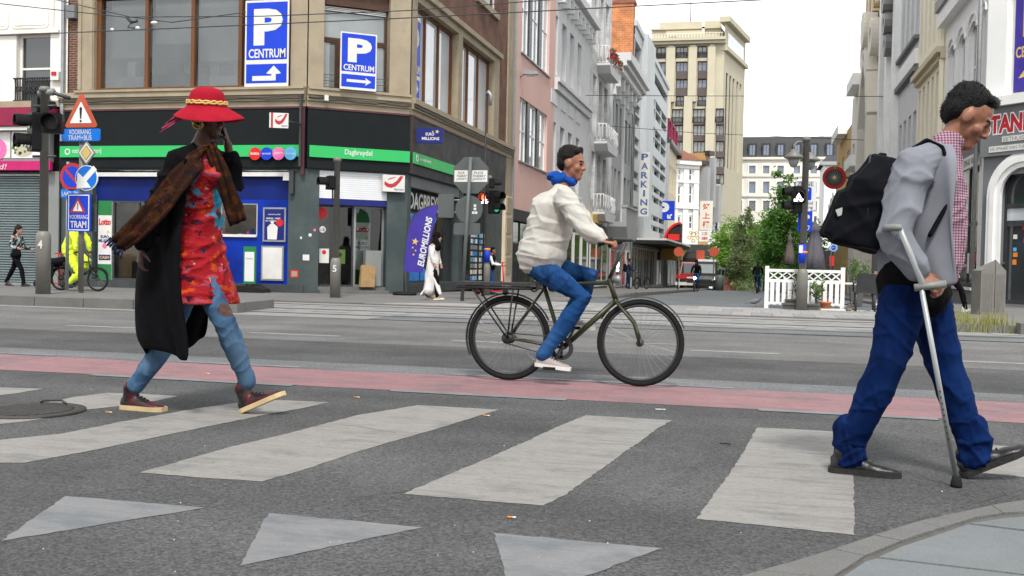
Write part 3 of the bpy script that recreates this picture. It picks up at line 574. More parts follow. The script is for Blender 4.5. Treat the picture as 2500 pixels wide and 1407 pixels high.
def window(F, parent, u0, u1, z0, z1, nx=2, nz=1, fr=.05, d=-.14, fm='white_plain', gm='win_dark', name='window', sill=None, fd=.06, panes=True):
 b = MB(); e = .003
 F.box(b, u0 + e, u0 + fr, z0 + e, z1 - e, d, d + fd); F.box(b, u1 - fr, u1 - e, z0 + e, z1 - e, d, d + fd)
 F.box(b, u0 + fr, u1 - fr, z0 + e, z0 + fr, d, d + fd); F.box(b, u0 + fr, u1 - fr, z1 - fr, z1 - e, d, d + fd)
 iu = (u1 - u0 - 2 * fr) / nx; iz = (z1 - z0 - 2 * fr) / nz; h = fr * .4
 for i in range(1, nx): F.box(b, u0 + fr + i * iu - h, u0 + fr + i * iu + h, z0 + fr, z1 - fr, d + .005, d + fd - .004)
 for j in range(1, nz): F.box(b, u0 + fr, u1 - fr, z0 + fr + j * iz - h, z0 + fr + j * iz + h, d + .008, d + fd - .008)
 w = b.build(name, fm, parent)
 if panes:
  for i in range(nx):
   for j in range(nz):
    g = MB(); q = (u0 + fr + i * iu, u0 + fr + (i + 1) * iu, z0 + fr + j * iz, z0 + fr + (j + 1) * iz)
    if gm[:5] == 'glass': F.quad(g, *q, d + .016)
    else: F.box(g, *q, d + .012, d + .02)
    g.build('pane', gm, w)
 else:
  g = MB(); F.box(g, u0 + fr, u1 - fr, z0 + fr, z1 - fr, d + .012, d + .02); g.build('pane', gm, w)
 if sill:
  g = MB(); F.box(g, u0 - .06, u1 + .06, z0 - .07, z0 - .002, -.02, .07); g.build('sill', sill, w)
 return w
def pw(F, x0, y0, x1, y1):
 """window opening measured in the photo: left edge top/bottom and right edge"""
 u0 = F.U(x0, (y0 + y1) / 2); u1 = F.U(x1, (y0 + y1) / 2); return (u0, u1, F.Z(x0, y1), F.Z(x0, y0))
def slopez(Y): return 0.0 if Y < 28 else -.018 * (min(Y, 130) - 28)
def p_sign(F, t, u0, u1, z0, z1, d, kind):
 W, H = u1 - u0, z1 - z0; U = lambda x: u0 + x * W; Zz = lambda y: z1 - y * H
 part(F, 'plate', 'offwhite', t, u0, u1, z0, z1, d, d + .03)
 part(F, 'upper_panel', 'sign_blue', t, U(.035), U(.965), Zz(.685), Zz(.025), d + .03, d + .034)
 part(F, 'lower_panel', 'sign_blue', t, U(.035), U(.965), Zz(.955), Zz(.735), d + .03, d + .034)
 text(F, 'P', U(.2), U(.86), Zz(.52), Zz(.10), d + .034, 'offwhite', t, .05)
 text(F, 'CENTRUM', U(.09), U(.93), Zz(.665), Zz(.56), d + .034, 'offwhite', t, .02)
 b = MB(); e = d + .034; w = .075 * W
 if kind == 'up':
  F.bar(b, U(.18), Zz(.9), U(.72), Zz(.9), .1 * W, e, e + .004); F.bar(b, U(.67), Zz(.925), U(.67), Zz(.82), .1 * W, e + .001, e + .005)
  F.prism(b, [(U(.5), Zz(.845)), (U(.6), Zz(.855)), (U(.67), Zz(.81)), (U(.74), Zz(.855)), (U(.84), Zz(.845)), (U(.67), Zz(.755))], e + .002, e + .006)
 else:
  F.bar(b, U(.18), Zz(.845), U(.8), Zz(.845), .075 * W, e, e + .004)
  F.prism(b, [(U(.68), Zz(.775)), (U(.86), Zz(.845)), (U(.68), Zz(.915)), (U(.74), Zz(.845))], e + .001, e + .005)
 b.build('arrow', 'offwhite', t)
# ================================================================== the corner shop building
F1 = Fac(-11.46, 24.8, 1, 0); F2 = Fac(-11.46, 24.8, .8, .6); F3 = Fac(-9.26, 26.45, 0, 1)
CL = 2.75; SL_ = 11.7
U0 = F1.U(150, 500)
cb = thing('corner_building', 'brick and beige stone corner building with dark grey ground floor shop front', 'building', (-11.46, 26, .0))
ZG0, ZG1, ZF, ZS_, ZT = 3.56, 3.86, 4.86, 5.30, 8.0
FL = [(F1, U0, 0.0), (F2, 0.0, CL), (F3, 0.0, SL_)]
# ground floor: pillars, fascia
fr_holes = [(F1.U(225, 560), F1.U(395, 560), .24, 3.22), (F1.U(402, 560), F1.U(703, 560), .24, 3.22)]
b = wall(F1, U0, 0, .03, 3.28, fr_holes, rev=.25); b.build('front_pillar_wall', 'pillar_grey', cb)
ch_holes = [(F2.U(778, 560), F2.U(944, 560), .12, 3.24)]
b = wall(F2, 0, CL, .03, 3.28, ch_holes, rev=.35); b.build('entrance_pillar_wall', 'pillar_grey', cb)
sd_holes = [(.3, 5.0, .3, 3.24), (5.4, 8.6, .3, 3.24)]
b = wall(F3, 0, SL_, .03, 3.28, sd_holes, rev=.3); b.build('side_pillar_wall', 'pillar_grey', cb)
for F, a, c in FL:
 part(F, 'plinth', 'plinth', cb, a, c, .03, .24 if F is not F2 else .1, .003, .05) if F is not F2 else None
 m = 'fascia_side' if F is F3 else 'fascia_dark'
 part(F, 'fascia', m, cb, a, c if F is not F3 else 10.6, 3.28, ZF - .05, -.3, .10)
 part(F, 'red_trim', 'trim_red', cb, a, c if F is not F3 else 10.6, ZF - .05, ZF - .0, -.3, .12)
 g1 = c - (.14 if F is F1 else 0) if F is not F3 else 4.35
 part(F, 'green_band', 'green_band', cb, a + (.05 if F is not F3 else .02), g1, ZG0, ZG1, .10, .16)
 for z0, z1, dd in ((ZF, ZF + .15, .08), (ZF + .15, ZF + .30, .14), (ZF + .30, ZS_, .20)):
  part(F, 'cornice', 'beige_stone', cb, a - .02, c + (.0 if F is not F3 else 0), z0, z1, -.3, dd)
part(F1, 'corner_trim', 'trim_red', cb, -.1, 0.0, 3.1, ZF - .06, .1, .13); part(F3, 'corner_trim', 'trim_red', cb, .0, .05, 3.28, ZF - .06, .1, .13)
# step
for k, (z1, dd) in enumerate(((.12, .32), (.2, -.02))): part(F2, 'step', 'kerb_stone', cb, ch_holes[0][0], ch_holes[0][1], .03, z1, -.4, dd)
# cable runs under the cornice
b = MB()
for F, a, c in FL:
 n = 14; b.tube([F.p(a + (c - a) * i / n, ZF + .2 + random.uniform(-.015, .015), .17) for i in range(n + 1)], .014, 6); b.tube([F.p(a + (c - a) * i / n, ZF + .24 + random.uniform(-.02, .02), .19) for i in range(n + 1)], .010, 6)
b.build('cable_run', 'dark_metal', cb)
# first floor
UW = F1.U(232, 120); wz0, wz1 = ZS_ + .03, ZT
fh = [(UW, F1.U(712, 120), wz0, wz1)]
U1 = F1.U(195, 120)
b = wall(F1, F1.U(168, 120), U1, ZS_, 12, []); b.build('brick_wall', 'brick_front', cb)
b = wall(F1, U1, 0, ZS_, ZT + .5, fh, d=.05, rev=.35); b.build('stone_frame', 'beige_stone', cb)
part(F1, 'stone_moulding', 'beige_stone', cb, U1, U1 + .1, ZS_ + .1, ZT + .4, .053, .09); part(F1, 'stone_moulding', 'beige_stone', cb, UW - .14, UW - .03, ZS_ + .1, ZT + .2, .053, .08)
b = wall(F1, U1, 0, ZT + .5, 14, [], d=.02); b.build('brick_wall', 'brick_front', cb)
c2 = (F2.U(790, 120), F2.U(951, 120), ZS_ - .1, ZT)
b = wall(F2, 0, CL, ZS_ - .0, ZT + .35, [c2], d=.05, rev=.35); b.build('stone_frame', 'beige_stone', cb)
b = wall(F2, 0, CL, ZT + .35, 14, [], d=.02); b.build('brick_wall', 'brick_front', cb)
s1 = (.45, F3.U(1114, 250), wz0 - .05, ZT); s2 = (F3.U(1124, 250), F3.U(1203, 260), wz0 - .05, ZT)
b = wall(F3, 0, 9.6, ZS_, ZT + .35, [s1, s2], d=.05, rev=.35); b.build('stone_frame', 'beige_stone', cb)
up = [(F3.U(1165, 5), F3.U(1212, 5), F3.Z(1165, -10), F3.Z(1165, -10) + 2.2)]
b = wall(F3, 0, 10.9, ZT + .35, 15, up, d=.0, rev=.2); F3.quad(b, 9.6, 10.9, 3.28, ZT + .35, 0, 0); b.build('brick_wall', 'brick_side', cb)
u_ = up[0]; window(F3, cb, *u_, 2, 2, fm='offwhite', gm='win_dark'); part(F3, 'stone_sill', 'beige_stone', cb, u_[0] - .2, u_[1] + .2, u_[2] - .2, u_[2] - .003, -.1, .1)
for a, c in ((10.9, 11.25), (11.3, 11.7)): part(F3, 'stone_strip', 'beige_stone', cb, a, c, 3.4, 15, -.2, .06)
part(F3, 'brick_edge', 'brick_side', cb, 11.25, 11.3, 3.4, 15, -.2, .02)
part(F3, 'stone_pier', 'sand_stone', cb, 10.62, 11.7, .03, 3.4, -.2, .12)
for k in range(4): part(F3, 'pier_carving', 'beige_stone', cb, 10.75, 11.5, .5 + k * .75, 1.1 + k * .75, .12, .16)
part(F3, 'frame_head', 'beige_stone', cb, 0.0, 9.7, ZT + .22, ZT + .38, .05, .16)
for F, a, c in ((F1, U1, 0), (F2, 0, CL)): part(F, 'sill_band', 'beige_stone', cb, a, c, ZS_ - .003, ZS_ + .06, .0, .24)
for F, h, nx, gm, fm in ((F1, fh[0], 4, 'glass_reflect_film', 'wood_brown'),):
 window(F, cb, *h, nx, 1, fr=.13, d=-.2, fm=fm, gm=gm, fd=.12)
w2 = window(F2, cb, c2[0], c2[1], F2.Z(870, 100), ZT - .42, 1, 1, fr=.07, d=-.3, fm='wood_dark', gm='win_grey'); part(F2, 'shutter_box', 'wood_dark', w2, c2[0], c2[1], ZT - .42, ZT, -.33, -.12)
for k in range(3): part(F2, 'blind_slat', 'offwhite', w2, c2[0] + .05, c2[1] - .05, ZT - .55 + k * .04, ZT - .525 + k * .04, -.24, -.2)
for a, c in ((c2[0], c2[0] + .42), (c2[1] - .42, c2[1])): window(F2, cb, a, c, c2[2], F2.Z(870, 100), 1, 1, fr=.06, d=-.3, fm='wood_dark', gm='win_grey')
part(F2, 'door_panel', 'wood_dark', cb, c2[0] + .42, c2[1] - .42, c2[2], F2.Z(870, 100), -.3, -.24)
b = MB()
for k in range(3): F2.box(b, c2[0], c2[1], ZS_ + .12 + k * .16, ZS_ + .135 + k * .16, -.08, -.065)
b.build('balcony_rail', 'dark_metal', cb)
for h, nx in ((s1, 3), (s2, 3)): window(F3, cb, *h, nx, 1, fr=.09, d=-.26, fm='wood_brown', gm='win_sky', fd=.1)
# inner shell: floor slab, room back walls, roof
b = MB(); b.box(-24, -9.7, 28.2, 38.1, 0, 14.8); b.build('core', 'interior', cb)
b = MB(); b.poly([(-18.7, 25.1), (-11.4, 25.1), (-9.5, 26.6), (-9.5, 38.1), (-18.7, 38.1)], ZS_ - .9, ZS_ - .1); b.build('floor_slab', 'interior', cb)
b = MB(); b.poly([(-18.7, 25.2), (-11.4, 25.2), (-9.6, 26.6), (-9.6, 38.1), (-18.7, 38.1)], ZT + .05, ZT + .2); b.build('ceiling_slab', 'white_plain', cb)
b = MB(); b.box(-18.5, -11.6, 26.5, 26.6, ZS_, ZT); b.build('room_wall', 'lightgrey_wall', cb)
# upper room contents; pale panels added to lighten the upper panes
for i, zb in enumerate((6.35, 6.7, 6.2)):
 xa = F1.p(UW, 0).x + .15 + i * 1.36; MB().box(xa, xa + 1.25, 25.32, 25.35, zb, ZT - .03).build('lightening_panel', 'lightgrey_wall' if i != 1 else 'offwhite', cb)
for x0, x1, z0, z1, m in ((-17.5, -16.6, 0, .55, 'offwhite'), (-17.1, -16.85, .55, .95, 'white_plain'), (-16.4, -15.3, 0, .62, 'interior'), (-15.9, -15.5, .62, .9, 'dark_metal'), (-15.1, -14.7, 0, .8, 'grey_mid'), (-14.6, -13.6, 0, .5, 'offwhite'), (-14.3, -14.0, .5, .85, 'navy'), (-13.4, -12.4, 0, 1.0, 'grey_mid')):
 MB().box(x0, x1, 25.36, 25.6, ZS_ + z0, ZS_ + z1).build('office_furniture', m, cb)
# shop front 1 (left of the walking woman) and 2 (blue kiosk)
h = fr_holes[0]; zt = F1.Z(300, 490)
part(F1, 'roller_box', 'offwhite', cb, h[0], h[1], 3.05, 3.16, -.2, .02)
part(F1, 'blue_header', 'blue_deep', cb, h[0], h[1], zt, 3.05, -.22, -.16)
sw = window(F1, cb, F1.U(266, 590), h[1], .24, zt, 2, 1, fr=.05, d=-.22, fm='dark_metal', gm='glass', name='shop_window')
lc = (F1.U(231, 590), F1.U(264, 590))
pn = part(F1, 'printed_column', 'offwhite', cb, lc[0], lc[1], .24, zt, -.24, -.15)
for z0, z1, m in ((F1.Z(248, 525), zt, 'green_dark'), (.24, F1.Z(248, 645), 'green_dark')): part(F1, 'green_field', m, pn, *lc, z0, z1, -.15, -.146)
def lotto_column(F, pn, u0, u1, za, zb, d):
 W = u1 - u0; Hh = zb - za; c = lambda s: za + s * Hh
 text(F, 'Lotto', u0 + .06 * W, u1 - .06 * W, c(.80), c(.93), d, 'red_bright', pn, .04)
 text(F, 'EURO', u0 + .2 * W, u1 - .2 * W, c(.53), c(.59), d, 'navy', pn, .02); text(F, 'MILLIONS', u0 + .05 * W, u1 - .05 * W, c(.45), c(.51), d, 'navy', pn, .02)
 star(F, pn, u0 + .75 * W, c(.66), .12 * W, d, 'gold_flat')
def star(F, pn, u, z, r, d, m, name='star'):
 b = MB(); F.prism(b, [(u + (r if i % 2 == 0 else r * .42) * math.sin(i * math.pi / 5 + .2), z + (r if i % 2 == 0 else r * .42) * math.cos(i * math.pi / 5 + .2)) for i in range(10)], d, d + .004); return b.build(name, m, pn)
lotto_column(F1, pn, *lc, F1.Z(248, 645), F1.Z(248, 525), -.146)
b = MB(); F1.disc(b, (lc[0] + lc[1]) / 2, F1.Z(248, 600), .07, -.146, -.142); b.build('print_disc', 'pink_print', pn)
b = MB(); F1.box(b, lc[0] + .03, lc[1] - .03, F1.Z(248, 635), F1.Z(248, 622), -.146, -.142); b.build('print_field', 'navy', pn); text(F1, 'CASH', lc[0] + .06, lc[1] - .06, F1.Z(248, 632), F1.Z(248, 625), -.142, 'gold_flat', pn, .02)
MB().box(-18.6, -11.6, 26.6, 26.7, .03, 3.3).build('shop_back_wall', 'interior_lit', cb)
for x, z0, z1, w in ((266, .0, .75, 1.0), (298, .0, .7, .9), (268, .75, 1.15, .6), (330, 0, 1.1, .8)):
 uu = F1.U(x, 640);
 part(F1, 'stock_box', 'cardboard', cb, uu + .03, uu + w, .05 + z0, .05 + z1, -1.0 - .02 * z0, -.4)
h = fr_holes[1]
part(F1, 'roller_box', 'offwhite', cb, h[0], h[1], 3.06, 3.17, -.2, .02)
zh = F1.Z(600, 487)
part(F1, 'blue_header', 'blue_deep', cb, h[0], h[1], zh, 3.06, -.22, -.14)
k0, k1 = F1.U(531, 530), F1.U(623, 530); kz0, kz1 = F1.Z(580, 575), F1.Z(580, 496)
b = wall(F1, h[0], h[1], .24, zh, [(k0, k1, kz0, kz1)], d=-.12, rev=.12); b.build('kiosk_panel', 'blue_panel', cb)
kw = window(F1, cb, k0, k1, kz0, kz1, 1, 1, fr=.03, d=-.2, fm='offwhite', gm='glass_clear', name='kiosk_window')
part(F1, 'counter', 'offwhite', kw, k0, k1, kz0 - .04, kz0, -.5, -.05)
for u, w_, hh, m in ((.1, .07, .08, 'magenta'), (.45, .14, .05, 'white_plain'), (.72, .08, .12, 'pink_print'), (.82, .07, .18, 'sign_blue')): part(F1, 'counter_item', m, kw, k0 + u, k0 + u + w_, kz0 + .001, kz0 + hh, -.35, -.25)
for px0, py0, px1, py1, prn in ((638, 506, 694, 590, 1), (635, 600, 690, 685, 0)):
 u0, u1, z0, z1 = F1.U(px0, 560), F1.U(px1, 560), F1.Z(px0, py1), F1.Z(px0, py0)
 pf = tag(part(F1, 'poster_frame', 'galv', None, u0, u1, z0, z1, -.117, -.08), 'silver frame with dark blue poster of a smiling man on the blue kiosk' if prn else 'empty silver frame with white backing on the blue kiosk', 'poster frame')
 part(F1, 'poster', 'navy' if prn else 'offwhite', pf, u0 + .045, u1 - .045, z0 + .045, z1 - .045, -.08, -.076)
 if prn:
  W = u1 - u0; b = MB(); F1.disc(b, u0 + W * .42, z0 + .52, .05, -.076, -.072); F1.prism(b, [(u0 + W * .22, z0 + .06), (u0 + W * .62, z0 + .06), (u0 + W * .66, z0 + .38), (u0 + W * .5, z0 + .47), (u0 + W * .34, z0 + .47), (u0 + W * .2, z0 + .38)], -.076, -.073); b.build('poster_figure', 'offwhite', pf)
  b = MB(); F1.disc(b, u1 - .17, z0 + .5, .1, -.076, -.071); b.build('poster_disc', 'red_bright', pf)
  text(F1, 'EUROMILLIONS', u0 + .15, u1 - .15, z1 - .2, z1 - .17, -.076, 'offwhite', pf); text(F1, 'SPEEL MEE', u0 + .1, u1 - .15, z1 - .31, z1 - .27, -.076, 'offwhite', pf, .02); text(F1, 'EN WORD RIJK', u0 + .08, u1 - .1, z1 - .38, z1 - .34, -.076, 'offwhite', pf, .02)
for x0, x1, yy in ((-17.6, -16.2, 25.9), (-15.6, -14.2, 25.9), (-13.6, -12.4, 25.7)): MB().box(x0, x1, yy, yy + .12, 2.9, 2.98).build('ceiling_lamp', 'tube_light', cb)
# green band lettering and discs
text(F1, 'nationale loterij', F1.U(186, 370), F1.U(256, 370), ZG0 + .07, ZG1 - .06, .16, 'offwhite', cb)
b = MB(); F1.ring(b, F1.U(174, 370), 3.71, .055, .085, .16, .165); b.build('logo_ring', 'offwhite', cb)
for px, m, s in ((631, 'red_bright', 'lotto'), (659, 'sign_blue', 'EURO MILLIONS'), (688, 'pink_print', 'joker+'), (717, 'sky_blue', 'scooore')):
 u = F1.U(px, 378); b = MB(); F1.disc(b, u, 3.63, .165, .16, .2); o = b.build('logo_disc', m, cb); text(F1, s, u - .12, u + .12, 3.60 if len(s) < 7 else 3.61, 3.68 if len(s) < 7 else 3.65, .2, 'offwhite', o, .02)
text(F2, 'Dagbreydel', F2.U(838, 380), F2.U(905, 380), ZG0 + .07, ZG1 - .05, .16, 'offwhite', cb, .01)
text(F3, 'nationale loterij', .55, 1.5, ZG0 + .1, ZG1 - .08, .16, 'offwhite', cb); b = MB(); F3.ring(b, .3, 3.72, .06, .1, .16, .165); b.build('logo_ring', 'offwhite', cb)
# entrance
h = ch_holes[0]; zr = F2.Z(860, 487)
b = MB(); n = 13
for k in range(n):
 z0 = zr + (3.24 - zr) * k / n; o = part(F2, 'shutter_slat', 'shutter_white', cb, h[0], h[1], z0 + .004, zr + (3.24 - zr) * (k + 1) / n, -.06 - .004 * (k % 2), -.03)
part(F2, 'shutter_end_bar', 'navy', cb, h[0], h[1], zr - .16, zr, -.1, -.03)
dz = zr - .16
sw = window(F2, cb, h[0], h[0] + 1.0, .2, dz, 2, 1, fr=.05, d=-.3, fm='dark_metal', gm='glass', name='glass_door')
dr = window(F2, cb, h[0] + 1.0, h[1], .2, dz, 1, 1, fr=.06, d=-.32, fm='galv', gm='glass', name='glass_door')
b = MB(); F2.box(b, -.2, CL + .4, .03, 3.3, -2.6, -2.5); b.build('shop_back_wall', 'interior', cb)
lc = (h[0] + 1.07, h[0] + 1.5); za, zb = F2.Z(900, 660), F2.Z(900, 543)
pn = part(F2, 'printed_column', 'offwhite', cb, *lc, .2, dz - .05, -.55, -.4)
part(F2, 'green_field', 'green_dark', pn, *lc, zb, dz - .06, -.4, -.396); part(F2, 'green_field', 'green_dark', pn, *lc, .2, za, -.4, -.396); lotto_column(F2, pn, *lc, za, zb, -.396)
def sticker(F, px, py, w, h_, m, d, parent, disc=False, name='sticker'):
 u, z = F.uz(px, py); b = MB()
 if disc: F.disc(b, u, z, w / 2, d, d + .004)
 else: F.box(b, u - w / 2, u + w / 2, z - h_ / 2, z + h_ / 2, d, d + .004)
 return b.build(name, m, parent)
sticker(F2, 791, 519, .3, .3, 'red_bright', -.275, cb, True); o = sticker(F2, 793, 560, .17, .17, 'white_plain', -.275, cb, True); text(F2, '-18', *(F2.U(793, 560) + q for q in (-.06, .06)), F2.Z(793, 565), F2.Z(793, 555), -.271, 'black', o, .02)
sticker(F2, 797, 625, .26, .38, 'offwhite', -.275, cb); o = sticker(F2, 797, 616, .11, .11, 'red_bright', -.27, cb, True); sticker(F2, 838, 627, .24, .38, 'leaf_plant', -.275, cb); sticker(F2, 836, 622, .11, .11, 'black', -.27, cb, True)
sticker(F2, 757, 574, .09, .09, 'offwhite', .001, cb, True); sticker(F2, 768, 562, .07, .07, 'pink_print', .001, cb, True); sticker(F2, 747, 629, .17, .15, 'offwhite', .001, cb); sticker(F1, 735, 581, .05, .06, 'offwhite', .001, cb)
o = sticker(F1, 719, 669, .22, .2, 'red_bright', .001, cb); sticker(F1, 719, 669, .16, .14, 'beige_stone', .005, cb)
b = MB(); F2.box(b, F2.U(893, 660), F2.U(931, 660), .24, F2.Z(910, 612), -.28, -.02); o = tag(b.build('letter_bin', 'sign_grey', None), 'grey box shaped bin standing in the shop entrance', 'bin')
u0, u1 = F2.U(875, 660), F2.U(913, 660); b = MB(); F2.prism(b, [(u0 + .02, .21), (u1 - .02, .21), (u1, F2.Z(895, 655)), (u1 - .06, F2.Z(895, 648)), (u0 + .09, F2.Z(895, 647)), (u0 + .05, F2.Z(895, 653))], -.012, .16); tag(b.build('paper_bag', 'paper_bag', None), 'brown paper bag leaning against the bin in the entrance', 'bag')
# post sign over the entrance and projecting sign
def swoosh(F, t, u0, u1, z0, z1, d):
 W, H = u1 - u0, z1 - z0; q = lambda L: [(u0 + x * W, z0 + y * H) for x, y in L]
 b = MB(); F.prism(b, q([(.08, .62), (.06, .42), (.16, .28), (.36, .22), (.58, .32), (.78, .6), (.93, .95), (.78, .95), (.62, .66), (.44, .48), (.28, .46), (.18, .52)]), d, d + .004); F.prism(b, q([(.2, .68), (.52, .82), (.6, .9), (.38, .82), (.24, .76)]), d, d + .004); b.build('swoosh', 'sign_red', t)
 text(F, 'bpost', u0 + .52 * W, u0 + .95 * W, z0 + .06 * H, z0 + .22 * H, d, 'dark_metal', t)
u0, u1, z0, z1 = F2.U(931, 450), F2.U(984, 450), F2.Z(931, 468), F2.Z(931, 427)
t = thing('post_sign', 'white square sign with red swoosh beside the roller shutter', 'sign', F2.p((u0 + u1) / 2, z0, .1)); part(F2, 'panel', 'offwhite', t, u0, u1, z0, z1, .02, .16); swoosh(F2, t, u0, u1, z0, z1, .16)
FP = Fac(*F1.p(F1.U(697, 305), 0, .9)[:2], .93, .36)
t = thing('hanging_post_sign', 'small tilted white sign with red swoosh hung on the dark fascia', 'sign', FP.p(.2, 4.2)); z0, z1 = F1.Z(715, 328), F1.Z(715, 285)
part(FP, 'panel', 'offwhite', t, 0, .47, z0 + .05, z1 - .03, 0, .06); part(FP, 'red_edge', 'sign_red', t, .04, .09, z0 + .05, z1 - .03, .06, .064); swoosh(FP, t, .12, .47, z0 + .05, z1 - .03, .06)
b = MB(); b.tube([FP.p(.47, (z0 + z1) / 2, .03), F1.p(F1.U(742, 300), (z0 + z1) / 2, .1)], .02); b.build('bracket', 'dark_metal', t)
# P signs
for F, x0, y0, x1, y1, kind, lb in ((F1, 605, 2, 711, 217, 'up', 'large blue parking sign with bent arrow on the left of the corner window'), (F2, 824, 85, 912, 227, 'right', 'blue parking sign with straight arrow on the corner balcony')):
 u0, u1 = F.U(x0, 110), F.U(x1, 110); z1 = F.Z((x0 + x1) / 2, (y0 + 2)); z0 = F.Z((x0 + x1) / 2, y1 - 2)
 t = thing('parking_sign', lb, 'sign', F.p((u0 + u1) / 2, z0, .1)); p_sign(F, t, u0, u1, z0, z1, .12 if F is F1 else .3, kind)
t = thing('parking_sign', 'pale blue parking panel behind the first side window of the corner building', 'sign', F3.p(.7, 5.2, -.2)); p_sign(F3, t, .5, 1.5, wz0 + .08, ZT - .3, -.24, 'right')  # reflection of a sign in the side glass, built as a solid panel
# side shop window
h = sd_holes[0]
part(F3, 'roller_box', 'grey_dark', cb, h[0], h[1], 2.95, 3.24, -.3, -.02)
part(F3, 'sign_panel', 'fascia_dark', cb, h[0], h[1], 2.32, 2.95, -.3, -.2)
text(F3, 'DAGBREYDEL', h[0] + .45, h[0] + 4.0, 2.38, 2.85, -.2, 'offwhite', cb, .02)
sg = window(F3, cb, h[0], h[1], .3, 2.32, 3, 1, fr=.05, d=-.28, fm='dark_metal', gm='win_dark', name='shop_window')
b = MB(); F3.prism(b, [(h[0] + .06, .36), (h[0] + 2.6, .36), (h[0] + 1.2, 1.2), (h[0] + 2.4, 2.28), (h[0] + .06, 2.28)], -.25, -.246); b.build('window_graphic', 'cyan_print', cb)
b = MB(); F3.prism(b, [(h[0] + .06, 1.7), (h[0] + .9, 2.28), (h[0] + .06, 2.28)], -.245, -.241); F3.prism(b, [(h[0] + 2.0, 1.3), (h[0] + 3.2, 2.28), (h[0] + 2.3, 2.28), (h[0] + 1.5, 1.5)], -.245, -.241); b.build('window_graphic', 'sky_blue', cb)
h = sd_holes[1]; window(F3, cb, h[0], h[1], .3, 3.24, 3, 2, fr=.06, d=-.28, fm='pillar_grey', gm='win_dark', name='shop_window')
for k in range(2):
 t = thing('postcard_rack', ('nearer', 'farther')[k] + ' black wire rack full of postcards by the side window', 'rack', F3.p(5.7 + k * 1.0, .03, .25)); b = MB(); u = 5.55 + k * 1.05
 for uu in (u, u + .28, u + .56, u + .84): F3.box(b, uu - .012, uu + .012, .1, 2.05, .2, .23)
 for z in range(9): F3.box(b, u, u + .84, .3 + z * .2, .315 + z * .2, .201, .229)
 b.build('wire_frame', 'black', t)
 for i in range(3):
  for j in range(8): part(F3, 'postcard', random.choice(('offwhite', 'sky_blue', 'lightgrey_wall', 'sign_grey', 'cream', 'cyan_print')), t, u + .03 + i * .28, u + .24 + i * .28, .33 + j * .2, .47 + j * .2, .232, .24)
# blue lottery sign on the side
FP = Fac(*F3.p(.25, 0, .15)[:2], .97, .24); z0, z1 = FP.Z(1028, 350), FP.Z(1028, 313)
t = thing('lottery_sign', 'dark blue projecting sign with gold star above the side shop window', 'sign', FP.p(.3, z0)); part(FP, 'panel', 'navy', t, 0, .72, z0, z1, 0, .1)
text(FP, 'EURO', .25, .48, z0 + .2, z0 + .28, .1, 'offwhite', t, .02); text(FP, 'MILLIONS', .15, .62, z0 + .08, z0 + .16, .1, 'offwhite', t, .02); star(FP, t, .56, z1 - .1, .06, .1, 'gold_flat'); star(FP, t, .44, z1 - .1, .03, .1, 'gold_flat')
# alarm / meter boxes
part(F1, 'alarm_box', 'dark_metal', cb, -.42, -.3, 2.6, 3.2, .0, .12); part(F1, 'meter_box', 'offwhite', cb, -.62, -.44, 2.95, 3.15, .0, .06)
part(F2, 'alarm_box', 'offwhite', cb, .4, .5, ZF + .16, ZF + .3, .15, .25); part(F1, 'drain_pipe', 'dark_metal', cb, -.13, -.07, 3.3, ZF + .3, .13, .19)
# ================================================================== white house with shuttered shop, far left
wh = thing('white_townhouse', 'white stucco house with moulded panels above a shuttered shop', 'building', (F1.p(-9, 0, 0)))
ul, ur = F1.U(-260, 100), F1.U(168, 120)
w1 = pw(F1, 42, 85, 125, 250); w0 = pw(F1, -190, 85, -107, 250)
b = wall(F1, ul, ur, 4.95, 14, [w1, w0], d=.04, rev=.25); b.build('wall', 'white_stucco', wh)
for h in (w1, w0):
 window(F1, wh, *h, 1, 2, fr=.07, d=-.18, fm='white_stucco', gm='win_dark')
 g = MB(); F1.box(g, h[0] - .05, h[1] + .05, h[2] + .02, h[2] + .05, .04, .1); F1.box(g, h[0] - .05, h[1] + .05, h[2] + .62, h[2] + .66, .04, .1)
 for i in range(15): u = h[0] + (h[1] - h[0]) * i / 14; F1.box(g, u - .012, u + .012, h[2] + .05, h[2] + .62, .06, .08)
 for i in range(7): F1.ring(g, h[0] + .08 + (h[1] - h[0] - .16) * i / 6, h[2] + .35, .05, .075, .055, .085, n=10)
 g.build('window_railing', 'black', wh)
for u0, u1 in ((F1.U(-200, 40), F1.U(25, 40)), (F1.U(33, 40), F1.U(122, 40))):
 z0, z1 = F1.Z(80, 70), F1.Z(80, 22); b = MB(); F1.prism(b, rrect(u0, u1, z0, z1, .1, 2), .04, .075); o = b.build('moulded_panel', 'white_stucco', wh); b = MB(); F1.prism(b, rrect(u0 + .07, u1 - .07, z0 + .07, z1 - .07, .08, 2), .075, .09); b.build('panel_field', 'white_stucco', o)
part(F1, 'string_course', 'white_stucco', wh, ul, ur - .25, F1.Z(80, 84), F1.Z(80, 77), .04, .14); part(F1, 'pilaster', 'white_stucco', wh, F1.U(131, 60), F1.U(136, 60), F1.Z(80, 76), 14, .04, .1)
part(F1, 'sill_course', 'beige_stone', wh, ul, ur - .15, 4.95, 5.12, .04, .12)
part(F1, 'drain_pipe', 'galv', wh, ur - .14, ur - .05, 4.0, 14, .06, .15); part(F1, 'cable_box', 'grey_dark', wh, F1.U(172, 20), F1.U(193, 20), F1.Z(180, 48), F1.Z(180, 17), .01, .2)
part(F1, 'alarm_box', 'offwhite', wh, F1.U(132, 190), F1.U(152, 190), F1.Z(142, 198), F1.Z(142, 177), .04, .16); part(F1, 'alarm_light', 'red_bright', wh, F1.U(136, 190), F1.U(147, 190), F1.Z(142, 186), F1.Z(142, 178), .16, .19)
uR = F1.U(146, 560)
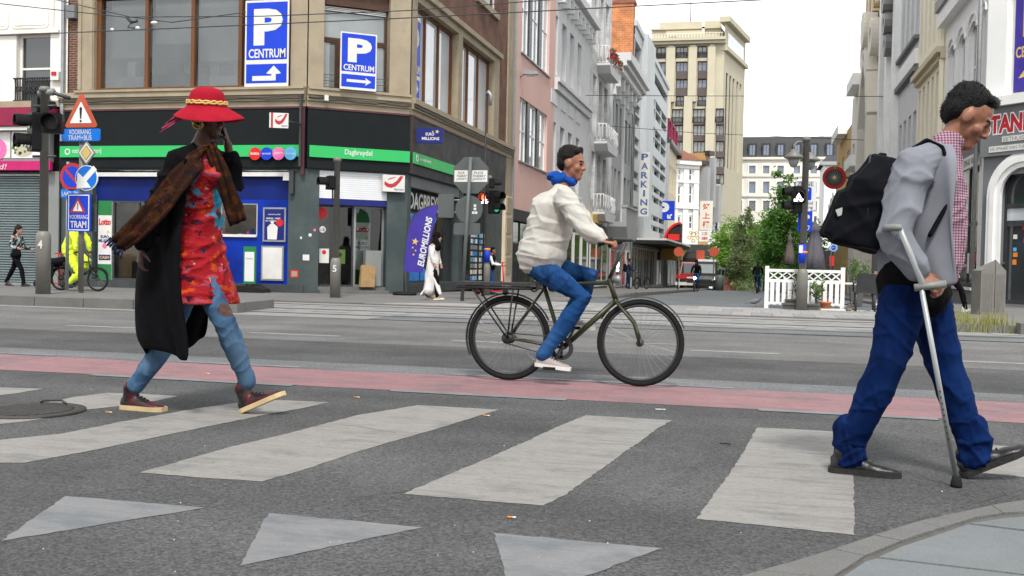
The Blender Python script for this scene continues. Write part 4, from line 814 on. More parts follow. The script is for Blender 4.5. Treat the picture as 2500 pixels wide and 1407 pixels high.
part(F1, 'awning_box', 'burgundy', wh, ul, F1.U(144, 290), F1.Z(70, 312), F1.Z(70, 268), .0, .45); part(F1, 'awning_bar', 'offwhite', wh, ul, F1.U(130, 290), F1.Z(70, 322), F1.Z(70, 314), .05, .4)
part(F1, 'sign_board', 'sign_grey', wh, ul, F1.U(132, 350), F1.Z(70, 397), F1.Z(70, 322), .0, .2)
for x0, x1, m in ((-150, 38, 'offwhite'), (42, 122, 'white_plain')): part(F1, 'printed_board', m, wh, F1.U(x0, 350), F1.U(x1, 350), F1.Z(70, 388), F1.Z(70, 324), .2, .215)
b = MB(); u, z = F1.uz(8, 367); F1.ring(b, u, z, .09, .29, .215, .225, n=28); b.build('donut_print', 'pink_print', wh)
b = MB()
for i in range(26): u, z = F1.uz(random.uniform(45, 100), random.uniform(352, 380)); F1.disc(b, u, z, random.uniform(.02, .06), .215, .219, n=7)
b.build('salad_print', 'leaf_plant', wh); b = MB(); u, z = F1.uz(70, 372); F1.disc(b, u, z, .3, .2155, .217, n=20, ry=.16); b.build('bread_print', 'cream', wh)
part(F1, 'magenta_band', 'magenta', wh, ul, F1.U(140, 405), F1.Z(70, 418), F1.Z(70, 396), .2, .3); text(F1, 'hart van de zoet stad!', F1.U(-180, 405), F1.U(34, 405), F1.Z(20, 416), F1.Z(20, 403), .3, 'offwhite', wh, .0, .3)
part(F1, 'side_pillar', 'sign_grey', wh, F1.U(104, 560), uR, .03, F1.Z(70, 419), -.1, .03); part(F1, 'dark_edge', 'black', wh, uR, U0, .03, 4.9, -.1, .05)
zt = F1.Z(50, 430); u1 = F1.U(104, 560); part(F1, 'shutter_rail', 'galv', wh, ul, u1, zt, zt + .05, -.04, .06); part(F1, 'shutter_head', 'pole_green', wh, ul, u1, zt, F1.Z(50, 419), -.2, -.05)
n = 42; slat = MB(); hh = (zt - .08) / n
for k in range(n):
 b = MB(); z0 = .08 + k * hh
 b.add([F1.p(u, z0 + dz_, dd) for u in (ul, u1) for dz_, dd in ((0, -.07), (hh * .35, -.03), (hh * .7, -.03), (hh, -.07))], [(0, 4, 5, 1), (1, 5, 6, 2), (2, 6, 7, 3)]); b.build('shutter_slat', 'shutter_slat', wh)
part(F1, 'shutter_foot', 'galv', wh, ul, u1, .03, .08, -.09, -.02)
MB().box(F1.p(ul, 0).x, F1.p(ur, 0).x, 25.2, 36, 0, 14).build('core', 'interior', wh)
# ================================================================== houses along the street, left side
def house(name, label, F, u0, u1, z1, holes, wm, depth=9, zb=-2.2, rev=.2, roof=None, top=None):
 t = thing(name, label, 'building', F.p((u0 + u1) / 2, 0, 0))
 b = wall(F, u0, u1, zb, z1, holes, rev=rev)
 for P in (((u0, 0), (u0, 1)), ((u1, 1), (u1, 0))):
  b.add([F.p(P[0][0], zb, -depth * P[0][1]), F.p(P[1][0], zb, -depth * P[1][1]), F.p(P[1][0], z1, -depth * P[1][1]), F.p(P[0][0], z1, -depth * P[0][1])], [(3, 2, 1, 0)])
 b.add([F.p(u0, z1, 0), F.p(u1, z1, 0), F.p(u1, z1, -depth), F.p(u0, z1, -depth)], [(0, 1, 2, 3)])
 b.build('wall', wm, t)
 b = MB(); F.box(b, u0 + .05, u1 - .05, zb, z1 - .05, -depth + .1, -rev - .25); b.build('core', 'dark_gap', t)
 return t
def reps(F, t, holes, **k):
 for h in holes: window(F, t, *h[:4], **k)
# pink house
hp = [(13.15, 18.6, 9.2, 12.9), (13.1, 18.5, 4.95, 7.45)]
t = house('pink_house', 'pink rendered house with large dark framed windows', F3, 11.75, 19.95, 16, hp + [(12.0, 19.7, -.3, 2.85)], 'pink_stucco')
for h in hp:
 for i, (a, c) in enumerate(((0, .27), (.36, .62), (.72, 1.0))):
  u = h[1] - h[0]; window(F3, t, h[0] + a * u, h[0] + c * u, h[2], h[3], 1 + (i == 0), 2, fr=.07, d=-.16, fm='white_plain', gm='win_sky')
 for a, c in ((.27, .36), (.62, .72)): part(F3, 'dark_pier', 'dark_metal', t, h[0] + a * u, h[0] + c * u, h[2], h[3], -.18, -.02)
 part(F3, 'sill', 'galv', t, h[0] - .1, h[1] + .1, h[2] - .06, h[2] - .002, -.02, .08)
window(F3, t, 12.0, 19.7, -.3, 2.85, 4, 1, fr=.12, d=-.15, fm='black', gm='win_dark', name='shop_window'); part(F3, 'shop_fascia', 'black', t, 11.8, 19.9, 2.55, 3.0, 0, .1)
part(F3, 'drain_pipe', 'galv', t, 11.78, 11.88, 0, 16, .02, .12)
# flag-like red sign
FQ = Fac(*F3.p(16.6, 0, .9)[:2], 1, 0); tag(part(FQ, 'blade_sign', 'red_bright', None, -.12, .12, FQ.Z(1306, 490), FQ.Z(1306, 446), 0, .08), 'narrow upright red sign on the pink house', 'sign')
# pale grey house
hg = [pw(F3, 1349, 28, 1362, 180), pw(F3, 1372, 54, 1383, 200), pw(F3, 1391, 77, 1401, 213), pw(F3, 1410, 98, 1419, 228)]
zt, zb_ = max(h[3] for h in hg), sum(h[2] for h in hg) / 4
hg = [(h[0], h[1], zb_, hg[1][3]) for h in hg]; hl = [(h[0], h[1], 4.4, 7.4) for h in hg]
t = house('pale_grey_house', 'pale grey plastered house with four tall windows per floor', F3, 19.95, 29.85, 14.0, hg + hl, 'grey_stucco', rev=.42)
reps(F3, t, hg + hl, nx=1, nz=2, fr=.06, d=-.38, fm='grey_stucco', gm='win_dark')
for z0, z1, dd in ((zb_ - .35, zb_ - .15, .25), (zb_ - .7, zb_ - .35, .14), (13.4, 13.7, .3), (13.7, 14.1, .55)): part(F3, 'cornice', 'grey_stucco', t, 19.97, 29.83, z0, z1, -.1, dd)
for h in hg:
 part(F3, 'apron_panel', 'lightgrey_wall', t, h[0] - .1, h[1] + .1, zb_ - 1.4, zb_ - .8, 0, .035)
for i in range(9): part(F3, 'bracket', 'lightgrey_wall', t, 20.3 + i * 1.12, 20.6 + i * 1.12, 12.9, 13.4, 0, .35)
part(F3, 'shop_front', 'grey_dark', t, 20.1, 29.7, -.6, 2.7, 0, .12); part(F3, 'shop_sign', 'offwhite', t, 20.1, 29.7, 2.7, 3.5, 0, .15)
for i in range(4): window(F3, t, 20.4 + i * 2.35, 22.4 + i * 2.35, -.3, 2.5, 1, 1, fr=.1, d=.12, fm='offwhite', gm='win_dark', name='shop_window')
# narrow white brick house with curly balconies
hw = [(31.0 + i * 2.15, 32.3 + i * 2.15, z0, z1) for z0, z1 in ((4.6, 7.3), (8.4, 11.6), (13.0, 16.6)) for i in range(3)]
t = house('white_brick_house', 'narrow white brick house with curly white balconies', F3, 29.85, 37.7, 17.5, hw, 'brick_white_paint', rev=.4); reps(F3, t, hw, nx=1, nz=2, fr=.06, d=-.36, fm='offwhite', gm='win_dark')
def balcony(t, u0, u1, z, dd, curly=True, fl=False, m='lightgrey_wall', sl='grey_stucco'):
 b = MB(); F3.prism(b, [(u0 + .5, z - .5), (u1 - .5, z - .5), (u1, z - .12), (u1, z), (u0, z), (u0, z - .12)], 0, dd); o = b.build('balcony_slab', sl, t); b = MB()
 pts = [(u0 + .08, dd - .08 - (dd - .1) * i / 3 * 0, 0) for i in range(1)]
 L = [(F3.p(u0 + .1, 0, .05 + (dd - .15) * i / 3)) for i in range(4)] + [F3.p(u0 + .1 + (u1 - u0 - .2) * i / 8, 0, dd - .1) for i in range(1, 9)] + [F3.p(u1 - .1, 0, dd - .1 - (dd - .15) * i / 3) for i in range(1, 4)]
 for zz in (z + .08, z + 1.0): b.tube([p + Vector((0, 0, zz)) for p in L], .04, 5)
 for p in L:
  n_ = (p - F3.p((u0 + u1) / 2, 0, 0)); n_.z = 0; n_.normalize()
  b.tube([p + Vector((0, 0, z + .05)), p + n_ * (.22 if curly else 0) + Vector((0, 0, z + .35)), p + n_ * .04 + Vector((0, 0, z + .75)), p + n_ * (.12 if curly else 0) + Vector((0, 0, z + 1.0))], .035, 5)
 b.build('balcony_rail', m, o)
 if fl:
  b = MB()
  for _ in range(220):
   c = F3.p(random.uniform(u0, u1), z + random.uniform(.3, .9), dd + random.uniform(-.15, .15)); d_ = Vector((random.uniform(-1, 1), random.uniform(-1, 1), random.uniform(-1, 1))) * .13; e_ = d_.cross(Vector((.3, .5, .8))).normalized() * .09
   b.add([c - d_, c + e_, c + d_, c - e_], [(0, 1, 2, 3)], 0 if random.random() < .7 else 1)
  b.build('flowers', ['flower_red', 'leaf_dark'], o)
balcony(t, 32.2, 36.6, 12.4, .75, fl=True); balcony(t, 31.8, 36.4, 7.9, .75); balcony(t, 31.8, 36.4, 3.9, .7)
part(F3, 'shop_front', 'grey_dark', t, 30.0, 37.6, -1, 3.2, 0, .1); window(F3, t, 30.4, 37.2, -.4, 2.4, 3, 1, fr=.12, d=.1, fm='offwhite', gm='win_dark', name='shop_window'); part(F3, 'shop_sign', 'gold_flat', t, 30.1, 33.5, 3.25, 3.7, 0, .3)
# grey house with bracketed cornice
hb = [(38.6 + i * 1.9, 39.6 + i * 1.9, z0, z1) for z0, z1 in ((4.6, 7.2), (8.3, 11.4)) for i in range(3)] + [(45.2, 46.6, 8.0, 11.0), (47.4, 48.4, 8.0, 11.0), (45.2, 46.6, 4.4, 7.0), (47.4, 48.4, 4.4, 7.0)]
t = house('grey_cornice_house', 'mid grey house under a heavy bracketed cornice with a bay', F3, 37.7, 49.3, 14.0, hb, 'grey_mid', rev=.35); reps(F3, t, hb, nx=1, nz=2, fr=.07, d=-.32, fm='grey_stucco', gm='win_dark')
for z0, z1, dd in ((12.6, 12.9, .3), (13.3, 13.6, 1.0), (13.6, 14.1, 1.25)): part(F3, 'cornice', 'grey_stucco', t, 37.72, 49.28, z0, z1, -.1, dd)
for i in range(16):
 u = 38.0 + i * .72; part(F3, 'dentil', 'white_plain', t, u, u + .36, 12.95, 13.3, .02, .75)
for i in range(5):
 u = 38.2 + i * 2.1; b = MB(); F3.box(b, u, u + .5, 11.6, 12.6, 0, .3); F3.box(b, u + .05, u + .45, 12.1, 12.95, .3, .55); b.build('bracket', 'lightgrey_wall', t)
part(F3, 'pilaster', 'lightgrey_wall', t, 37.75, 38.3, 3.6, 12.5, 0, .12); part(F3, 'pilaster', 'lightgrey_wall', t, 43.9, 44.4, 3.6, 12.5, 0, .12)
b = MB(); F3.prism(b, [(38.4, 2.6), (43.6, 2.6), (44.0, 3.3), (44.0, 3.6), (38.0, 3.6), (38.0, 3.3)], 0, 1.2); F3.box(b, 38.1, 43.9, 3.6, 4.5, .9, 1.15); F3.box(b, 38.05, 43.95, 4.5, 4.65, .8, 1.22); b.build('stone_balcony', 'grey_mid', t)
part(F3, 'shop_front', 'grey_mid', t, 37.8, 49.2, -1.2, 2.4, 0, .1)
for a, c, m in ((38.4, 40.6, 'red_bright'), (41.2, 43.4, 'win_dark'), (44.2, 46.0, 'red_bright'), (46.6, 48.8, 'win_dark')): window(F3, t, a, c, -.6, 1.9, 1, 2, fr=.1, d=.1, fm='offwhite', gm=m, name='shop_window')
b = MB(); b.tube([F3.p(48.9, 13.4, .9), F3.p(48.9, 12.5, .2), F3.p(48.9, 3.9, .2), F3.p(49.1, 3.5, .5), F3.p(49.1, 2.6, .2), F3.p(49.1, 0, .2)], .07); b.build('drain_pipe', 'galv', t)
FQ = Fac(*F3.p(43.5, 0, 1.0)[:2], 1, 0); z0, z1 = FQ.Z(1458, 550), FQ.Z(1458, 523); u0, u1 = FQ.U(1447, 540), FQ.U(1472, 540)
s_ = thing('smile_sign', 'small white square sign with a red smile logo', 'sign', FQ.p(u0, z0)); part(FQ, 'panel', 'white_plain', s_, u0, u1, z0, z1, 0, .1); b = MB(); c_ = (u0 + u1) / 2; FQ.ring(b, c_, z0 + (z1 - z0) * .55, .16, .26, .1, .11, a0=190, a1=350); FQ.box(b, c_, c_ + .25, z1 - .25, z1 - .13, .1, .11); FQ.disc(b, c_ - .2, z1 - .2, .06, .1, .11); b.build('smile_logo', 'red_bright', s_)
# orange brick gable wall rising behind
X0 = aty(1468, 70, 75.5).x; t = thing('orange_brick_gable', 'orange brick gable wall rising above the grey roofs', 'wall', (-12, 75.6, 0))
MB().box(X0, -9.3, 75.4, 76.4, 8, aty(1500, 10, 75.5).z).build('gable', 'brick_orange', t); MB().box(X0 - .1, -9.2, 75.3, 76.5, aty(1500, 10, 75.5).z, aty(1500, 10, 75.5).z + .25).build('coping', 'roof_red', t)
# grey parking building
pk = thing('parking_building', 'pale grey panelled car park with rows of dark ventilation slots', 'building', F3.p(63, 0))
PU = (49.3, 77.9); pz = 18.6
slots = [(F3.Z(1540, y0), F3.Z(1540, y1)) for y0, y1 in ((262, 236), (293, 266), (344, 323), (377, 354), (430, 411), (461, 442), (515, 499), (546, 529))] + [(F3.Z(1540, 175), F3.Z(1540, 150)), (F3.Z(1540, 206), F3.Z(1540, 180))]
slots = [s for s in slots if s[1] < 17.2]
cols = [(49.6, 53.6), (60.3, 77.0)]
hs_ = [(a, c, s[0], s[1]) for a, c in cols for s in slots] + [(60.3, 77, 16.8, 17.7), (49.6, 53.6, 16.2, 17.5)]
b = wall(F3, PU[0], PU[1], 2.9, pz, hs_, d=.05, rev=.4); F3.box(b, PU[0], PU[1], pz - .2, pz + .25, -.3, .2); b.build('panel_wall', 'parking_panel', pk)
for a in (65.6, 71.2):
 for s in slots: part(F3, 'slot_divider', 'parking_panel', pk, a, a + .35, s[0], s[1], -.3, .03)
part(F3, 'pilaster', 'parking_panel', pk, 54.2, 60.0, 2.9, pz + .3, .05, .5)
b = MB(); F3.box(b, PU[0] + .02, PU[1] - .02, -2.2, pz - .3, -14, -.35); b.build('core', 'dark_gap', pk)
b = MB(); F3.quad(b, PU[0], PU[1], pz + .2, pz + .21, 0); F3.box(b, PU[0], PU[1], -2.2, pz, -14.2, -14); b.build('rear_wall', 'parking_panel', pk)
part(F3, 'ground_wall', 'grey_mid', pk, PU[0], PU[1], -2.2, 2.9, -.3, 0)
b = MB(); F3.prism(b, [(50, 2.5), (77, 2.5), (77, 2.75), (50, 2.75)], .0, 2.6); b.build('awning', 'awning_dark', pk); part(F3, 'awning_edge', 'offwhite', pk, 50, 77, 2.76, 2.9, 0, 2.7)
for a, c in ((50.5, 54), (54.6, 58), (59, 63), (64, 68), (70, 76)): window(F3, pk, a, c, -1.0, 2.3, 2, 1, fr=.12, d=.02, fm='offwhite', gm='win_grey' if a < 60 else 'win_dark', name='shop_window')
o = part(F3, 'yellow_sign', 'sign_yellow', pk, 72, 77.6, 1.4, 2.6, .3, 2.2)
FQ = Fac(*F3.p(51.0, 0, 1.2)[:2], 1, 0); z0, z1 = FQ.Z(1573, 529), FQ.Z(1573, 372); u0, u1 = FQ.U(1561, 450), FQ.U(1586, 450)
s_ = thing('vertical_parking_sign', 'tall white sign with blue letters spelling parking downwards', 'sign', FQ.p(u0, z0)); part(FQ, 'panel', 'offwhite', s_, u0, u1, z0, z1, -.15, .15)
for i, ch in enumerate('PARKING'):
 hh = (z1 - z0) / 7.1; zc = z1 - (i + .55) * hh; w_ = .26 if ch != 'I' else .08; text(FQ, ch, (u0 + u1) / 2 - w_, (u0 + u1) / 2 + w_, zc - hh * .36, zc + hh * .36, .15, 'text_blue', s_, .03)
FQ = Fac(*F3.p(75.0, 0, 1.3)[:2], 1, 0); z0, z1 = FQ.Z(1624, 538), FQ.Z(1624, 491); u0, u1 = FQ.U(1602, 510), FQ.U(1647, 510)
s_ = thing('square_parking_sign', 'square blue parking sign with arrow pointing down left by the car park', 'sign', FQ.p(u0, z0)); part(FQ, 'panel', 'sign_blue', s_, u0, u1, z0, z1, -.15, .15)
W = u1 - u0; text(FQ, 'P', u0 + .08 * W, u0 + .72 * W, z0 + .1 * W, z1 - .08 * W, .15, 'offwhite', s_, .05); b = MB(); FQ.bar(b, u0 + .86 * W, z0 + .32 * W, u0 + .68 * W, z0 + .14 * W, .09 * W, .15, .16); FQ.bar(b, u0 + .63 * W, z0 + .12 * W, u0 + .82 * W, z0 + .12 * W, .08 * W, .151, .161); FQ.bar(b, u0 + .65 * W, z0 + .1 * W, u0 + .65 * W, z0 + .3 * W, .08 * W, .152, .162); b.build('arrow', 'offwhite', s_); part(FQ, 'bracket', 'dark_metal', s_, u0 - .6, u0, z0 + .3, z0 + .5, -.05, .05)
# farther houses, left side
hc = [(79.5 + i * 2.6, 80.9 + i * 2.6, z0, z1) for z0, z1 in ((4.5, 7.5), (8.6, 11.4)) for i in range(5)]
t = house('cream_house', 'cream house with red dormer frames and steep dark roof', F3, 77.95, 93, 13.2, hc, 'cream_wall'); reps(F3, t, hc, nx=1, nz=2, fr=.1, fm='cream_pale', gm='win_grey')
b = MB(); F3.prism(b, [(77.95, 13.2), (93, 13.2), (93, 13.6), (77.95, 13.6)], -.2, .5); b.build('gutter', 'dark_metal', t); b = MB(); b.add([F3.p(77.95, 13.6, .3), F3.p(93, 13.6, .3), F3.p(93, 18.5, -3), F3.p(77.95, 18.5, -3), F3.p(77.95, 13.6, -6), F3.p(93, 13.6, -6)], [(0, 1, 2, 3), (3, 2, 5, 4), (0, 3, 4), (1, 5, 2)]); b.build('roof', 'slate', t)
for i in range(3):
 w = window(F3, t, 79.6 + i * 4.4, 82.0 + i * 4.4, 13.8, 15.9, 1, 1, fr=.2, d=-.3, fm='burgundy', gm='win_dark', fd=.4, name='dormer')
part(F3, 'shop_front', 'awning_dark', t, 78.2, 92.8, -2, 3.4, 0, .3); part(F3, 'drain_pipe', 'grey_mid', t, 77.97, 78.3, -1.5, 13.2, .02, .3)
for i in range(3): window(F3, t, 78.8 + i * 4.6, 82.4 + i * 4.6, -1.2, 2.4, 1, 1, fr=.25, d=.3, fm='sign_grey', gm='win_dark', name='shop_window')
FW = Fac(aty(1643, 600, 118).x, 118, .80, .60); wu = FW.U(1700, 500)
hv = [pw(FW, x, y0, x + 10, y1) for x in (1653, 1681) for y0, y1 in ((411, 442), (452, 498), (526, 560))]
t = house('white_corner_house', 'white rendered corner house with plaster mouldings and red tiled roof', FW, 0, wu, FW.Z(1670, 392), hv, 'white_wall', depth=8); reps(FW, t, hv, nx=1, nz=2, fr=.15, fm='white_plain', gm='win_dark')
zc = FW.Z(1670, 392)
for z0, z1, dd in ((zc - .9, zc - .5, .2), (zc - .5, zc, .6), (FW.Z(1670, 447), FW.Z(1670, 444), .25), (FW.Z(1670, 510), FW.Z(1670, 505), .3)): part(FW, 'cornice', 'white_plain', t, -.2, wu + .2, z0, z1, -.1, dd)
for x in (1646, 1672, 1697): part(FW, 'pilaster', 'white_plain', t, FW.U(x, 500) - .35, FW.U(x, 500) + .35, 0, zc - 1, 0, .2)
b = MB(); b.add([FW.p(-.3, zc, .7), FW.p(wu + .3, zc, .7), FW.p(wu / 2 + 2, zc + 1.7, -4), FW.p(wu / 2 - 2, zc + 1.7, -4), FW.p(-.3, zc, -8), FW.p(wu + .3, zc, -8)], [(0, 1, 2, 3), (1, 5, 2), (0, 3, 4), (3, 2, 5, 4)]); b.build('roof', 'roof_red', t)
part(FW, 'awning', 'awning_dark', t, -1, wu + 1, FW.Z(1670, 628), FW.Z(1670, 612), 0, 4)
FO = Fac(*FW.p(wu, 0, 0)[:2], .42, .9); ou = FO.U(1742, 500)
for nm, lb, xa, xb, yt, m in (('grey_dormer_house', 'narrow tan house with grey dormer seen past the white corner', 1701, 1718, 395, 'ochre'), ('ochre_house', 'narrow ochre house with dark window bays down the street', 1718, 1731, 372, 'ochre'), ('pale_end_house', 'narrow white house at the end of the left row', 1731, 1746, 440, 'white_wall')):
 a, c = FO.U(xa, 500), FO.U(xb, 500); z1 = FO.Z(xa, yt); hh = [(a + (c - a) * q, a + (c - a) * (q + .3), z, z + 3) for q in (.12, .58) for z in np.arange(4, z1 - 4, 4.6)]
 t = house(nm, lb, FO, a, c - .02, z1, hh, m); reps(FO, t, hh, nx=1, nz=1, fr=.15, fm='cream_pale', gm='win_dark', panes=False); part(FO, 'gutter', 'dark_metal', t, a, c, z1 - .3, z1 + .2, -.2, .6)
 part(FO, 'bay', 'grey_mid', t, a + (c - a) * .3, a + (c - a) * .75, z1 * .55, z1 - .6, 0, 1.0)
# hanging signs down the street
def blade(name, label, px, py0, py1, w, Y, m, txt, tm, vertical=True, rows=None):
 Fq = Fac(aty(px, 500, Y).x - w / 2, Y, 1, 0); z0, z1 = Fq.Z(px, py1), Fq.Z(px, py0); s = thing(name, label, 'sign', Fq.p(0, z0)); part(Fq, 'panel', m, s, 0, w, z0, z1, -.15, .15); n = len(txt)
 for i, ch in enumerate(txt):
  hh = (z1 - z0) / (n + .3); zc = z1 - (i + .65) * hh; text(Fq, ch, w * .22, w * .78, zc - hh * .36, zc + hh * .36, .15, tm, s, .02)
 return s, Fq, z0, z1
blade('burger_sign', 'narrow white sign with dark letters spelling smash downwards', 1746, 460, 505, 1.0, 130, 'white_plain', 'SMASH', 'text_blue'); blade('burger_sign', 'narrow dark sign with white letters reading downwards', 1744, 516, 568, .9, 130, 'navy', 'BURGERS', 'offwhite')
blade('restaurant_sign', 'tall cream sign with red Chinese characters', 1725, 491, 562, 1.35, 112, 'cream_pale', '好上樓', 'red_bright'); blade('restaurant_sign', 'small white sign with red characters below the Chinese sign', 1723, 564, 590, 1.3, 112, 'white_plain', '酒家', 'red_bright')
# casino canopy and other awnings
t = thing('casino_canopy', 'dark rounded canopy with red trim over a doorway down the left row', 'canopy', F3.p(84, 2, 1)); Fq = Fac(aty(1622, 575, 100).x, 100, 1, 0); w_ = Fq.U(1662, 575); z0, z1 = Fq.Z(1640, 600), Fq.Z(1640, 545)
b = MB(); pts = [(w_ * math.cos(R(a)) * -1 + w_, z0 + (z1 - z0) * math.sin(R(a))) for a in range(0, 95, 9)] + [(w_, z0)]; Fq.prism(b, pts, -2, .3); b.build('shell', 'awning_dark', t); b = MB()
for i in range(len(pts) - 2): Fq.bar(b, *pts[i], *pts[i + 1], .22, .3, .45)
Fq.box(b, 0, w_, z0 - .12, z0 + .12, .3, .46); Fq.box(b, .4, w_ - .1, z0 + .5, z0 + 1.1, .3, .5); b.build('red_trim', 'red_bright', t); b = MB(); Fq.prism(b, [(.1, z0 - .15), (w_, z0 - .15), (w_ * .85, z0 - 1.2), (w_ * .25, z0 - 1.2)], -2, .2); b.build('valance', 'burgundy', t)
t = thing('pub_canopy', 'dark terrace canopy with gold emblem behind the red truck', 'canopy', (aty(1690, 640, 104).x, 104, 0)); a, c = aty(1652, 640, 104), aty(1752, 610, 104)
b = MB(); b.hexa([(a.x, 100, c.z - 1.2), (c.x - .6, 100, c.z - 1.2), (c.x - .6, 110, c.z), (a.x, 110, c.z), (a.x, 100, c.z - .9), (c.x - .6, 100, c.z - .9), (c.x - .6, 110, c.z + .6), (a.x, 110, c.z + .6)]); b.build('roof', 'awning_dark', t)
for x in (a.x + .3, (a.x + c.x) / 2, c.x - .9): MB().box(x, x + .2, 100.2, 100.4, -1.7, c.z - 1).build('post', 'dark_metal', t)
g0 = aty(1670, 600, 103); b = MB(); Fq = Fac(g0.x, 103, 1, 0)
for i, (x, y, r_) in enumerate(((.5, .8, .2), (.9, 1.1, .28), (1.3, .8, .2), (.9, .5, .2), (.6, 1.3, .15), (1.2, 1.3, .15))): Fq.ring(b, x, g0.z + y, r_ * .55, r_, 0, .2, n=12)
b.build('emblem', 'gold_flat', t); MB().box(a.x + .2, c.x - 1, 109.6, 109.8, -1.8, c.z).build('back_wall', 'interior', t)
# ================================================================== tower and the block closing the street
FT = Fac(aty(1587, 100, 200).x, 200, 1, 0)
tw = thing('tower_block', 'tall cream art deco tower with dark window columns', 'building', FT.p(8, 0)); tu = FT.U(1766, 200); ztop = FT.Z(1680, 95)
colsU = [(1603, 1625), (1650, 1679), (1703, 1726)]; rowsU = [(113, 142), (150, 175), (193, 216), (234, 260)]
colsL = [(1640, 1668), (1692, 1722), (1747, 1768)]; rowsL = [(266, 300), (305, 332), (345, 372), (385, 410), (425, 450)]
WH = []
for (a, c) in colsU:
 for (y0, y1) in rowsU: WH.append((FT.U(a, y0), FT.U(c, y0), FT.Z(1680, y1), FT.Z(1680, y0), y0))
for (a, c) in colsL:
 for (y0, y1) in rowsL: WH.append((FT.U(a, y0), FT.U(c, y0), FT.Z(1680, y1), FT.Z(1680, y0), y0))
b = wall(FT, 0, tu, -2, ztop, [h[:4] for h in WH], rev=.6); b.build('front_wall', 'cream', tw)
for h in WH:
 window(FT, tw, *h[:4], 3 if h[1] - h[0] > 2 else 2, 1, fr=.18, d=-.55, fm='brown_spandrel', gm='win_blue' if h[4] in (150, 193) else 'win_grey', fd=.15, panes=False)
 if h[4] in (113, 234, 266):
  g = MB(); FT.box(g, h[0], h[1], h[2] + 1.0, h[2] + 1.12, .0, .12)
  for i in range(9): u = h[0] + (h[1] - h[0]) * i / 8; FT.box(g, u - .05, u + .05, h[2], h[2] + 1.0, .02, .1)
  g.build('balcony_rail', 'black', tw)
for (a, c) in colsU: part(FT, 'spandrel', 'brown_spandrel', tw, FT.U(a, 180), FT.U(c, 180), FT.Z(1680, 234), FT.Z(1680, 216), -.6, .04); part(FT, 'spandrel', 'brown_spandrel', tw, FT.U(a, 180), FT.U(c, 180), FT.Z(1680, 193), FT.Z(1680, 175), -.6, .04)
for (a, c) in colsL:
 for y0, y1 in ((300, 305), (332, 345), (372, 385), (410, 425)): part(FT, 'spandrel', 'brown_spandrel', tw, FT.U(a, y0), FT.U(c, y0), FT.Z(1680, y1), FT.Z(1680, y0), -.6, .04)
for x0, x1 in ((1627, 1648), (1681, 1701), (1728, 1746), (1590, 1601)):
 part(FT, 'pier', 'cream', tw, FT.U(x0, 180), FT.U(x1, 180), FT.Z(1680, 250), FT.Z(1680, 118), 0, 1.0); part(FT, 'pier_cap', 'cream', tw, FT.U(x0 + 3, 180), FT.U(x1 - 3, 180), FT.Z(1680, 118), FT.Z(1680, 112), 0, .7)
for x0, x1 in ((1618, 1638), (1670, 1690), (1724, 1745)): part(FT, 'pier', 'cream', tw, FT.U(x0, 300), FT.U(x1, 300), -2, FT.Z(1680, 237), 0, 1.4)
for y0, y1, dd in ((110, 103, 1.2), (103, 96, 1.8)): part(FT, 'cornice', 'cream', tw, -.3, tu + .3, FT.Z(1680, y0), FT.Z(1680, y1), -.5, dd)
# tower side (angled) and upper storeys
FS = Fac(*FT.p(tu, 0, 0)[:2], .18, .98); su = 20.0
sh = [(2.2 + i * 3.1, 4.0 + i * 3.1, 20.0, 38.0) for i in range(3)] + [(12.0, 14, 20, 38), (15, 17, 20, 38)]
b = wall(FS, 0, su, -2, ztop + 3, sh, rev=.5); b.build('side_wall', 'cream', tw)
for h in sh: window(FS, tw, *h, 1, 6, fr=.25, d=-.45, fm='cream_pale', gm='win_dark', panes=False)
part(FS, 'cornice', 'cream', tw, -.2, su, ztop + 3, ztop + 4, -1, 1.0); part(FS, 'cornice', 'cream', tw, -.2, su, ztop - 2.4, ztop - 1.6, -1, .7); part(FS, 'clerestory', 'win_sky', tw, 3, su - 2, ztop - 1.2, ztop + 1.6, -.2, .06)
bk = [FT.p(0, 0, -.6), FT.p(tu, 0, -.6), FS.p(su, 0, -.5), FT.p(0, 0, -22)]
b = MB(); b.poly([p[:2] for p in bk], -2, ztop - .2); b.build('core', 'dark_gap', tw)
b = MB(); b.poly([FT.p(.3, 0, -.3)[:2], FT.p(tu, 0, -.3)[:2], FS.p(su, 0, -.4)[:2], FT.p(.3, 0, -21)[:2]], ztop - .2, ztop + .3); b.build('roof_deck', 'cream', tw)
zA = FT.Z(1680, 60); zB = FT.Z(1680, 38)
b = MB(); b.poly([FT.p(FT.U(1588, 70), 0, -3)[:2], FT.p(FT.U(1758, 70), 0, -3)[:2], FS.p(su, 0, -2)[:2], FT.p(FT.U(1588, 70), 0, -20)[:2]], ztop, zA); b.build('upper_storey', 'cream', tw)
b = MB(); b.poly([FT.p(FT.U(1604, 50), 0, -5)[:2], FT.p(FT.U(1760, 50), 0, -5)[:2], FS.p(su - 6, 0, -4)[:2], FT.p(FT.U(1604, 50), 0, -18)[:2]], zA, zB); b.build('penthouse', 'cream', tw)
for y0, y1, d0 in ((64, 60, -2.4), (72, 70, -2.8)): part(FT, 'cornice', 'cream', tw, FT.U(1586, 70), FT.U(1760, 70), FT.Z(1680, y0), FT.Z(1680, y1), -3.5, d0)
part(FT, 'dormer', 'cream', tw, FT.U(1625, 80), FT.U(1716, 80), ztop, FT.Z(1680, 72), -3, -1.2); window(FT, tw, FT.U(1633, 90), FT.U(1652, 90), FT.Z(1680, 96), FT.Z(1680, 86), 2, 1, fr=.15, d=-1.15, fm='brown_spandrel', gm='win_blue')
g = MB()
for i in range(24): u = .5 + i * (tu - 1) / 23; FT.box(g, u - .05, u + .05, ztop, ztop + 1.1, -.6, -.5)
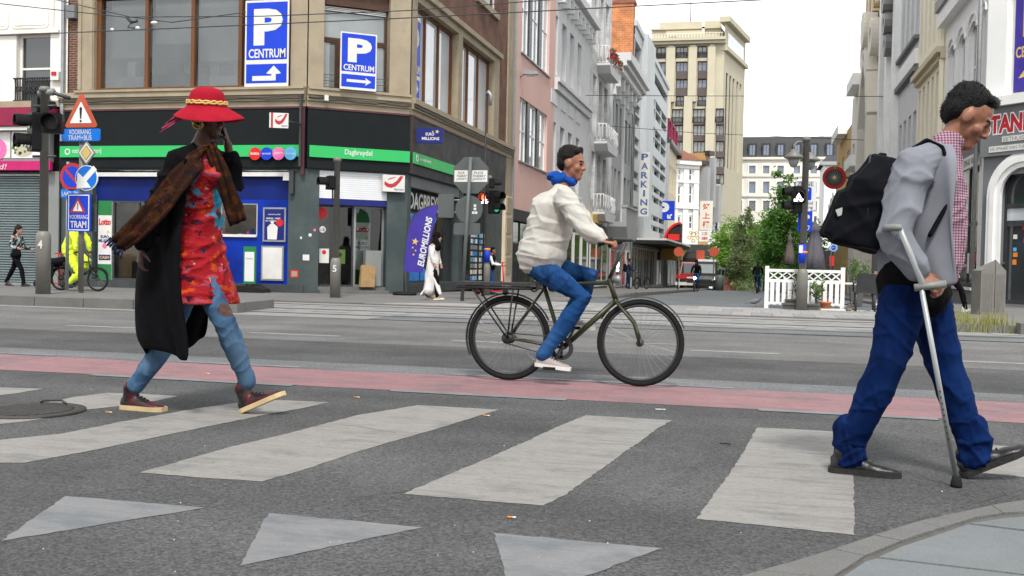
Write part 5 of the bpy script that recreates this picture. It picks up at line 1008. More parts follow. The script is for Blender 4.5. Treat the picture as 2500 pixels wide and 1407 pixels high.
FT.box(g, .3, tu - .3, ztop + 1.1, ztop + 1.2, -.62, -.48); g.build('roof_railing', 'cream_pale', tw)
part(FT, 'vent_pipe', 'offwhite', tw, FT.U(1712, 60), FT.U(1719, 60), zA - 2, zB + .4, -2.8, -2.4); b = MB(); b.tube([FT.p(FT.U(1679, 30), zB, -8), FT.p(FT.U(1679, 30), zB + 4.5, -8)], .12, 5); b.build('antenna', 'sign_grey', tw)
# closing block
FB = Fac(aty(1775, 400, 232).x, 232, 1, 0); bu = FB.U(2130, 400)
bb = thing('closing_block', 'long cream apartment block with dark slate mansard roof', 'building', FB.p(12, 0)); xs_ = [1796, 1829, 1863, 1898, 1938, 1979, 2018, 2056, 2092]
HB = []
for x in xs_:
 for y0, y1 in ((405, 424), (444, 472), (491, 516), (545, 580)): HB.append((FB.U(x, y0), FB.U(x + 15.5, y0), FB.Z(1900, y1), FB.Z(1900, y0), y0))
ze = FB.Z(1900, 385)
b = wall(FB, 0, bu, -2, ze, [h[:4] for h in HB], rev=.4); b.build('wall', 'cream_pale', bb); b = MB(); FB.box(b, .1, bu, -2, ze - .1, -12, -.8); b.build('core', 'dark_gap', bb)
for h in HB:
 window(FB, bb, *h[:4], 2, 1, fr=.12, d=-.35, fm='sign_grey', gm='win_blue' if h[4] != 491 else 'win_dark', panes=False)
 g = MB(); FB.box(g, h[0] - .3, h[0] - .02, h[2] - .2, h[3] + .35, 0, .12); FB.box(g, h[1] + .02, h[1] + .3, h[2] - .2, h[3] + .35, 0, .12); FB.box(g, h[0] - .02, h[1] + .02, h[3] + .02, h[3] + .35, 0, .12); g.build('window_surround', 'white_plain', bb)
for y0, y1, dd in ((390, 384, .5), (432, 427, .25), (481, 477, .35)): part(FB, 'cornice', 'cream_pale', bb, 0, bu, FB.Z(1900, y0), FB.Z(1900, y1), 0, dd)
zr_ = FB.Z(1900, 331); b = MB(); b.add([FB.p(0, ze, .2), FB.p(bu, ze, .2), FB.p(bu, zr_, -2.2), FB.p(0, zr_, -2.2), FB.p(0, ze, -12), FB.p(bu, ze, -12), FB.p(0, zr_, -10), FB.p(bu, zr_, -10)], [(0, 1, 2, 3), (3, 2, 7, 6), (0, 3, 6, 4), (1, 5, 7, 2)]); b.build('mansard_roof', 'slate', bb)
for x in xs_:
 o = part(FB, 'dormer', 'slate', bb, FB.U(x - 3, 365), FB.U(x + 19, 365), FB.Z(1900, 383), FB.Z(1900, 350), -2.5, .1); window(FB, o, FB.U(x, 365), FB.U(x + 15.5, 365), FB.Z(1900, 381), FB.Z(1900, 353), 2, 1, fr=.12, d=.1, fm='slate', gm='win_blue', panes=False)
for x in (1906, 1939, 2003): part(FB, 'chimney', 'offwhite', bb, FB.U(x, 330), FB.U(x + 13, 330), zr_ - .2, FB.Z(1900, 325), -8, -6)
part(FB, 'corner_pier', 'cream', bb, -1.5, 1.0, -2, ze, -2, .6)
# ================================================================== right side of the street
FR = Fac(6.0, 30.9, 0, -1); FC = Fac(6.0, 30.9, .64, -.77)
def zR(px, py): return FR.Z(px, py)
h1 = [pw(FR, 2314, 130, 2328, 330), pw(FR, 2337, 98, 2353, 330), pw(FR, 2363, 68, 2381, 330), pw(FR, 2394, 36, 2403, 330)]
uA = FR.U(2308, 170); z1 = h1[1][3]; zb1 = 5.75
h1 = [(h[0], h[1], zb1, z1) for h in h1]; sh1 = [(FR.U(2300, 600), -.5, .5, 4.2)]
t = house('white_corner_shop', 'white corner house with arched windows above a dark grey eatery', FR, uA, -.0, 15, h1 + sh1, 'white_wall'); ist = t
def arch(F, t, h, m, gm='win_dark', fm='white_plain', d=-.19):
 window(F, t, *h, 1, 2, fr=.07, d=d, fm=fm, gm=gm); c_ = (h[0] + h[1]) / 2; r_ = (h[1] - h[0]) / 2; b = MB(); n = 8
 for k in range(n):
  a0, a1 = R(180 * k / n), R(180 * (k + 1) / n); q = [(c_ + r_ * math.cos(a), h[3] - r_ * .55 + r_ * .55 * math.sin(a)) for a in (a0, a1)]
  F.prism(b, [(q[0][0], h[3] + .01), (q[1][0], h[3] + .01), q[1], q[0]][::-1], -.1, .012)
 b.build('arch_spandrel', m, t); b = MB()
 for k in range(n):
  a0, a1 = R(180 * k / n), R(180 * (k + 1) / n); F.bar(b, c_ + (r_ + .15) * math.cos(a0), h[3] - r_ * .5 + (r_ * .7 + .15) * math.sin(a0), c_ + (r_ + .15) * math.cos(a1), h[3] - r_ * .5 + (r_ * .7 + .15) * math.sin(a1), .1, .013, .06)
 b.build('arch_moulding', m, t)
for h in h1: arch(FR, t, h, 'white_wall')
part(FR, 'gutter', 'grey_mid', t, uA, 0, FR.Z(2330, 10), FR.Z(2330, 10) + .35, 0, .4); part(FR, 'cornice', 'white_plain', t, uA, 0, FR.Z(2330, 10) - .5, FR.Z(2330, 10), 0, .3)
b = MB(); FR.box(b, uA, -.02, 4.3, 5.45, 0, .12); b.build('shop_fascia', 'grey_dark', t); text(FR, 'ISTANBUL', FR.U(2352, 400), -.35, 4.45, 5.1, .12, 'sign_red', t, .03); part(FR, 'sub_sign', 'offwhite', t, FR.U(2355, 420), -.3, 3.95, 4.3, .02, .14); text(FR, 'DE SMAAK VAN', FR.U(2358, 420), -.45, 4.03, 4.22, .14, 'dark_metal', t)
h = sh1[0]; window(FR, t, *h, 3, 2, fr=.12, d=-.16, fm='dark_metal', gm='win_dark', name='shop_window'); part(FR, 'ledge', 'offwhite', t, h[0], h[1], .42, .5, -.1, .15); part(FR, 'base', 'grey_dark', t, h[0], -.02, -.3, .42, .002, .06)
for i in range(4): part(FR, 'food_print', random.choice(('orange', 'red_bright', 'offwhite')), t, -2.2 + i * .4, -1.9 + i * .4, .9 + .1 * i, 1.5, -.07, -.066)
b = MB(); b.tube([FR.p(-.1, .9, .18), FR.p(-.1, 15, .18)], .06); b.build('drain_pipe', 'galv', t)
# chamfer with arched door
cw = 2.6; ah = (FC.U(2442, 560), FC.U(2442, 560) + 1.5, .1, 3.6); cwn = (FC.U(2456, 120), cw - .1, 5.75, 9.0)
b = wall(FC, 0, cw, -.3, 4.3, [ah], rev=.3); b.build('entrance_wall', 'grey_dark', t); b = wall(FC, 0, cw, 4.3, 15, [cwn], rev=.35); b.build('corner_wall', 'white_wall', t)
part(FC, 'shop_fascia', 'grey_dark', t, 0, cw, 4.12, 5.45, .01, .14); part(FC, 'fascia_cap', 'white_plain', t, 0, cw, 5.45, 5.7, 0, .3)
text(FC, 'ISTANBUL', FC.U(2402, 320), FC.U(2402, 320) + 2.2, 4.72, 5.22, .15, 'sign_red', t, .04); text(FC, 'ISTANBUL', FC.U(2402, 320) - .03, FC.U(2402, 320) + 2.23, 4.68, 5.26, .143, 'white_plain', t, .09)
o = part(FC, 'sub_sign', 'offwhite', t, FC.U(2456, 340), cw, 4.47, 4.62, .14, .16); text(FC, 'EETHUIS', FC.U(2460, 340), FC.U(2510, 340), 4.49, 4.6, .16, 'sign_grey', o); o = part(FC, 'sub_sign', 'offwhite', t, FC.U(2424, 360), cw, 4.22, 4.38, .14, .16); text(FC, 'DE SMAAK VAN TURKIJE', FC.U(2428, 360), FC.U(2530, 360), 4.24, 4.35, .16, 'sign_grey', o)
c_ = (ah[0] + ah[1]) / 2; b = MB(); zc = 3.05
for k, (r0, r1, dd) in enumerate(((.72, .86, .10), (.86, 1.0, .16), (1.0, 1.12, .12))):
 FC.ring(b, c_, zc, r0, r1, .001, dd, n=20, a0=0, a1=180)
 for s in (-1, 1): FC.box(b, c_ + s * r0 if s > 0 else c_ - r1, c_ + r1 if s > 0 else c_ - r0, .05, zc, .001, dd)
b.build('door_arch', 'white_plain', t)
window(FC, t, ah[0], ah[1], 2.75, 3.6, 1, 1, fr=.06, d=-.2, fm='dark_metal', gm='win_dark', name='fan_light'); window(FC, t, ah[0], ah[1], 2.3, 2.75, 1, 1, fr=.06, d=-.2, fm='dark_metal', gm='win_sky', name='fan_light')
dr = window(FC, t, ah[0], ah[1], .1, 2.3, 1, 1, fr=.1, d=-.2, fm='dark_metal', gm='win_dark', name='glass_door'); b = MB(); FC.disc(b, ah[0] + .05, 1.2, .03, -.14, -.08); b.build('door_knob', 'steel', dr)
for px, py, w_, h_, m in ((2466, 545, .12, .05, 'green_band'), (2494, 550, .2, .22, 'red_bright'), (2468, 578, .12, .12, 'offwhite'), (2467, 609, .1, .1, 'sky_blue'), (2468, 622, .14, .12, 'orange'), (2466, 640, .12, .14, 'orange'), (2494, 587, .15, .12, 'red_bright')): sticker(FC, px, py, w_, h_, m, -.175, dr, name='door_sticker')
w = window(FC, t, *cwn, 1, 1, fr=.08, d=-.3, fm='offwhite', gm='win_grey'); pnl = part(FC, 'printed_panel', 'violet', w, cwn[0] + .1, cwn[1] - .1, cwn[2] + .1, cwn[3] - .1, -.22, -.21); W = cwn[0] + .1
text(FC, 'P', W + .25, W + .9, 7.3, 8.5, -.21, 'gold_flat', pnl, .06); text(FC, 'CENTRUM', W + .05, W + 1.2, 6.75, 7.05, -.21, 'gold_flat', pnl, .02); b = MB(); FC.prism(b, [(W + .15, 6.2), (W + .5, 6.6), (W + .85, 6.2), (W + .62, 6.22), (W + .62, 5.95), (W + .38, 5.95), (W + .38, 6.22)], -.21, -.205); b.build('printed_arrow', 'gold_flat', pnl)
b = MB(); b.box(7.6, 20, 29.4, 40, -.3, 14.9); b.build('side_core', 'white_wall', t)
# next houses up the row
def rhouse(name, label, x0, x1, top, m, wins, gm='win_grey', z1=None):
 a, c = FR.U(x0, 150), FR.U(x1, 150) - .02; t = house(name, label, FR, a, c, top, wins, m, rev=.35); reps(FR, t, wins, nx=1, nz=2, fr=.08, d=-.3, fm='offwhite', gm=gm, panes=False); return t, a, c
def grid(x0, x1, n, zs, w=.42):
 a, c = FR.U(x0, 150), FR.U(x1, 150); s = (c - a) / n; return [(a + s * (i + .5 - w / 2), a + s * (i + .5 + w / 2), z0, z1) for i in range(n) for z0, z1 in zs]
t, a, c = rhouse('yellow_house', 'pale yellow rendered house beside the white corner shop', 2243, 2308, 15, 'yellow_wall', grid(2243, 2308, 6, ((3.9, 8.0), (9.2, 13.2)), .55), 'win_dark')
for i in range(2): part(FR, 'ledge', 'cream_wall', t, a, c, 8.2 + .2 * i, 8.4 + .2 * i, 0, .15 + .15 * i)
part(FR, 'shop_front', 'grey_dark', t, a, c, -.5, 3.4, 0, .15); part(FR, 'drain_pipe', 'yellow_wall', t, c - .3, c - .15, 0, 15, .02, .15)
t, a, c = rhouse('grey_rendered_house', 'pale grey rendered house with dark ledges and slanting awnings', 2198, 2243, 17, 'lightgrey_wall', grid(2198, 2243, 4, ((3.7, 7.4), (10.4, 15.6)), .6), 'win_dark')
part(FR, 'ledge', 'grey_dark', t, a, c, 8.9, 9.1, 0, .22); part(FR, 'ledge', 'white_plain', t, a, c, 9.2, 9.8, 0, .15); part(FR, 'sill', 'grey_dark', t, a, c, 10.2, 10.35, 0, .2)
for i in range(2): b = MB(); FR.prism(b, [(a + .3, 4.2 - .0), (c - .3, 4.2), (c - .3, 4.35), (a + .3, 4.35)], 0, 1.4); b.build('awning', 'awning_grey', t) if i == 0 else None
b = MB(); b.tube([FR.p(a + 1, 14.8, 2.2), FR.p(a + 1, 15.4, .1)], .06, 6); b.build('flag_pole', 'wood_brown', t); part(FR, 'shop_front', 'awning_dark', t, a, c, -.7, 3.4, 0, .2)
t, a, c = rhouse('white_ornate_house', 'white house with black oriel cornice and carved scroll brackets', 2158, 2198, 16.5, 'white_wall', grid(2158, 2198, 3, ((3.8, 7.0), (8.0, 13.0)), .5), 'win_dark')
part(FR, 'black_cornice', 'navy', t, a + 3, c, 16.0, 17.0, 0, 2.2); part(FR, 'black_cornice', 'black', t, a + 3, c, 17.0, 17.5, 0, 2.8); b = MB()
for i in range(5):
 u = c - .6 - i * .0; FR.ring(b, c - .8 - .3 * i, 15.4 - i * .95, .2, .62, .1, .9 - .1 * i, n=12)
b.build('scroll_bracket', 'sign_grey', t); part(FR, 'oriel', 'wood_brown', t, a + 4, c - .5, 17.5, 22, -.5, 1.6)
for i in range(3): part(FR, 'pilaster', 'white_plain', t, a + .3 + (c - a - 1) * i / 2, a + 1.0 + (c - a - 1) * i / 2, 3, 15.5, 0, .3)
part(FR, 'shop_front', 'grey_dark', t, a, c, -.9, 3.0, 0, .3)
t, a, c = rhouse('sandstone_house', 'tall sandstone house with a pointed gothic arch', 2124, 2158, 24, 'sand_stone', [], 'win_dark'); t['label'] = 'tall sandstone house with a pointed gothic arch'
b = MB(); m_ = (a + c) / 2; w_ = (c - a) * .30; FR.prism(b, [(m_ - w_, 3.6), (m_ + w_, 3.6), (m_ + w_, 9), (m_ + w_ * .6, 11), (m_, 12.3), (m_ - w_ * .6, 11), (m_ - w_, 9)], .02, .06); b.build('arched_window', 'win_dark', t); b = MB()
for s in (-1, 1):
 FR.box(b, m_ + s * (w_ + .4) - .4, m_ + s * (w_ + .4) + .4, 0, 9, .06, .7); FR.bar(b, m_ + s * (w_ + .4), 9, m_ + s * w_ * .7, 11.3, .8, .06, .7); FR.bar(b, m_ + s * w_ * .7, 11.3, m_, 12.8, .8, .06, .7)
FR.disc(b, m_, 14, 1.0, .06, .8); FR.ring(b, m_ - 2.2, 13.2, .5, 1.0, .06, .6); FR.ring(b, m_ + 2.2, 13.2, .5, 1.0, .06, .6); b.build('arch_moulding', 'cream_pale', t)
for i in range(7): part(FR, 'buttress', 'cream_pale' if i % 2 else 'ochre', t, a + .4 + (c - a - 1) * i / 6, a + .9 + (c - a - 1) * i / 6, 15, 24, 0, .35)
for k in range(2): b = MB(); q = FR.p(a + 2 + 3 * k, 5.0, .6); b.lathe([(.3, -.4), (.35, .4)], q, 10); b.build('wall_lantern', 'pole_green', t)
# balconied buildings further off
for nm, lb, x0, x1, yt, m in (('balcony_house', 'slim cream building with stacked jutting balconies', 2084, 2124, 215, 'cream_pale'), ('balcony_house', 'lower tan building with two jutting balconies far up the row', 2050, 2084, 325, 'ochre')):
 a, c = FR.U(x0, 150), FR.U(x1, 150) - .05; zt_ = FR.Z(x0 + 8, yt + 10); t = house(nm, lb, FR, a, c, zt_, grid(x0, x1, 3, [(z, z + 2.2) for z in np.arange(3.5, zt_ - 2.5, 3.6)]), m); reps(FR, t, grid(x0, x1, 3, [(z, z + 2.2) for z in np.arange(3.5, zt_ - 2.5, 3.6)]), nx=1, nz=1, fr=.12, fm='offwhite', gm='win_dark', panes=False)
 for z in (zt_, zt_ - 5.0):
  b = MB(); FR.box(b, a + 3, c - 3.5, z - .25, z + .45, .02, .65); b.build('balcony', 'white_wall', t)
# low white building with dark roof, behind the parking signs
X0, X1 = aty(2008, 600, 130), aty(2062, 600, 130); Fw = Fac(X0.x, 130, 1, 0); wu = X1.x - X0.x + 3; zt_ = Fw.Z(2030, 398)
hw_ = [(Fw.U(2022, 500) , Fw.U(2034, 500), Fw.Z(2030, y1), Fw.Z(2030, y0)) for y0, y1 in ((500, 530), (572, 592))]
t = house('low_white_house', 'plain white house with dark hipped roof behind the roulette sign', Fw, 0, wu, zt_, hw_, 'white_wall', depth=10); reps(Fw, t, hw_, nx=2, nz=1, fr=.12, fm='sign_grey', gm='win_dark'); zr_ = Fw.Z(2030, 372)
b = MB(); b.add([Fw.p(-.5, zt_, .6), Fw.p(wu, zt_, .6), Fw.p(wu, zr_, -4), Fw.p(.5, zr_, -4), Fw.p(-.5, zt_, -10), Fw.p(wu, zt_, -10)], [(0, 1, 2, 3), (0, 3, 4), (3, 2, 5, 4)]); b.build('roof', 'slate', t); part(Fw, 'gutter', 'grey_mid', t, -.5, wu, zt_ - .3, zt_ + .1, -.2, .7)
part(Fw, 'shop_front', 'awning_dark', t, 0, wu, -2, Fw.Z(2030, 605), 0, .5); part(Fw, 'shop_light', 'red_bright', t, .8, 2.6, Fw.Z(2030, 650), Fw.Z(2030, 625), .5, .6); text(Fw, 'ZOO N', .3, 2.2, Fw.Z(2030, 612), Fw.Z(2030, 605), .55, 'offwhite', t)
# ================================================================== houses across the road behind the camera (out of view, added to give the windows reflections)
FO_ = Fac(0, -15, -1, 0)
for i, (a, c, zt_, m, rf, lb) in enumerate(((-26, -14, 10.5, 'white_wall', 'roof_red', 'white house behind the viewer with red tiled roof'), (-14, -3, 8.5, 'brick_orange', 'slate', 'brick house behind the viewer with slate roof'), (-3, 9, 11.0, 'cream_pale', 'roof_red', 'cream house behind the viewer with red tiled roof'), (9, 22, 9.0, 'lightgrey_wall', 'slate', 'grey house behind the viewer with slate roof'), (22, 36, 10.0, 'white_wall', 'roof_red', 'white house behind the viewer at the far end of the row'))):
 hh = [(a + 1.2 + k * (c - a - 2.4) / 3, a + 2.6 + k * (c - a - 2.4) / 3, z, z + 1.9) for k in range(3) for z in (1.0, 4.2, 7.0) if z + 2.2 < zt_]; t = house('opposite_house', lb, FO_, a, c, zt_, hh, m, zb=0); reps(FO_, t, hh, nx=2, nz=1, fr=.08, fm='white_plain', gm='win_dark', panes=False)
 b = MB(); b.add([FO_.p(a, zt_, .4), FO_.p(c, zt_, .4), FO_.p(c, zt_ + 3.2, -4.5), FO_.p(a, zt_ + 3.2, -4.5), FO_.p(a, zt_, -9), FO_.p(c, zt_, -9)], [(0, 1, 2, 3), (3, 2, 5, 4), (0, 3, 4), (1, 5, 2)]); b.build('roof', rf, t); part(FO_, 'chimney', 'brick_orange', t, a + 1, a + 2, zt_ + 2, zt_ + 4.6, -5, -4)
# ================================================================== masts, signals and signs
def mast(name, label, x, y, z0, zt, ztop, r0, r1, num=None, sub=None):
 t = thing(name, label, 'mast', (x, y, z0)); b = MB()
 b.lathe([(r0, z0), (r0, zt - .12), (r0 * .93, zt - .06), (r0 * .72, zt - .01), (r1, zt)], (x, y, 0), 24); b.build('base_sleeve', 'pole_grey', t)
 b = MB(); b.lathe([(r1, zt), (r1 * .92, ztop), (r1 * 1.25, ztop), (r1 * 1.25, ztop + .06), (r1, ztop + .1)], (x, y, 0), 18); b.build('pole', 'pole_grey', t)
 if num: text(Fac(x, y, .97, .24), num, -.045, .045, zt - .33, zt - .17, r0 + .002, 'offwhite', t, .02, th=.012)
 return t
def signal(t, c, yaw, lamps, s=1.0, name='signal_head'):
 """signal head facing direction yaw (0 = towards -Y, positive turns to +X side); lamps bottom to top"""
 F = Fac(c[0], c[1], math.cos(yaw), math.sin(yaw)); h = .30 * s; w = .15 * s; n = len(lamps); b = MB(); z0 = c[2] - h * n / 2
 F.prism(b, rrect(-w, w, z0, z0 + h * n, .03 * s), -.18 * s, 0); o = b.build(name, 'black_plastic', t)
 for i, m in enumerate(lamps):
  z = z0 + h * (i + .5); b = MB(); F.disc(b, 0, z, .1 * s, .001, .012, n=20); b.build('lens', m, o)
  b = MB(); F.ring(b, 0, z, .112 * s, .12 * s, 0, .22 * s, n=18, a0=-25, a1=205); b.build('visor', 'black_plastic', o)
 return o, F
def ped_text(o, F, z):
 text(F, 'LET OP', -.1, .1, z - .16, z - .1, .013, 'signal_white', o, .03, th=.002); b = MB(); F.prism(b, [(-.06, z - .08), (.06, z - .08), (0, z + .03)], .013, .016); b.build('warning_symbol', 'signal_white', o)
# mast 4, left island
m4 = gnd(105, 718, .165); zt = aty(105, 565, m4.y).z; t = mast('signal_mast', 'grey signal mast with rounded base sleeve on the left traffic island', m4.x, m4.y, .165, zt, aty(105, 225, m4.y).z, .135, .082, '4')
c = aty(72, 322, m4.y - .1); signal(t, (c.x, c.y, c.z), R(-38), ['lens_dark', 'lens_dark'], 1.2); c = aty(125, 300, m4.y - .05); signal(t, (c.x, c.y, c.z), R(25), ['lens_dark'], 1.25)
c = aty(88, 255, m4.y + .1); signal(t, (c.x, c.y + .2, c.z), R(150), ['lens_dark'], .95); b = MB()
for z in (c.z - .05, c.z - 1.0): b.tube([(m4.x - .25, m4.y, z), (m4.x + .25, m4.y, z)], .025, 6)
a0 = aty(100, 228, m4.y); a1 = aty(170, 240, m4.y); b.tube([a0, a0 + Vector((.15, 0, .04)), a1], .035, 8); b.build('bracket', 'dark_metal', t); b = MB(); b.tube([a0 + Vector((-.05, 0, 0)), a0 + Vector((.28, 0, .02))], [.05, .07], 8); b.build('detector', 'sign_grey', t)
# sign post on the island
sp = gnd(197, 715, .165); F = Fac(sp.x, sp.y - .07, 1, 0); U = F.U; Zz = F.Z
t = thing('traffic_sign_post', 'grey post stacked with tram priority signs on the left island', 'signpost', (sp.x, sp.y, .165)); b = MB(); b.lathe([(.055, .165), (.055, Zz(200, 320))], (sp.x, sp.y, 0), 14); b.build('post', 'pole_grey', t)
def tri(b, u, z0, z1, w, d0, d1, mi=0, r=.06):
 P = [(u - w / 2, z0), (u + w / 2, z0), (u, z1)]; Q = []
 for i in range(3):
  p, a, c = Vector(P[i]), Vector(P[i - 1]), Vector(P[(i + 1) % 3]); da = (a - p).normalized(); dc = (c - p).normalized()
  for k in range(5): s_ = k / 4; q = p + da * r * (1 - s_) ** 2 + dc * r * s_ ** 2 + (da + dc) * r * .18 * (1 - abs(2 * s_ - 1)); Q.append((q.x, q.y))
 F.prism(b, Q, d0, d1, mi)
u = U(200, 270); z0, z1 = Zz(200, 312), Zz(200, 224); w = U(241, 300) - U(159, 300); b = MB(); tri(b, u, z0, z1, w, 0, .03); o = b.build('warning_triangle', 'sign_orange', t); b = MB(); tri(b, u, z0 + .085, z1 - .2, w * .66, .03, .034, r=.02); b.build('triangle_field', 'white_plain', o)
b = MB(); F.prism(b, [(u - .014, z0 + .17), (u + .014, z0 + .17), (u + .03, z0 + .38), (u, z0 + .41), (u - .03, z0 + .38)], .034, .038); F.disc(b, u, z0 + .125, .024, .034, .038); b.build('exclamation_mark', 'black', o)
b = MB(); F.prism(b, rrect(U(152, 330), U(246, 330), Zz(200, 345), Zz(200, 315), .04), 0, .03); o = b.build('blue_plate', 'sign_blue_light', t)
text(F, 'VOORRANG', U(171, 325), U(224, 325), Zz(200, 329), Zz(200, 317), .03, 'offwhite', o, .0); text(F, 'TRAM+BUS', U(169, 340), U(226, 340), Zz(200, 343), Zz(200, 331), .03, 'offwhite', o, .0)
uc, zc = F.uz(213, 374); hw = U(234, 374) - uc; hz = Zz(213, 345) - zc
for k, m in ((1, 'sign_grey'), (.86, 'offwhite'), (.62, 'black'), (.56, 'sign_yellow')): b = MB(); F.prism(b, [(uc + hw * k, zc), (uc, zc + hz * k), (uc - hw * k, zc), (uc, zc - hz * k)], .0, .03 + .004 * (1 - k) * 4); b.build('priority_diamond', m, t)
uc, zc = F.uz(213, 435); r = (Zz(213, 404) - Zz(213, 466)) / 2
for k, m, d in ((1, 'white_plain', .03), (.94, 'sign_blue_light', .034)): b = MB(); F.disc(b, uc, zc, r * k, 0.0, d, n=30); o = b.build('direction_disc', m, t)
b = MB(); F.bar(b, uc + .2, zc + .2, uc - .06, zc - .06, .11, .034, .04); F.prism(b, [(uc - .21, zc - .21), (uc + .11, zc - .19), (uc + .03, zc - .09), (uc - .09, zc + .03), (uc - .19, zc + .11)], .034, .041); b.build('arrow', 'white_plain', o)
b = MB(); F.prism(b, rrect(U(166, 520), U(223, 520), Zz(200, 566), Zz(200, 473), .05), 0, .03); o = b.build('tram_plate', 'sign_blue', t)
b = MB(); x0, x1, y0, y1 = U(169, 520), U(220, 520), Zz(200, 563), Zz(200, 476); e = .018
for q in ((x0, x0 + e, y0, y1), (x1 - e, x1, y0, y1), (x0 + e, x1 - e, y0, y0 + e), (x0 + e, x1 - e, y1 - e, y1)): F.box(b, *q, .03, .033)
b.build('white_border', 'white_plain', o); um = (x0 + x1) / 2; b = MB(); tri(b, um - .02, Zz(200, 520), Zz(200, 482), .36, .03, .034, r=.02); q = b.build('small_triangle', 'sign_red', o); b = MB(); tri(b, um - .02, Zz(200, 516), Zz(200, 491), .22, .034, .037, r=.01); b.build('small_field', 'white_plain', q); b = MB(); F.box(b, um - .025, um - .01, Zz(200, 513), Zz(200, 495), .037, .04); b.build('exclamation_mark', 'black', q)
text(F, 'VOORRANG', x0 + .03, x1 - .03, Zz(200, 535), Zz(200, 525), .03, 'offwhite', o); text(F, 'TRAM', x0 + .05, x1 - .06, Zz(200, 557), Zz(200, 540), .03, 'offwhite', o, .02)
F_ = F; F = Fac(sp.x, sp.y + .12, 1, 0); part(F, 'grey_backplate', 'pole_green', t, F.U(215, 520), F.U(236, 520), F.Z(225, 566), F.Z(225, 475), 0, .03)
# no-parking post behind
np_ = gnd(160, 708, .165); F = Fac(np_.x, np_.y, 1, 0); t = thing('no_parking_post', 'slim post with red and blue no parking disc behind the tram signs', 'signpost', (np_.x, np_.y, .165)); uc, zc = F.uz(177, 432); b = MB(); b.lathe([(.035, .165), (.035, F.Z(160, 395))], (np_.x + F.U(161, 560), np_.y + .05, 0), 10); b.build('post', 'galv', t)
r = (F.Z(177, 398) - F.Z(177, 466)) / 2
for k, m, d in ((1, 'sign_red', .02), (.76, 'sign_blue', .024)): b = MB(); F.disc(b, uc, zc, r * k, 0, d, n=28); b.build('disc', m, t)
b = MB(); F.bar(b, uc - r * .6, zc + r * .6, uc + r * .6, zc - r * .6, r * .2, .024, .028); b.build('red_bar', 'sign_red', t); part(F, 'blue_plate', 'sign_blue_light', t, F.U(150, 472), F.U(196, 472), F.Z(170, 483), F.Z(170, 463), 0, .02); text(F, 'LAAD- EN', F.U(153, 472), F.U(192, 472), F.Z(170, 478), F.Z(170, 468), .02, 'offwhite', t)
# mast 5
m5 = gnd(818, 727, .03); t = mast('signal_mast', 'grey signal mast numbered 5 in front of the shop entrance', m5.x, m5.y, .03, aty(823, 630, m5.y).z, aty(823, 395, m5.y).z, .125, .075, '5')
c = aty(802, 446, m5.y - .05); signal(t, (c.x - .02, c.y, c.z), R(-48), ['lens_dark'], 1.05); b = MB(); b.tube([c, Vector((m5.x, m5.y, c.z))], .03, 6); b.build('bracket', 'dark_metal', t); b = MB(); b.tube([aty(812, 460, m5.y), aty(812, 490, m5.y)], .02, 6); b.build('push_rod', 'dark_metal', t)
# leaning post with sign backs
a0 = gnd(1128, 735, .03); a1 = aty(1149, 395, a0.y); F = Fac(a1.x, a0.y - .02, 1, 0); t = thing('sign_back_post', 'leaning grey post carrying the backs of an octagonal, a round and two rectangular signs', 'signpost', a0)
b = MB(); b.tube([a0, a1 + Vector((0, 0, .1))], .045, 10); b.build('post', 'pole_green', t)
def back(name, pts, m='sign_back', d=(.05, .08)): b = MB(); F.prism(b, pts, *d); return b.build(name, m, t)
F = Fac(a1.x, a0.y + .16, 1, 0); uc, zc = F.uz(1152, 429); r = (F.U(1195, 429) - F.U(1110, 429)) / 2 / math.cos(R(22.5))
o = back('octagon_back', [(uc + r * math.cos(R(22.5 + 45 * i)), zc + r * math.sin(R(22.5 + 45 * i))) for i in range(8)])
for px0, px1 in ((1112, 1146), (1151, 1192)):
 s_ = part(F, 'sticker', 'offwhite', o, F.U(px0, 430), F.U(px1, 430), F.Z(1150, 445), F.Z(1150, 417), .08, .083)
 for k, w in enumerate(('FUCK', 'THIERRY', 'JADPARTY')): text(F, w, F.U(px0 + (9 if k == 0 else 5), 430), F.U(px1 - (9 if k == 0 else 4), 430), F.Z(1150, 426 + 8 * k), F.Z(1150, 420 + 8 * k), .083, 'black', s_, .01, .3, th=.002)
uc, zc = F.uz(1147, 512); r = (F.U(1180, 512) - F.U(1114, 512)) / 2; b = MB(); F.disc(b, uc, zc, r, .05, .08, n=30); o = b.build('round_back', 'sign_back', t)
for px, py in ((1162, 503), (1162, 511), (1158, 520), (1165, 520)): part(F, 'small_sticker', 'offwhite', o, F.U(px - 3, 500), F.U(px + 3, 500), F.Z(1160, py + 3), F.Z(1160, py - 3), .08, .083)
o = back('plate_back', rrect(F.U(1072, 500), F.U(1110, 500), F.Z(1090, 532), F.Z(1090, 474), .03)); back('plate_back', rrect(F.U(1110, 560), F.U(1174, 560), F.Z(1140, 574), F.Z(1140, 545), .04)); b = MB()
for py in (489, 519): b.tube([F.p(F.U(1078, py), F.Z(1090, py), .04), F.p(F.U(1150, py), F.Z(1150, py), .04)], .014, 6)
b.build('clamp_bars', 'galv', t)
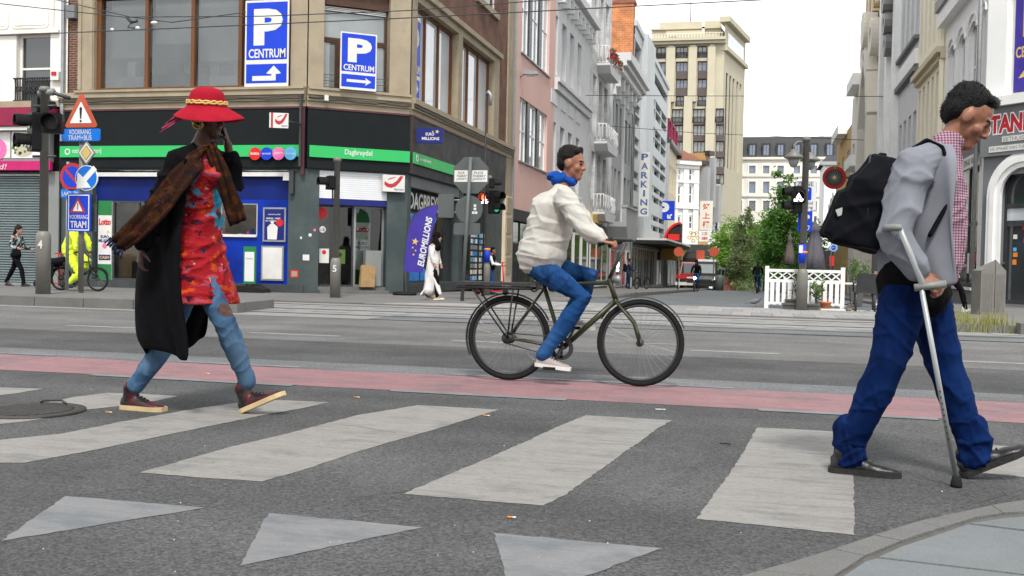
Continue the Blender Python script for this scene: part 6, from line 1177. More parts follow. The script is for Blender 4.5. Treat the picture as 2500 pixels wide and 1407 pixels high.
# pedestrian signal mast by the side street
p = Vector(aty(1187, 722, 27.2)); p.z = .03; t = mast('pedestrian_signal_mast', 'pedestrian signal mast showing a red light beside the leaning sign post', p.x, p.y, .03, .9, aty(1187, 438, p.y).z, .1, .075)
c = aty(1184, 483, p.y - .12); o, F = signal(t, c, R(-8), ['signal_red'], 1.0); ped_text(o, F, c.z); c = aty(1212, 494, p.y); signal(t, c, R(62), ['signal_green', 'lens_dark'], 1.05); c = aty(1207, 448, p.y + .1); signal(t, c, R(110), ['lens_dark'], .9)
MB().lathe([(.082, .0), (.082, .38)], (p.x, p.y, aty(1187, 640, p.y).z), 16).build('blue_button_box', 'sign_blue', t); MB().lathe([(.09, .0), (.09, .06)], (p.x, p.y, aty(1187, 612, p.y).z), 16).build('yellow_ring', 'orange', t)
# mast 3 with lanterns
m3 = gnd(1957, 757, .03); zt = aty(1957, 657, m3.y).z; t = mast('lantern_mast', 'grey mast with street lanterns, pedestrian signal and parking zone signs', m3.x, m3.y, .03, zt, aty(1957, 345, m3.y).z, .118, .075)
c = aty(1950, 480, m3.y - .12); o, F = signal(t, c, R(5), ['lens_dark'], 1.0); ped_text(o, F, c.z + .05); c = aty(1936, 488, m3.y + .05); signal(t, c, R(-75), ['lens_dark', 'lens_dark'], 1.0)
MB().lathe([(.085, .0), (.085, .42)], (m3.x - .02, m3.y - .01, aty(1955, 643, m3.y).z), 16).build('blue_button_box', 'sign_blue', t); MB().lathe([(.092, .0), (.092, .05)], (m3.x, m3.y, aty(1955, 619, m3.y).z), 16).build('yellow_ring', 'orange', t); c = aty(1955, 607, m3.y); MB().box(c.x - .04, c.x + .04, m3.y - .1, m3.y - .085, c.z - .1, c.z + .07).build('notice', 'offwhite', t)
def lantern(c, r, parent):
 b = MB(); b.lathe([(r * .25, .10), (r * .35, .05), (r, -.06), (r * .98, -.09), (r * .6, -.12)], c, 20); o = b.build('lamp_hood', 'pole_grey', parent); b = MB(); b.lathe([(r * .55, -.121), (r * .5, -.2), (r * .3, -.28), (.02, -.3)], c, 16); b.build('lamp_glass', 'sign_grey', o)
 return o
for px, py, dy, r in ((1938, 376, -.1, .21), (1978, 383, .5, .22)):
 c = aty(px, py, m3.y + dy); o = lantern(c, r, t); b = MB(); b.tube([c + Vector((0, 0, .08)), c + Vector((0, 0, .2)), c + Vector(((m3.x - c.x) * .3, (m3.y - c.y) * .3, .27)), Vector((m3.x, m3.y, c.z + .27))], .022, 7); b.build('lamp_arm', 'pole_grey', o)
F = Fac(m3.x, m3.y + .12, 1, 0); o = part(F, 'zone_sign', 'lightgrey_wall', t, F.U(1942, 500), F.U(1992, 500), F.Z(1967, 514), F.Z(1967, 442), 0, .025); text(F, 'ZONE', F.U(1946, 455), F.U(1986, 455), F.Z(1967, 455), F.Z(1967, 444), .025, 'dark_metal', o); b = MB(); F.prism(b, rrect(F.U(1957, 480), F.U(1981, 480), F.Z(1967, 489), F.Z(1967, 458), .03), .025, .028); q = b.build('blue_field', 'sign_blue', o); text(F, 'P', F.U(1964, 470), F.U(1975, 470), F.Z(1967, 474), F.Z(1967, 461), .028, 'offwhite', q, .03); text(F, 'betalend', F.U(1950, 500), F.U(1984, 500), F.Z(1967, 500), F.Z(1967, 492), .025, 'dark_metal', o); text(F, 'betaling', F.U(1950, 510), F.U(1984, 510), F.Z(1967, 512), F.Z(1967, 503), .025, 'dark_metal', o)
o = part(F, 'disabled_parking_sign', 'sign_blue', t, F.U(1948, 540), F.U(1983, 540), F.Z(1967, 566), F.Z(1967, 516), 0, .02); text(F, 'P', F.U(1960, 540), F.U(1977, 540), F.Z(1967, 543), F.Z(1967, 524), .02, 'offwhite', o, .04); b = MB(); uu, zz = F.uz(1970, 556); F.ring(b, uu, zz - .01, .035, .05, .02, .023, n=14, a0=100, a1=380); F.bar(b, uu - .01, zz + .03, uu - .02, zz + .1, .02, .02, .024); F.bar(b, uu - .01, zz + .03, uu + .06, zz + .03, .018, .02, .025); b.build('wheelchair_symbol', 'offwhite', o)
# wall lamps, thin lamp post, overhead wires
for px, py, Y, lb in ((1290, 182, 39.5, 'grey arm mounted street lamp on the pink house'), (1485, 345, 66, 'small arm mounted street lamp on the grey cornice house')):
 c = aty(px, py, Y); t = thing('wall_lamp', lb, 'street lamp', c); b = MB(); b.tube([(-9.26, Y, c.z - .1), (c.x - .2, Y, c.z)], .03, 6); b.build('arm', 'galv', t); s_ = Y / 39.5 * .9; b = MB(); b.hexa([(c.x - .25 * s_, Y - .15, c.z), (c.x + .45 * s_, Y - .15, c.z - .02), (c.x + .45 * s_, Y + .15, c.z - .02), (c.x - .25 * s_, Y + .15, c.z), (c.x - .2 * s_, Y - .1, c.z + .22 * s_), (c.x + .4 * s_, Y - .1, c.z + .12 * s_), (c.x + .4 * s_, Y + .1, c.z + .12 * s_), (c.x - .2 * s_, Y + .1, c.z + .22 * s_)]); b.build('lamp_head', 'sign_grey', t); b = MB(); b.ell((c.x + .12 * s_, Y, c.z), (.28 * s_, .12, .09), n=10, m=6); b.build('lamp_glass', 'lightgrey_wall', t)
a0 = aty(1178, 700, 26.3); t = thing('slim_lamp_post', 'very thin black post with a small lamp in front of the side shop', 'lamp post', (a0.x, 26.3, .03)); zt = aty(1178, 228, 26.3).z; b = MB(); b.tube([(a0.x, 26.3, .03), (a0.x, 26.3, zt)], [.028, .02], 8); b.build('post', 'black', t); b = MB(); b.tube([(a0.x, 26.3, zt - .02), (a0.x + .05, 26.3, zt + .04), (a0.x + .12, 26.3, zt - .05), (a0.x + .11, 26.3, zt - .32)], [.04, .05, .05, .04], 8); b.build('lamp_head', 'galv', t)
W = [('first', 'overhead wire crossing in front of the corner windows', [(-60, 90), (460, 68), (1000, 44), (1500, 18), (2100, -12)], 14), ('second', 'higher thin overhead wire above the corner windows', [(-40, 5), (300, 42), (640, 40), (1000, 26), (1600, -20)], 15), ('third', 'overhead wire slanting down from the white house', [(120, -4), (320, 42), (420, 55), (600, 30)], 15.5), ('fourth', 'span wire across the side street at tower height', [(1240, 232), (1560, 234), (2180, 236)], 55), ('fifth', 'lower span wire across the side street', [(1450, 305), (1700, 325), (2170, 345)], 60)]
for n_, lb, P, Y in W:
 pts = [aty(px, py, Y) for px, py in P]; q = []
 for i in range(len(pts) - 1):
  for k in range(6): q.append(pts[i].lerp(pts[i + 1], k / 6))
 b = MB(); b.tube(q + [pts[-1]], .008 if Y < 30 else .018, 5); tag(b.build('overhead_wire', 'dark_metal'), lb, 'wire')
t = thing('wire_insulator', 'metal wire clamp with small insulators on the tram wires', 'insulator', aty(320, 48, 15)); b = MB(); b.tube([aty(310, 44, 15), aty(322, 54, 15), aty(335, 51, 15)], .03, 6); b.tube([aty(322, 54, 15), aty(312, 67, 15), aty(338, 70, 15)], .012, 5); b.build('clamp', 'dark_metal', t); b = MB(); b.ell(aty(274, 73, 15), (.03, .03, .03)); b.ell(aty(376, 56, 15), (.06, .03, .03)); b.ell(aty(336, 69, 15), (.04, .03, .03)); b.build('insulator_knobs', 'offwhite', t)
# feather flag
p = aty(988, 716, 25.5); F = Fac(p.x, 25.5, 1, 0); t = thing('feather_flag', 'violet feather shaped lottery flag with gold stars at the corner', 'flag', (p.x, 25.5, .03)); P = [F.uz(*q) for q in ((986, 664), (1030, 666), (1040, 630), (1052, 580), (1062, 540), (1071, 502), (1052, 504), (1030, 512), (1012, 528), (1000, 552), (993, 590), (989, 630))]
b = MB(); F.prism(b, P, -.012, .012); b.build('flag_cloth', 'violet', t); b = MB(); b.tube([F.p(*F.uz(987, 712))] + [F.p(*F.uz(*q), .0) for q in ((986, 664), (988, 630), (992, 590), (999, 552), (1011, 527), (1030, 511), (1052, 503), (1071, 501))], .018, 6); b.build('pole', 'dark_metal', t); c = F.p(*F.uz(988, 716)); MB().lathe([(.3, .0), (.32, .03), (.3, .08), (.1, .1)], (c.x, c.y, .03), 18).build('base', 'rubber', t)
ang = math.atan2(F.Z(1048, 530) - F.Z(1026, 650), F.U(1048, 530) - F.U(1026, 650)); u, z = F.uz(1038, 590); L = 1.28; text(F, 'EUROMILLIONS', u - L / 2, u + L / 2, z - .09, z + .09, .013, 'offwhite', t, .03, .15, rot=ang); star(F, t, *F.uz(1014, 590), .1, .013, 'gold_flat')
for q in ((1008, 605), (1015, 612), (1010, 622)): star(F, t, *F.uz(*q), .035, .013, 'gold_flat')
# sandwich board
p = aty(608, 712, 24.2); F = Fac(p.x, 24.2, 1, 0); t = thing('pavement_sign', 'slim green framed pavement sign on a black rubber base', 'sign', (p.x, 24.2, .03)); x0, x1, z0, z1 = F.U(594, 650), F.U(624, 650), F.Z(608, 693), F.Z(608, 602); part(F, 'frame', 'green_dark', t, x0, x1, z0, z1, -.04, .0); part(F, 'panel', 'lightgrey_wall', t, x0 + .04, x1 - .04, z0 + .06, z1 - .14, .0, .006); text(F, 'loterij', x0 + .08, x1 - .08, z1 - .34, z1 - .29, .006, 'sign_grey', t)
for x in (x0 + .05, x1 - .1): part(F, 'leg', 'black', t, x, x + .05, .1, z0 + .1, -.06, -.041)
b = MB(); F.prism(b, [(x0 - .3, .03), (x1 + .3, .03), (x1 + .26, .12), (x1 + .05, .2), (x0 - .05, .2), (x0 - .26, .12)], -.3, .2); b.build('base', 'rubber', t)
# ================================================================== terrace at right
F = Fac(aty(1870, 700, 24.2).x, 24.2, 1, 0); t = thing('white_fence', 'white wooden terrace fence with lattice top and pickets', 'fence', F.p(.9, .03)); UL, UR = F.U(1872, 700), F.U(2057, 700); zt = F.Z(1965, 658); zr = F.Z(1965, 683); zb = F.Z(1965, 741)
for u in (UL, UR): part(F, 'post', 'fence_white', t, u - .045, u + .045, .03, zt + .06, -.045, .045)
for z in (zt - .07, zr - .07, zb - .05): part(F, 'rail', 'fence_white', t, UL + .045, UR - .045, z, z + .065, -.02, .025)
for i in range(12): u = UL + .12 + i * (UR - UL - .24) / 11; part(F, 'picket', 'fence_white', t, u - .042, u + .042, zb - .03, zr - .06, .026, .045)
n = 8; w = (UR - UL - .1) / n
for i in range(n):
 for s in (0, 1): b = MB(); u = UL + .05 + i * w; F.bar(b, u, (zr if s else zt - .07), u + w, (zt - .07 if s else zr), .028, .0 + .012 * s, .011 + .012 * s); b.build('lattice_lath', 'fence_white', t)
F2_ = Fac(F.p(UL, 0).x, 24.25, .05, 1)
def trough(name, label, x0, x1, y0, y1, Y, m, dep=.25, taper=.03):
 a, c = aty(x0, y1, Y), aty(x1, y0, Y); z1 = max(c.z, .16); b = MB(); x0, x1 = a.x, c.x
 b.hexa([(x0 + taper, Y + taper, .03), (x1 - taper, Y + taper, .03), (x1 - taper, Y + dep - taper, .03), (x0 + taper, Y + dep - taper, .03), (x0, Y, z1), (x1, Y, z1), (x1, Y + dep, z1), (x0, Y + dep, z1)]); b.box(x0 - .012, x1 + .012, Y - .012, Y + dep + .012, z1 - .03, z1 + .004)
 o = thing(name, label, 'planter', ((x0 + x1) / 2, Y, .03)); b.build('tub', m, o); MB().box(x0 + .02, x1 - .02, Y + .02, Y + dep - .02, z1, z1 + .008).build('soil', 'bark', o); return o, (x0, x1, z1)
def plant(o, x0, x1, y, z, h, n, m='leaf_plant', L=.16, spread=.12):
 b = MB(); s_ = MB()
 for i in range(n):
  bx = random.uniform(x0, x1); by = y + random.uniform(-.06, .06); tip = Vector((bx + random.uniform(-spread, spread), by + random.uniform(-spread, spread), z + h * random.uniform(.6, 1))); base = Vector((bx, by, z)); s_.tube([base, base.lerp(tip, .5) + Vector((0, 0, .03)), tip], .005, 4)
  for k in range(9):
   c = base.lerp(tip, random.uniform(.25, 1)); d = Vector((random.uniform(-1, 1), random.uniform(-1, 1), random.uniform(-.1, .9))).normalized() * L * random.uniform(.6, 1.1); e = d.cross(Vector((random.random(), random.random(), .5))).normalized() * L * .13
   b.add([c, c + d * .5 + e, c + d, c + d * .5 - e], [(0, 1, 2, 3)])
 b.build('leaves', m, o); s_.build('stems', 'bark', o)
o, q = trough('long_planter', 'long low grey planter at the foot of the white fence', 1909, 2002, 745, 757, 23.82, 'planter', .16); plant(o, q[0] + .72, q[1], 23.9, q[2], .62, 9)
o, q = trough('dark_pot', 'dark pot with tall wispy plant behind the lantern mast', 1917, 1953, 732, 746, 24.0, 'planter', .15); plant(o, q[0] + .05, q[1], 24.05, q[2], .72, 7, 'leaf_plant', .12, .1)
c = aty(2015, 752, 24.0); t = thing('terracotta_pot', 'orange terracotta pot by the white fence', 'pot', (c.x, 24.0, .03)); MB().lathe([(.085, .0), (.12, .15), (.135, .15), (.135, .185), (.115, .185), (.11, .12)], (c.x, 24.0, .03), 20).build('pot', 'terracotta', t)
c = aty(2035, 757, 23.95); tag(MB().box(c.x - .28, c.x + .25, 23.85, 24.05, .03, .065).build('pale_board', 'offwhite'), 'low pale board lying at the fence foot', 'board')
# glass-like plastic tub
c = aty(2073, 756, 24.05); t = thing('plastic_tub', 'clear plastic tub lying right of the fence', 'tub', (c.x, 24.05, .03)); M = Matrix.Rotation(R(80), 3, 'Y'); MB().lathe([(.075, -.1), (.085, .08), (.09, .1)], (c.x, 24.05, .12), 16, M=M).build('tub', 'glass_clear', t); MB().ell((c.x, 24.02, .07), (.09, .05, .03)).build('food_remains', 'cardboard', t)
b = MB()
for _ in range(24): c = aty(random.uniform(2065, 2150), 758, 24.0); x, y = c.x, 24.0 + random.uniform(-.1, .3); b.box(x, x + random.uniform(.02, .07), y, y + .03, .03, .045)
tag(struct(b.build('litter', 'offwhite'), 'stuff'), 'scraps of white litter by the terrace chair', 'litter')
# terrace chair
c = gnd(2110, 760, .03); t = thing('terrace_chair', 'dark grey woven terrace chair seen from behind', 'chair', (c.x, c.y, .03)); s_ = .42
for x in (-.2, .2):
 for y in (-.2, .2): b = MB(); b.tube([(c.x + x, c.y + y, .03), (c.x + x * .95, c.y + y * .95, .45)], .022, 6); b.build('leg', 'dark_metal', t)
MB().box(c.x - .22, c.x + .22, c.y - .22, c.y + .22, .43, .48).build('seat', 'dark_metal', t); b = MB(); b.hexa([(c.x - .21, c.y - .22, .45), (c.x + .21, c.y - .22, .45), (c.x + .21, c.y - .19, .45), (c.x - .21, c.y - .19, .45), (c.x - .2, c.y - .3, .86), (c.x + .2, c.y - .3, .86), (c.x + .2, c.y - .27, .86), (c.x - .2, c.y - .27, .86)]); b.build('backrest', 'dark_metal', t)
for s in (-1, 1): b = MB(); b.tube([(c.x + s * .23, c.y - .25, .65), (c.x + s * .23, c.y + .2, .66), (c.x + s * .23, c.y + .21, .46)], .02, 6); b.build('armrest', 'dark_metal', t)
# low white bench/table behind fence
c = aty(2070, 692, 26.5); t = thing('terrace_table', 'white topped terrace table behind the fence', 'table', (c.x, 26.5, .03)); MB().box(c.x - .7, c.x + .25, 26.3, 26.9, .58, .62).build('top', 'offwhite', t); MB().box(c.x - .3, c.x - .2, 26.5, 26.6, .03, .58).build('leg', 'dark_metal', t)
c = aty(2090, 735, 27.5); o, q = trough('terrace_planter', 'black tub with leafy shrub beside the dark eatery', 2075, 2110, 700, 735, 27.5, 'planter', .4); plant(o, q[0], q[1], 27.7, q[2], .75, 16, 'leaf_dark', .16, .2)
# closed parasols
def parasol(name, label, px, pyb, pyt, Y, r, m):
 a0, a1 = aty(px, pyb, Y), aty(px, pyt, Y); t = thing(name, label, 'parasol', (a0.x, Y, .03)); b = MB(); n = 24; V = []; lev = [(0, 1.0), (.3, .8), (.6, .52), (.78, .36), (.80, .46), (.9, .28), (1.0, .08)]
 for h, k in lev:
  for i in range(n): a = 2 * math.pi * i / n; rr = r * k * (1 + .16 * (1 if i % 3 == 0 else -.5)); V.append((a0.x + rr * math.cos(a), Y + rr * math.sin(a), a0.z + (a1.z - a0.z) * h))
 b.add(V, [(i * n + k, i * n + (k + 1) % n, (i + 1) * n + (k + 1) % n, (i + 1) * n + k) for i in range(len(lev) - 1) for k in range(n)] + [tuple(range(n - 1, -1, -1))], 0, True); b.build('folded_canopy', m, t); b = MB(); b.tube([(a0.x, Y, .03), (a0.x, Y, a1.z + .12)], .03, 8); b.build('pole', 'dark_metal', t); MB().lathe([(.3, .0), (.28, .08), (.05, .1)], (a0.x, Y, .03), 16).build('base', 'kerb_stone', t)
mat('canvas_grey', (.085, .082, .095), .85, .12, 4, .3, 60); mat('canvas_taupe', (.095, .075, .062), .85, .12, 4, .3, 60)
parasol('closed_parasol', 'large folded grey parasol behind the white fence', 1987, 657, 540, 26.8, .25, 'canvas_grey'); parasol('closed_parasol', 'smaller folded taupe parasol left of the lantern mast', 1927, 645, 572, 33, .17, 'canvas_taupe')
# waste bin at right
c = gnd(2411, 768, .03); t = thing('waste_bin', 'grey ribbed metal waste bin with slanted top at the eatery corner', 'bin', (c.x, c.y, .03)); F = Fac(c.x, c.y, .95, .3); zt = aty(2411, 650, c.y).z; zm = aty(2411, 634, c.y).z
b = MB(); P = [(-.28, -.2), (.0, -.26), (.28, -.2), (.28, .2), (-.28, .2)]; V = [F.p(u, .03, -d) for u, d in P] + [F.p(u, z, -d) for (u, d), z in zip(P, (zt - .1, zm, zt - .1, zt - .1, zt - .1))]; n = 5; b.add(V, [tuple(range(n - 1, -1, -1)), tuple(range(n, 2 * n))] + [(i, (i + 1) % n, (i + 1) % n + n, i + n) for i in range(n)]); b.build('body', 'pole_grey', t)
b = MB(); a_ = [F.p(0, z, .262) for z in (.08, zm - .02)]; b.tube(a_, .006, 4); b.build('door_seam', 'black', t)
for i in range(7):
 for s in (-1, 1): b = MB(); u = s * (.05 + i * .032); d = .26 - abs(u) / .28 * .06; b.hexa([F.p(u + x, z, d + y) for z in (.1, zt - .18) for x, y in ((-.006, 0), (.006, 0), (.006, .008), (-.006, .008))]); b.build('rib', 'pole_grey', t)
# roulette sign, badge sign
c = aty(2037, 434, 60); F = Fac(c.x, 60, 1, 0); r = (F.U(2066, 434) - F.U(2008, 434)) / 2; uc, zc = F.uz(2037, 434); t = thing('roulette_sign', 'round roulette wheel sign with red rim hung over the street', 'sign', F.p(uc, zc)); b = MB(); F.disc(b, uc, zc, r, -.1, .0, n=40); b.build('disc', 'awning_dark', t)
for i in range(38):
 b = MB(); F.ring(b, uc, zc, r * .72, r * .98, .001, .03, n=2, a0=i * 360 / 38, a1=(i + .72) * 360 / 38); b.build('rim_pocket', 'green_band' if i == 9 else 'red_bright', t)
b = MB()
for i in range(24): a = 2 * math.pi * i / 24; F.bar(b, uc + .1 * r * math.cos(a), zc + .1 * r * math.sin(a), uc + .68 * r * math.cos(a), zc + .68 * r * math.sin(a), .02, .001, .012)
b.build('spokes', 'sign_grey', t); b = MB(); F.disc(b, uc, zc, r * .14, .001, .06); b.build('hub', 'gold_flat', t); b = MB(); b.tube([F.p(uc + r, zc, -.05), (6.0, 60, zc + .1)], .05, 6); b.build('bracket', 'dark_metal', t)
c = aty(2035, 605, 45); F = Fac(c.x, 45, 1, 0); t = thing('badge_sign', 'blue and white round badge sign on a slim post', 'sign', F.p(0, 0)); uc, zc = F.uz(2035, 605)
for k, m, d in ((1, 'sky_blue', .02), (.75, 'white_plain', .025), (.6, 'sign_blue', .03)): b = MB(); F.prism(b, [(uc + .17 * k * (1 + .08 * (i % 2)) * math.cos(i * math.pi / 8), zc + .17 * k * (1 + .08 * (i % 2)) * math.sin(i * math.pi / 8)) for i in range(16)], 0, d); b.build('badge', m, t)
text(F, 'BAR', uc - .07, uc + .07, zc - .03, zc + .04, .03, 'offwhite', t); b = MB(); b.tube([F.p(F.U(2031, 560), -.3, -.03), F.p(F.U(2031, 560), F.Z(2031, 470), -.03)], .03, 6); b.build('post', 'galv', t)
# orange round signs in the street
for px, Y, lb in ((1657, 62, 'round orange no entry sign on a post left of the red truck'), (1743, 74, 'round orange sign on a post behind the van')):
 c = aty(px, 615, Y); F = Fac(c.x, Y, 1, 0); t = thing('orange_disc_sign', lb, 'signpost', (c.x, Y, slopez(Y))); r = 11.5 * Y / 2516; b = MB(); F.disc(b, 0, c.z, r, 0, .03, n=24); b.build('disc', 'sign_orange', t); b = MB(); b.tube([(c.x, Y + .03, slopez(Y)), (c.x, Y + .03, c.z + r * .9)], .035, 6); b.build('post', 'bark', t)
# pigeon
g = gnd(1843, 748, .02); t = thing('pigeon', 'grey pigeon standing on the pale paving', 'pigeon', g); b = MB(); b.ell(g + Vector((0, 0, .12)), (.12, .05, .06), Matrix.Rotation(R(-18), 3, 'Y')); b.ell(g + Vector((.11, 0, .19)), (.035, .028, .032)); b.limb([g + Vector((.08, 0, .14)), g + Vector((.11, 0, .19))], [.04, .026]); b.limb([g + Vector((-.1, 0, .1)), g + Vector((-.24, 0, .05))], [(.035, .02), (.03, .006)]); b.build('body', 'grey_dark', t); b = MB(); b.limb([g + Vector((.14, 0, .188)), g + Vector((.168, 0, .18))], [.008, .003]); b.build('beak', 'dark_metal', t); b = MB()
for y in (-.02, .02): b.tube([g + Vector((.01, y, .08)), g + Vector((.02, y, 0)), g + Vector((.05, y, .004))], .006, 5)
b.build('legs', 'sign_red', t)
# ================================================================== vegetation
def tree(name, label, x, y, h, rw, crown, m, n, ls, trunk_r=.16, z0=None, cols=None):
 z0 = slopez(y) if z0 is None else z0; t = thing(name, label, 'tree', (x, y, z0)); b = MB(); top = Vector((x, y, z0 + h * .8)); b.tube([(x, y, z0), (x + .05, y, z0 + h * .25), (x - .1, y, z0 + h * .5), top], [trunk_r, trunk_r * .8, trunk_r * .55, trunk_r * .2], 8); L = []
 for i in range(14):
  s = Vector((x, y, z0 + h * random.uniform(.25, .6))); a = random.uniform(0, 6.28); e = Vector((x + rw * .7 * math.cos(a), y + rw * .7 * math.sin(a), s.z + h * random.uniform(.1, .3))); b.tube([s, s.lerp(e, .5) + Vector((0, 0, .15)), e], [trunk_r * .35, trunk_r * .22, trunk_r * .08], 5)
 b.build('trunk', 'bark', t); V = []; F = []; k = 0
 cl = []
 for i in range(90):
  while True:
   u = Vector((random.uniform(-1, 1), random.uniform(-1, 1), random.uniform(0, 1))); w = crown(u.z)
   if math.hypot(u.x, u.y) < w and (math.hypot(u.x, u.y) > w * .45 or random.random() < .35): break
  cl.append((Vector((x + u.x * rw, y + u.y * rw, z0 + h * (.16 + .84 * u.z))), random.uniform(.3, .75)))
 for i in range(n):
  c, r = random.choice(cl); p = c + Vector((random.gauss(0, 1), random.gauss(0, 1), random.gauss(0, .8))) * r * .62 * (rw / 2)
  d = Vector((random.uniform(-1, 1), random.uniform(-1, 1), random.uniform(-.8, .6))).normalized() * ls * random.uniform(.6, 1.3); e = d.cross(Vector((random.uniform(-1, 1), random.uniform(-1, 1), random.uniform(-1, 1)))).normalized() * ls * .42
  V += [p - d, p + e, p + d, p - e]; F.append((k, k + 1, k + 2, k + 3)); k += 4
 b = MB(); b.add(V, F); b.build('crown', m, t)
def X(px, Y, py=640): return aty(px, py, Y).x
egg = lambda z: .35 + .65 * math.sin(math.pi * min(1, z * .8 + .22)) if z < .85 else .35 * (1 - z) / .15 + .12
col_ = lambda z: .75 * (1 - z) ** .6 + .22
tree('street_tree', 'tall dense dark green tree right of the street centre', X(1908, 76), 76, 8.7, 1.7, col_, 'leaf_dark', 9000, .15)
tree('street_tree', 'bright yellow green tree against the tower foot', X(1782, 96), 96, 6.6, 1.75, egg, 'leaf_bright', 5200, .15); tree('street_tree', 'thin olive green tree between the bright ones', X(1818, 90), 90, 7.4, 1.35, egg, 'leaf_olive', 4600, .12, .1)
tree('street_tree', 'bright green tree just left of the tall dark one', X(1868, 92), 92, 7.4, 1.7, egg, 'leaf_bright', 5200, .15); tree('street_tree', 'small bushy olive tree low in front of the row', X(1806, 88), 88, 4.2, 1.1, egg, 'leaf_olive', 2600, .11, .08); tree('street_tree', 'green tree behind the parking zone signs', X(1955, 84), 84, 6.4, 1.7, egg, 'leaf_dark', 5200, .15)
tree('street_tree', 'far leafy tree filling the street end', X(1835, 105), 105, 6.6, 3.0, egg, 'leaf_bright', 6000, .2)
b = MB()
for _ in range(900):
 Y = random.uniform(84, 104); px = random.uniform(1785, 1862); x = X(px, Y); z = slopez(Y); c = Vector((x, Y, z + random.uniform(0, .7))); d = Vector((random.uniform(-1, 1), random.uniform(-1, 1), random.uniform(.2, 1))).normalized() * .22; e = d.cross(Vector((.2, .9, .1))).normalized() * .06; b.add([c - d, c + e, c + d, c - e], [(0, 1, 2, 3)])
tag(struct(b.build('ground_cover', 'leaf_olive'), 'stuff'), 'low planting under the street trees', 'plants')
def tuft(name, label, spots, h, n, m='grass', sp=.14):
 g0 = gnd(*spots[0]); t = thing(name, label, 'weeds', (g0.x, g0.y, 0)); b = MB()
 for px, py in spots:
  g = gnd(px, py)
  for _ in range(n):
   p = g + Vector((random.gauss(0, sp), random.gauss(0, sp * .4), 0)); tip = p + Vector((random.gauss(0, .06), random.gauss(0, .05), h * random.uniform(.3, 1.0))); w = Vector((.008, 0, 0)); mid = p.lerp(tip, .6) + Vector((0, 0, .01)); b.add([p - w, p + w, mid + w * .7, tip, mid - w * .7], [(0, 1, 2, 3, 4)])
 b.build('blades', m, t)
tuft('kerb_weeds', 'yellow green weeds growing at the broken right kerb', [(2345, 808), (2375, 812), (2410, 813), (2440, 814), (2340, 800)], .42, 45); tuft('post_weeds', 'dry tuft of grass at the foot of the tram sign post', [(190, 738), (210, 739)], .24, 40, sp=.12)
# ================================================================== van and red truck
def wheel_round(b, c, r, w, mi=0): b.lathe([(r * .55, -w / 2), (r * .95, -w / 2), (r, -w / 4), (r, w / 4), (r * .95, w / 2), (r * .55, w / 2)], c, 18, mi, M=Matrix.Rotation(R(90), 3, 'Y'))
Y = 85; z = slopez(Y); x0, x1 = X(1698, Y), X(1749, Y); xm = (x0 + x1) / 2; w = (x1 - x0) / 2; t = thing('delivery_van', 'dark panel van with white roof box parked facing the camera', 'van', (xm, Y, z)); H = 2.3
prof = [(Y, .35), (Y - .02, .85), (Y + .12, 1.12), (Y + .75, 1.28), (Y + 1.45, 2.1), (Y + 1.9, H), (Y + 5.2, H), (Y + 5.4, 2.0), (Y + 5.4, .35)]; b = MB(); n = len(prof); V = []
for s, ww in ((-1, 1), (1, 1)):
 for y, h in prof: V.append((xm + s * w * (1 - .13 * max(0, (h - 1.1) / 1.2)), y, z + h))
b.add(V, [tuple(range(n)), tuple(range(2 * n - 1, n - 1, -1))] + [(i, i + n, (i + 1) % n + n, (i + 1) % n) for i in range(n)]); b.build('body', 'van_paint', t)
b = MB(); b.add([(xm - w * .86, Y + .80, z + 1.33), (xm + w * .86, Y + .80, z + 1.33), (xm + w * .76, Y + 1.42, z + 2.07), (xm - w * .76, Y + 1.42, z + 2.07)], [(0, 1, 2, 3)]); b.v = [(a, y - .03, h + .03) for a, y, h in b.v]; b.build('windscreen', 'win_grey', t)
for s in (-1, 1):
 MB().hexa([(xm + s * w * .98, Y - .03, z + .85), (xm + s * w * .6, Y - .05, z + .78), (xm + s * w * .6, Y + .1, z + .78), (xm + s * w * .98, Y + .1, z + .85), (xm + s * w * .98, Y + .1, z + 1.18), (xm + s * w * .75, Y + .05, z + 1.0), (xm + s * w * .75, Y + .2, z + 1.0), (xm + s * w * .98, Y + .25, z + 1.18)]).build('headlight', 'offwhite', t); MB().box(xm + s * w * 1.02, xm + s * (w * 1.02 + .2), Y + 1.0, Y + 1.15, z + 1.25, z + 1.6).build('mirror', 'black', t)
 for y in (Y + .8, Y + 4.3): b = MB(); wheel_round(b, (xm + s * (w - .08), y, z + .33), .33, .2); b.build('wheel', 'rubber', t)
MB().box(xm - w * .55, xm + w * .55, Y - .06, Y + .0, z + .62, z + .86).build('grille', 'black', t); MB().box(xm - w * .3, xm + w * .3, Y - .08, Y - .03, z + .42, z + .54).build('number_plate', 'offwhite', t); MB().box(xm - w * .98, xm + w * .98, Y - .1, Y - .02, z + .3, z + .6).build('bumper', 'black', t); MB().box(xm - w * .9, xm + w * .85, Y + 1.9, Y + 5, z + H + .02, z + H + .2).build('roof_box', 'white_plain', t); c = aty(1710, 620, Y + 3); MB().box(c.x - .3, c.x + .35, Y + 2.6, Y + 3, z + H + .2, z + H + .95).build('orange_crate', 'sign_orange', t)
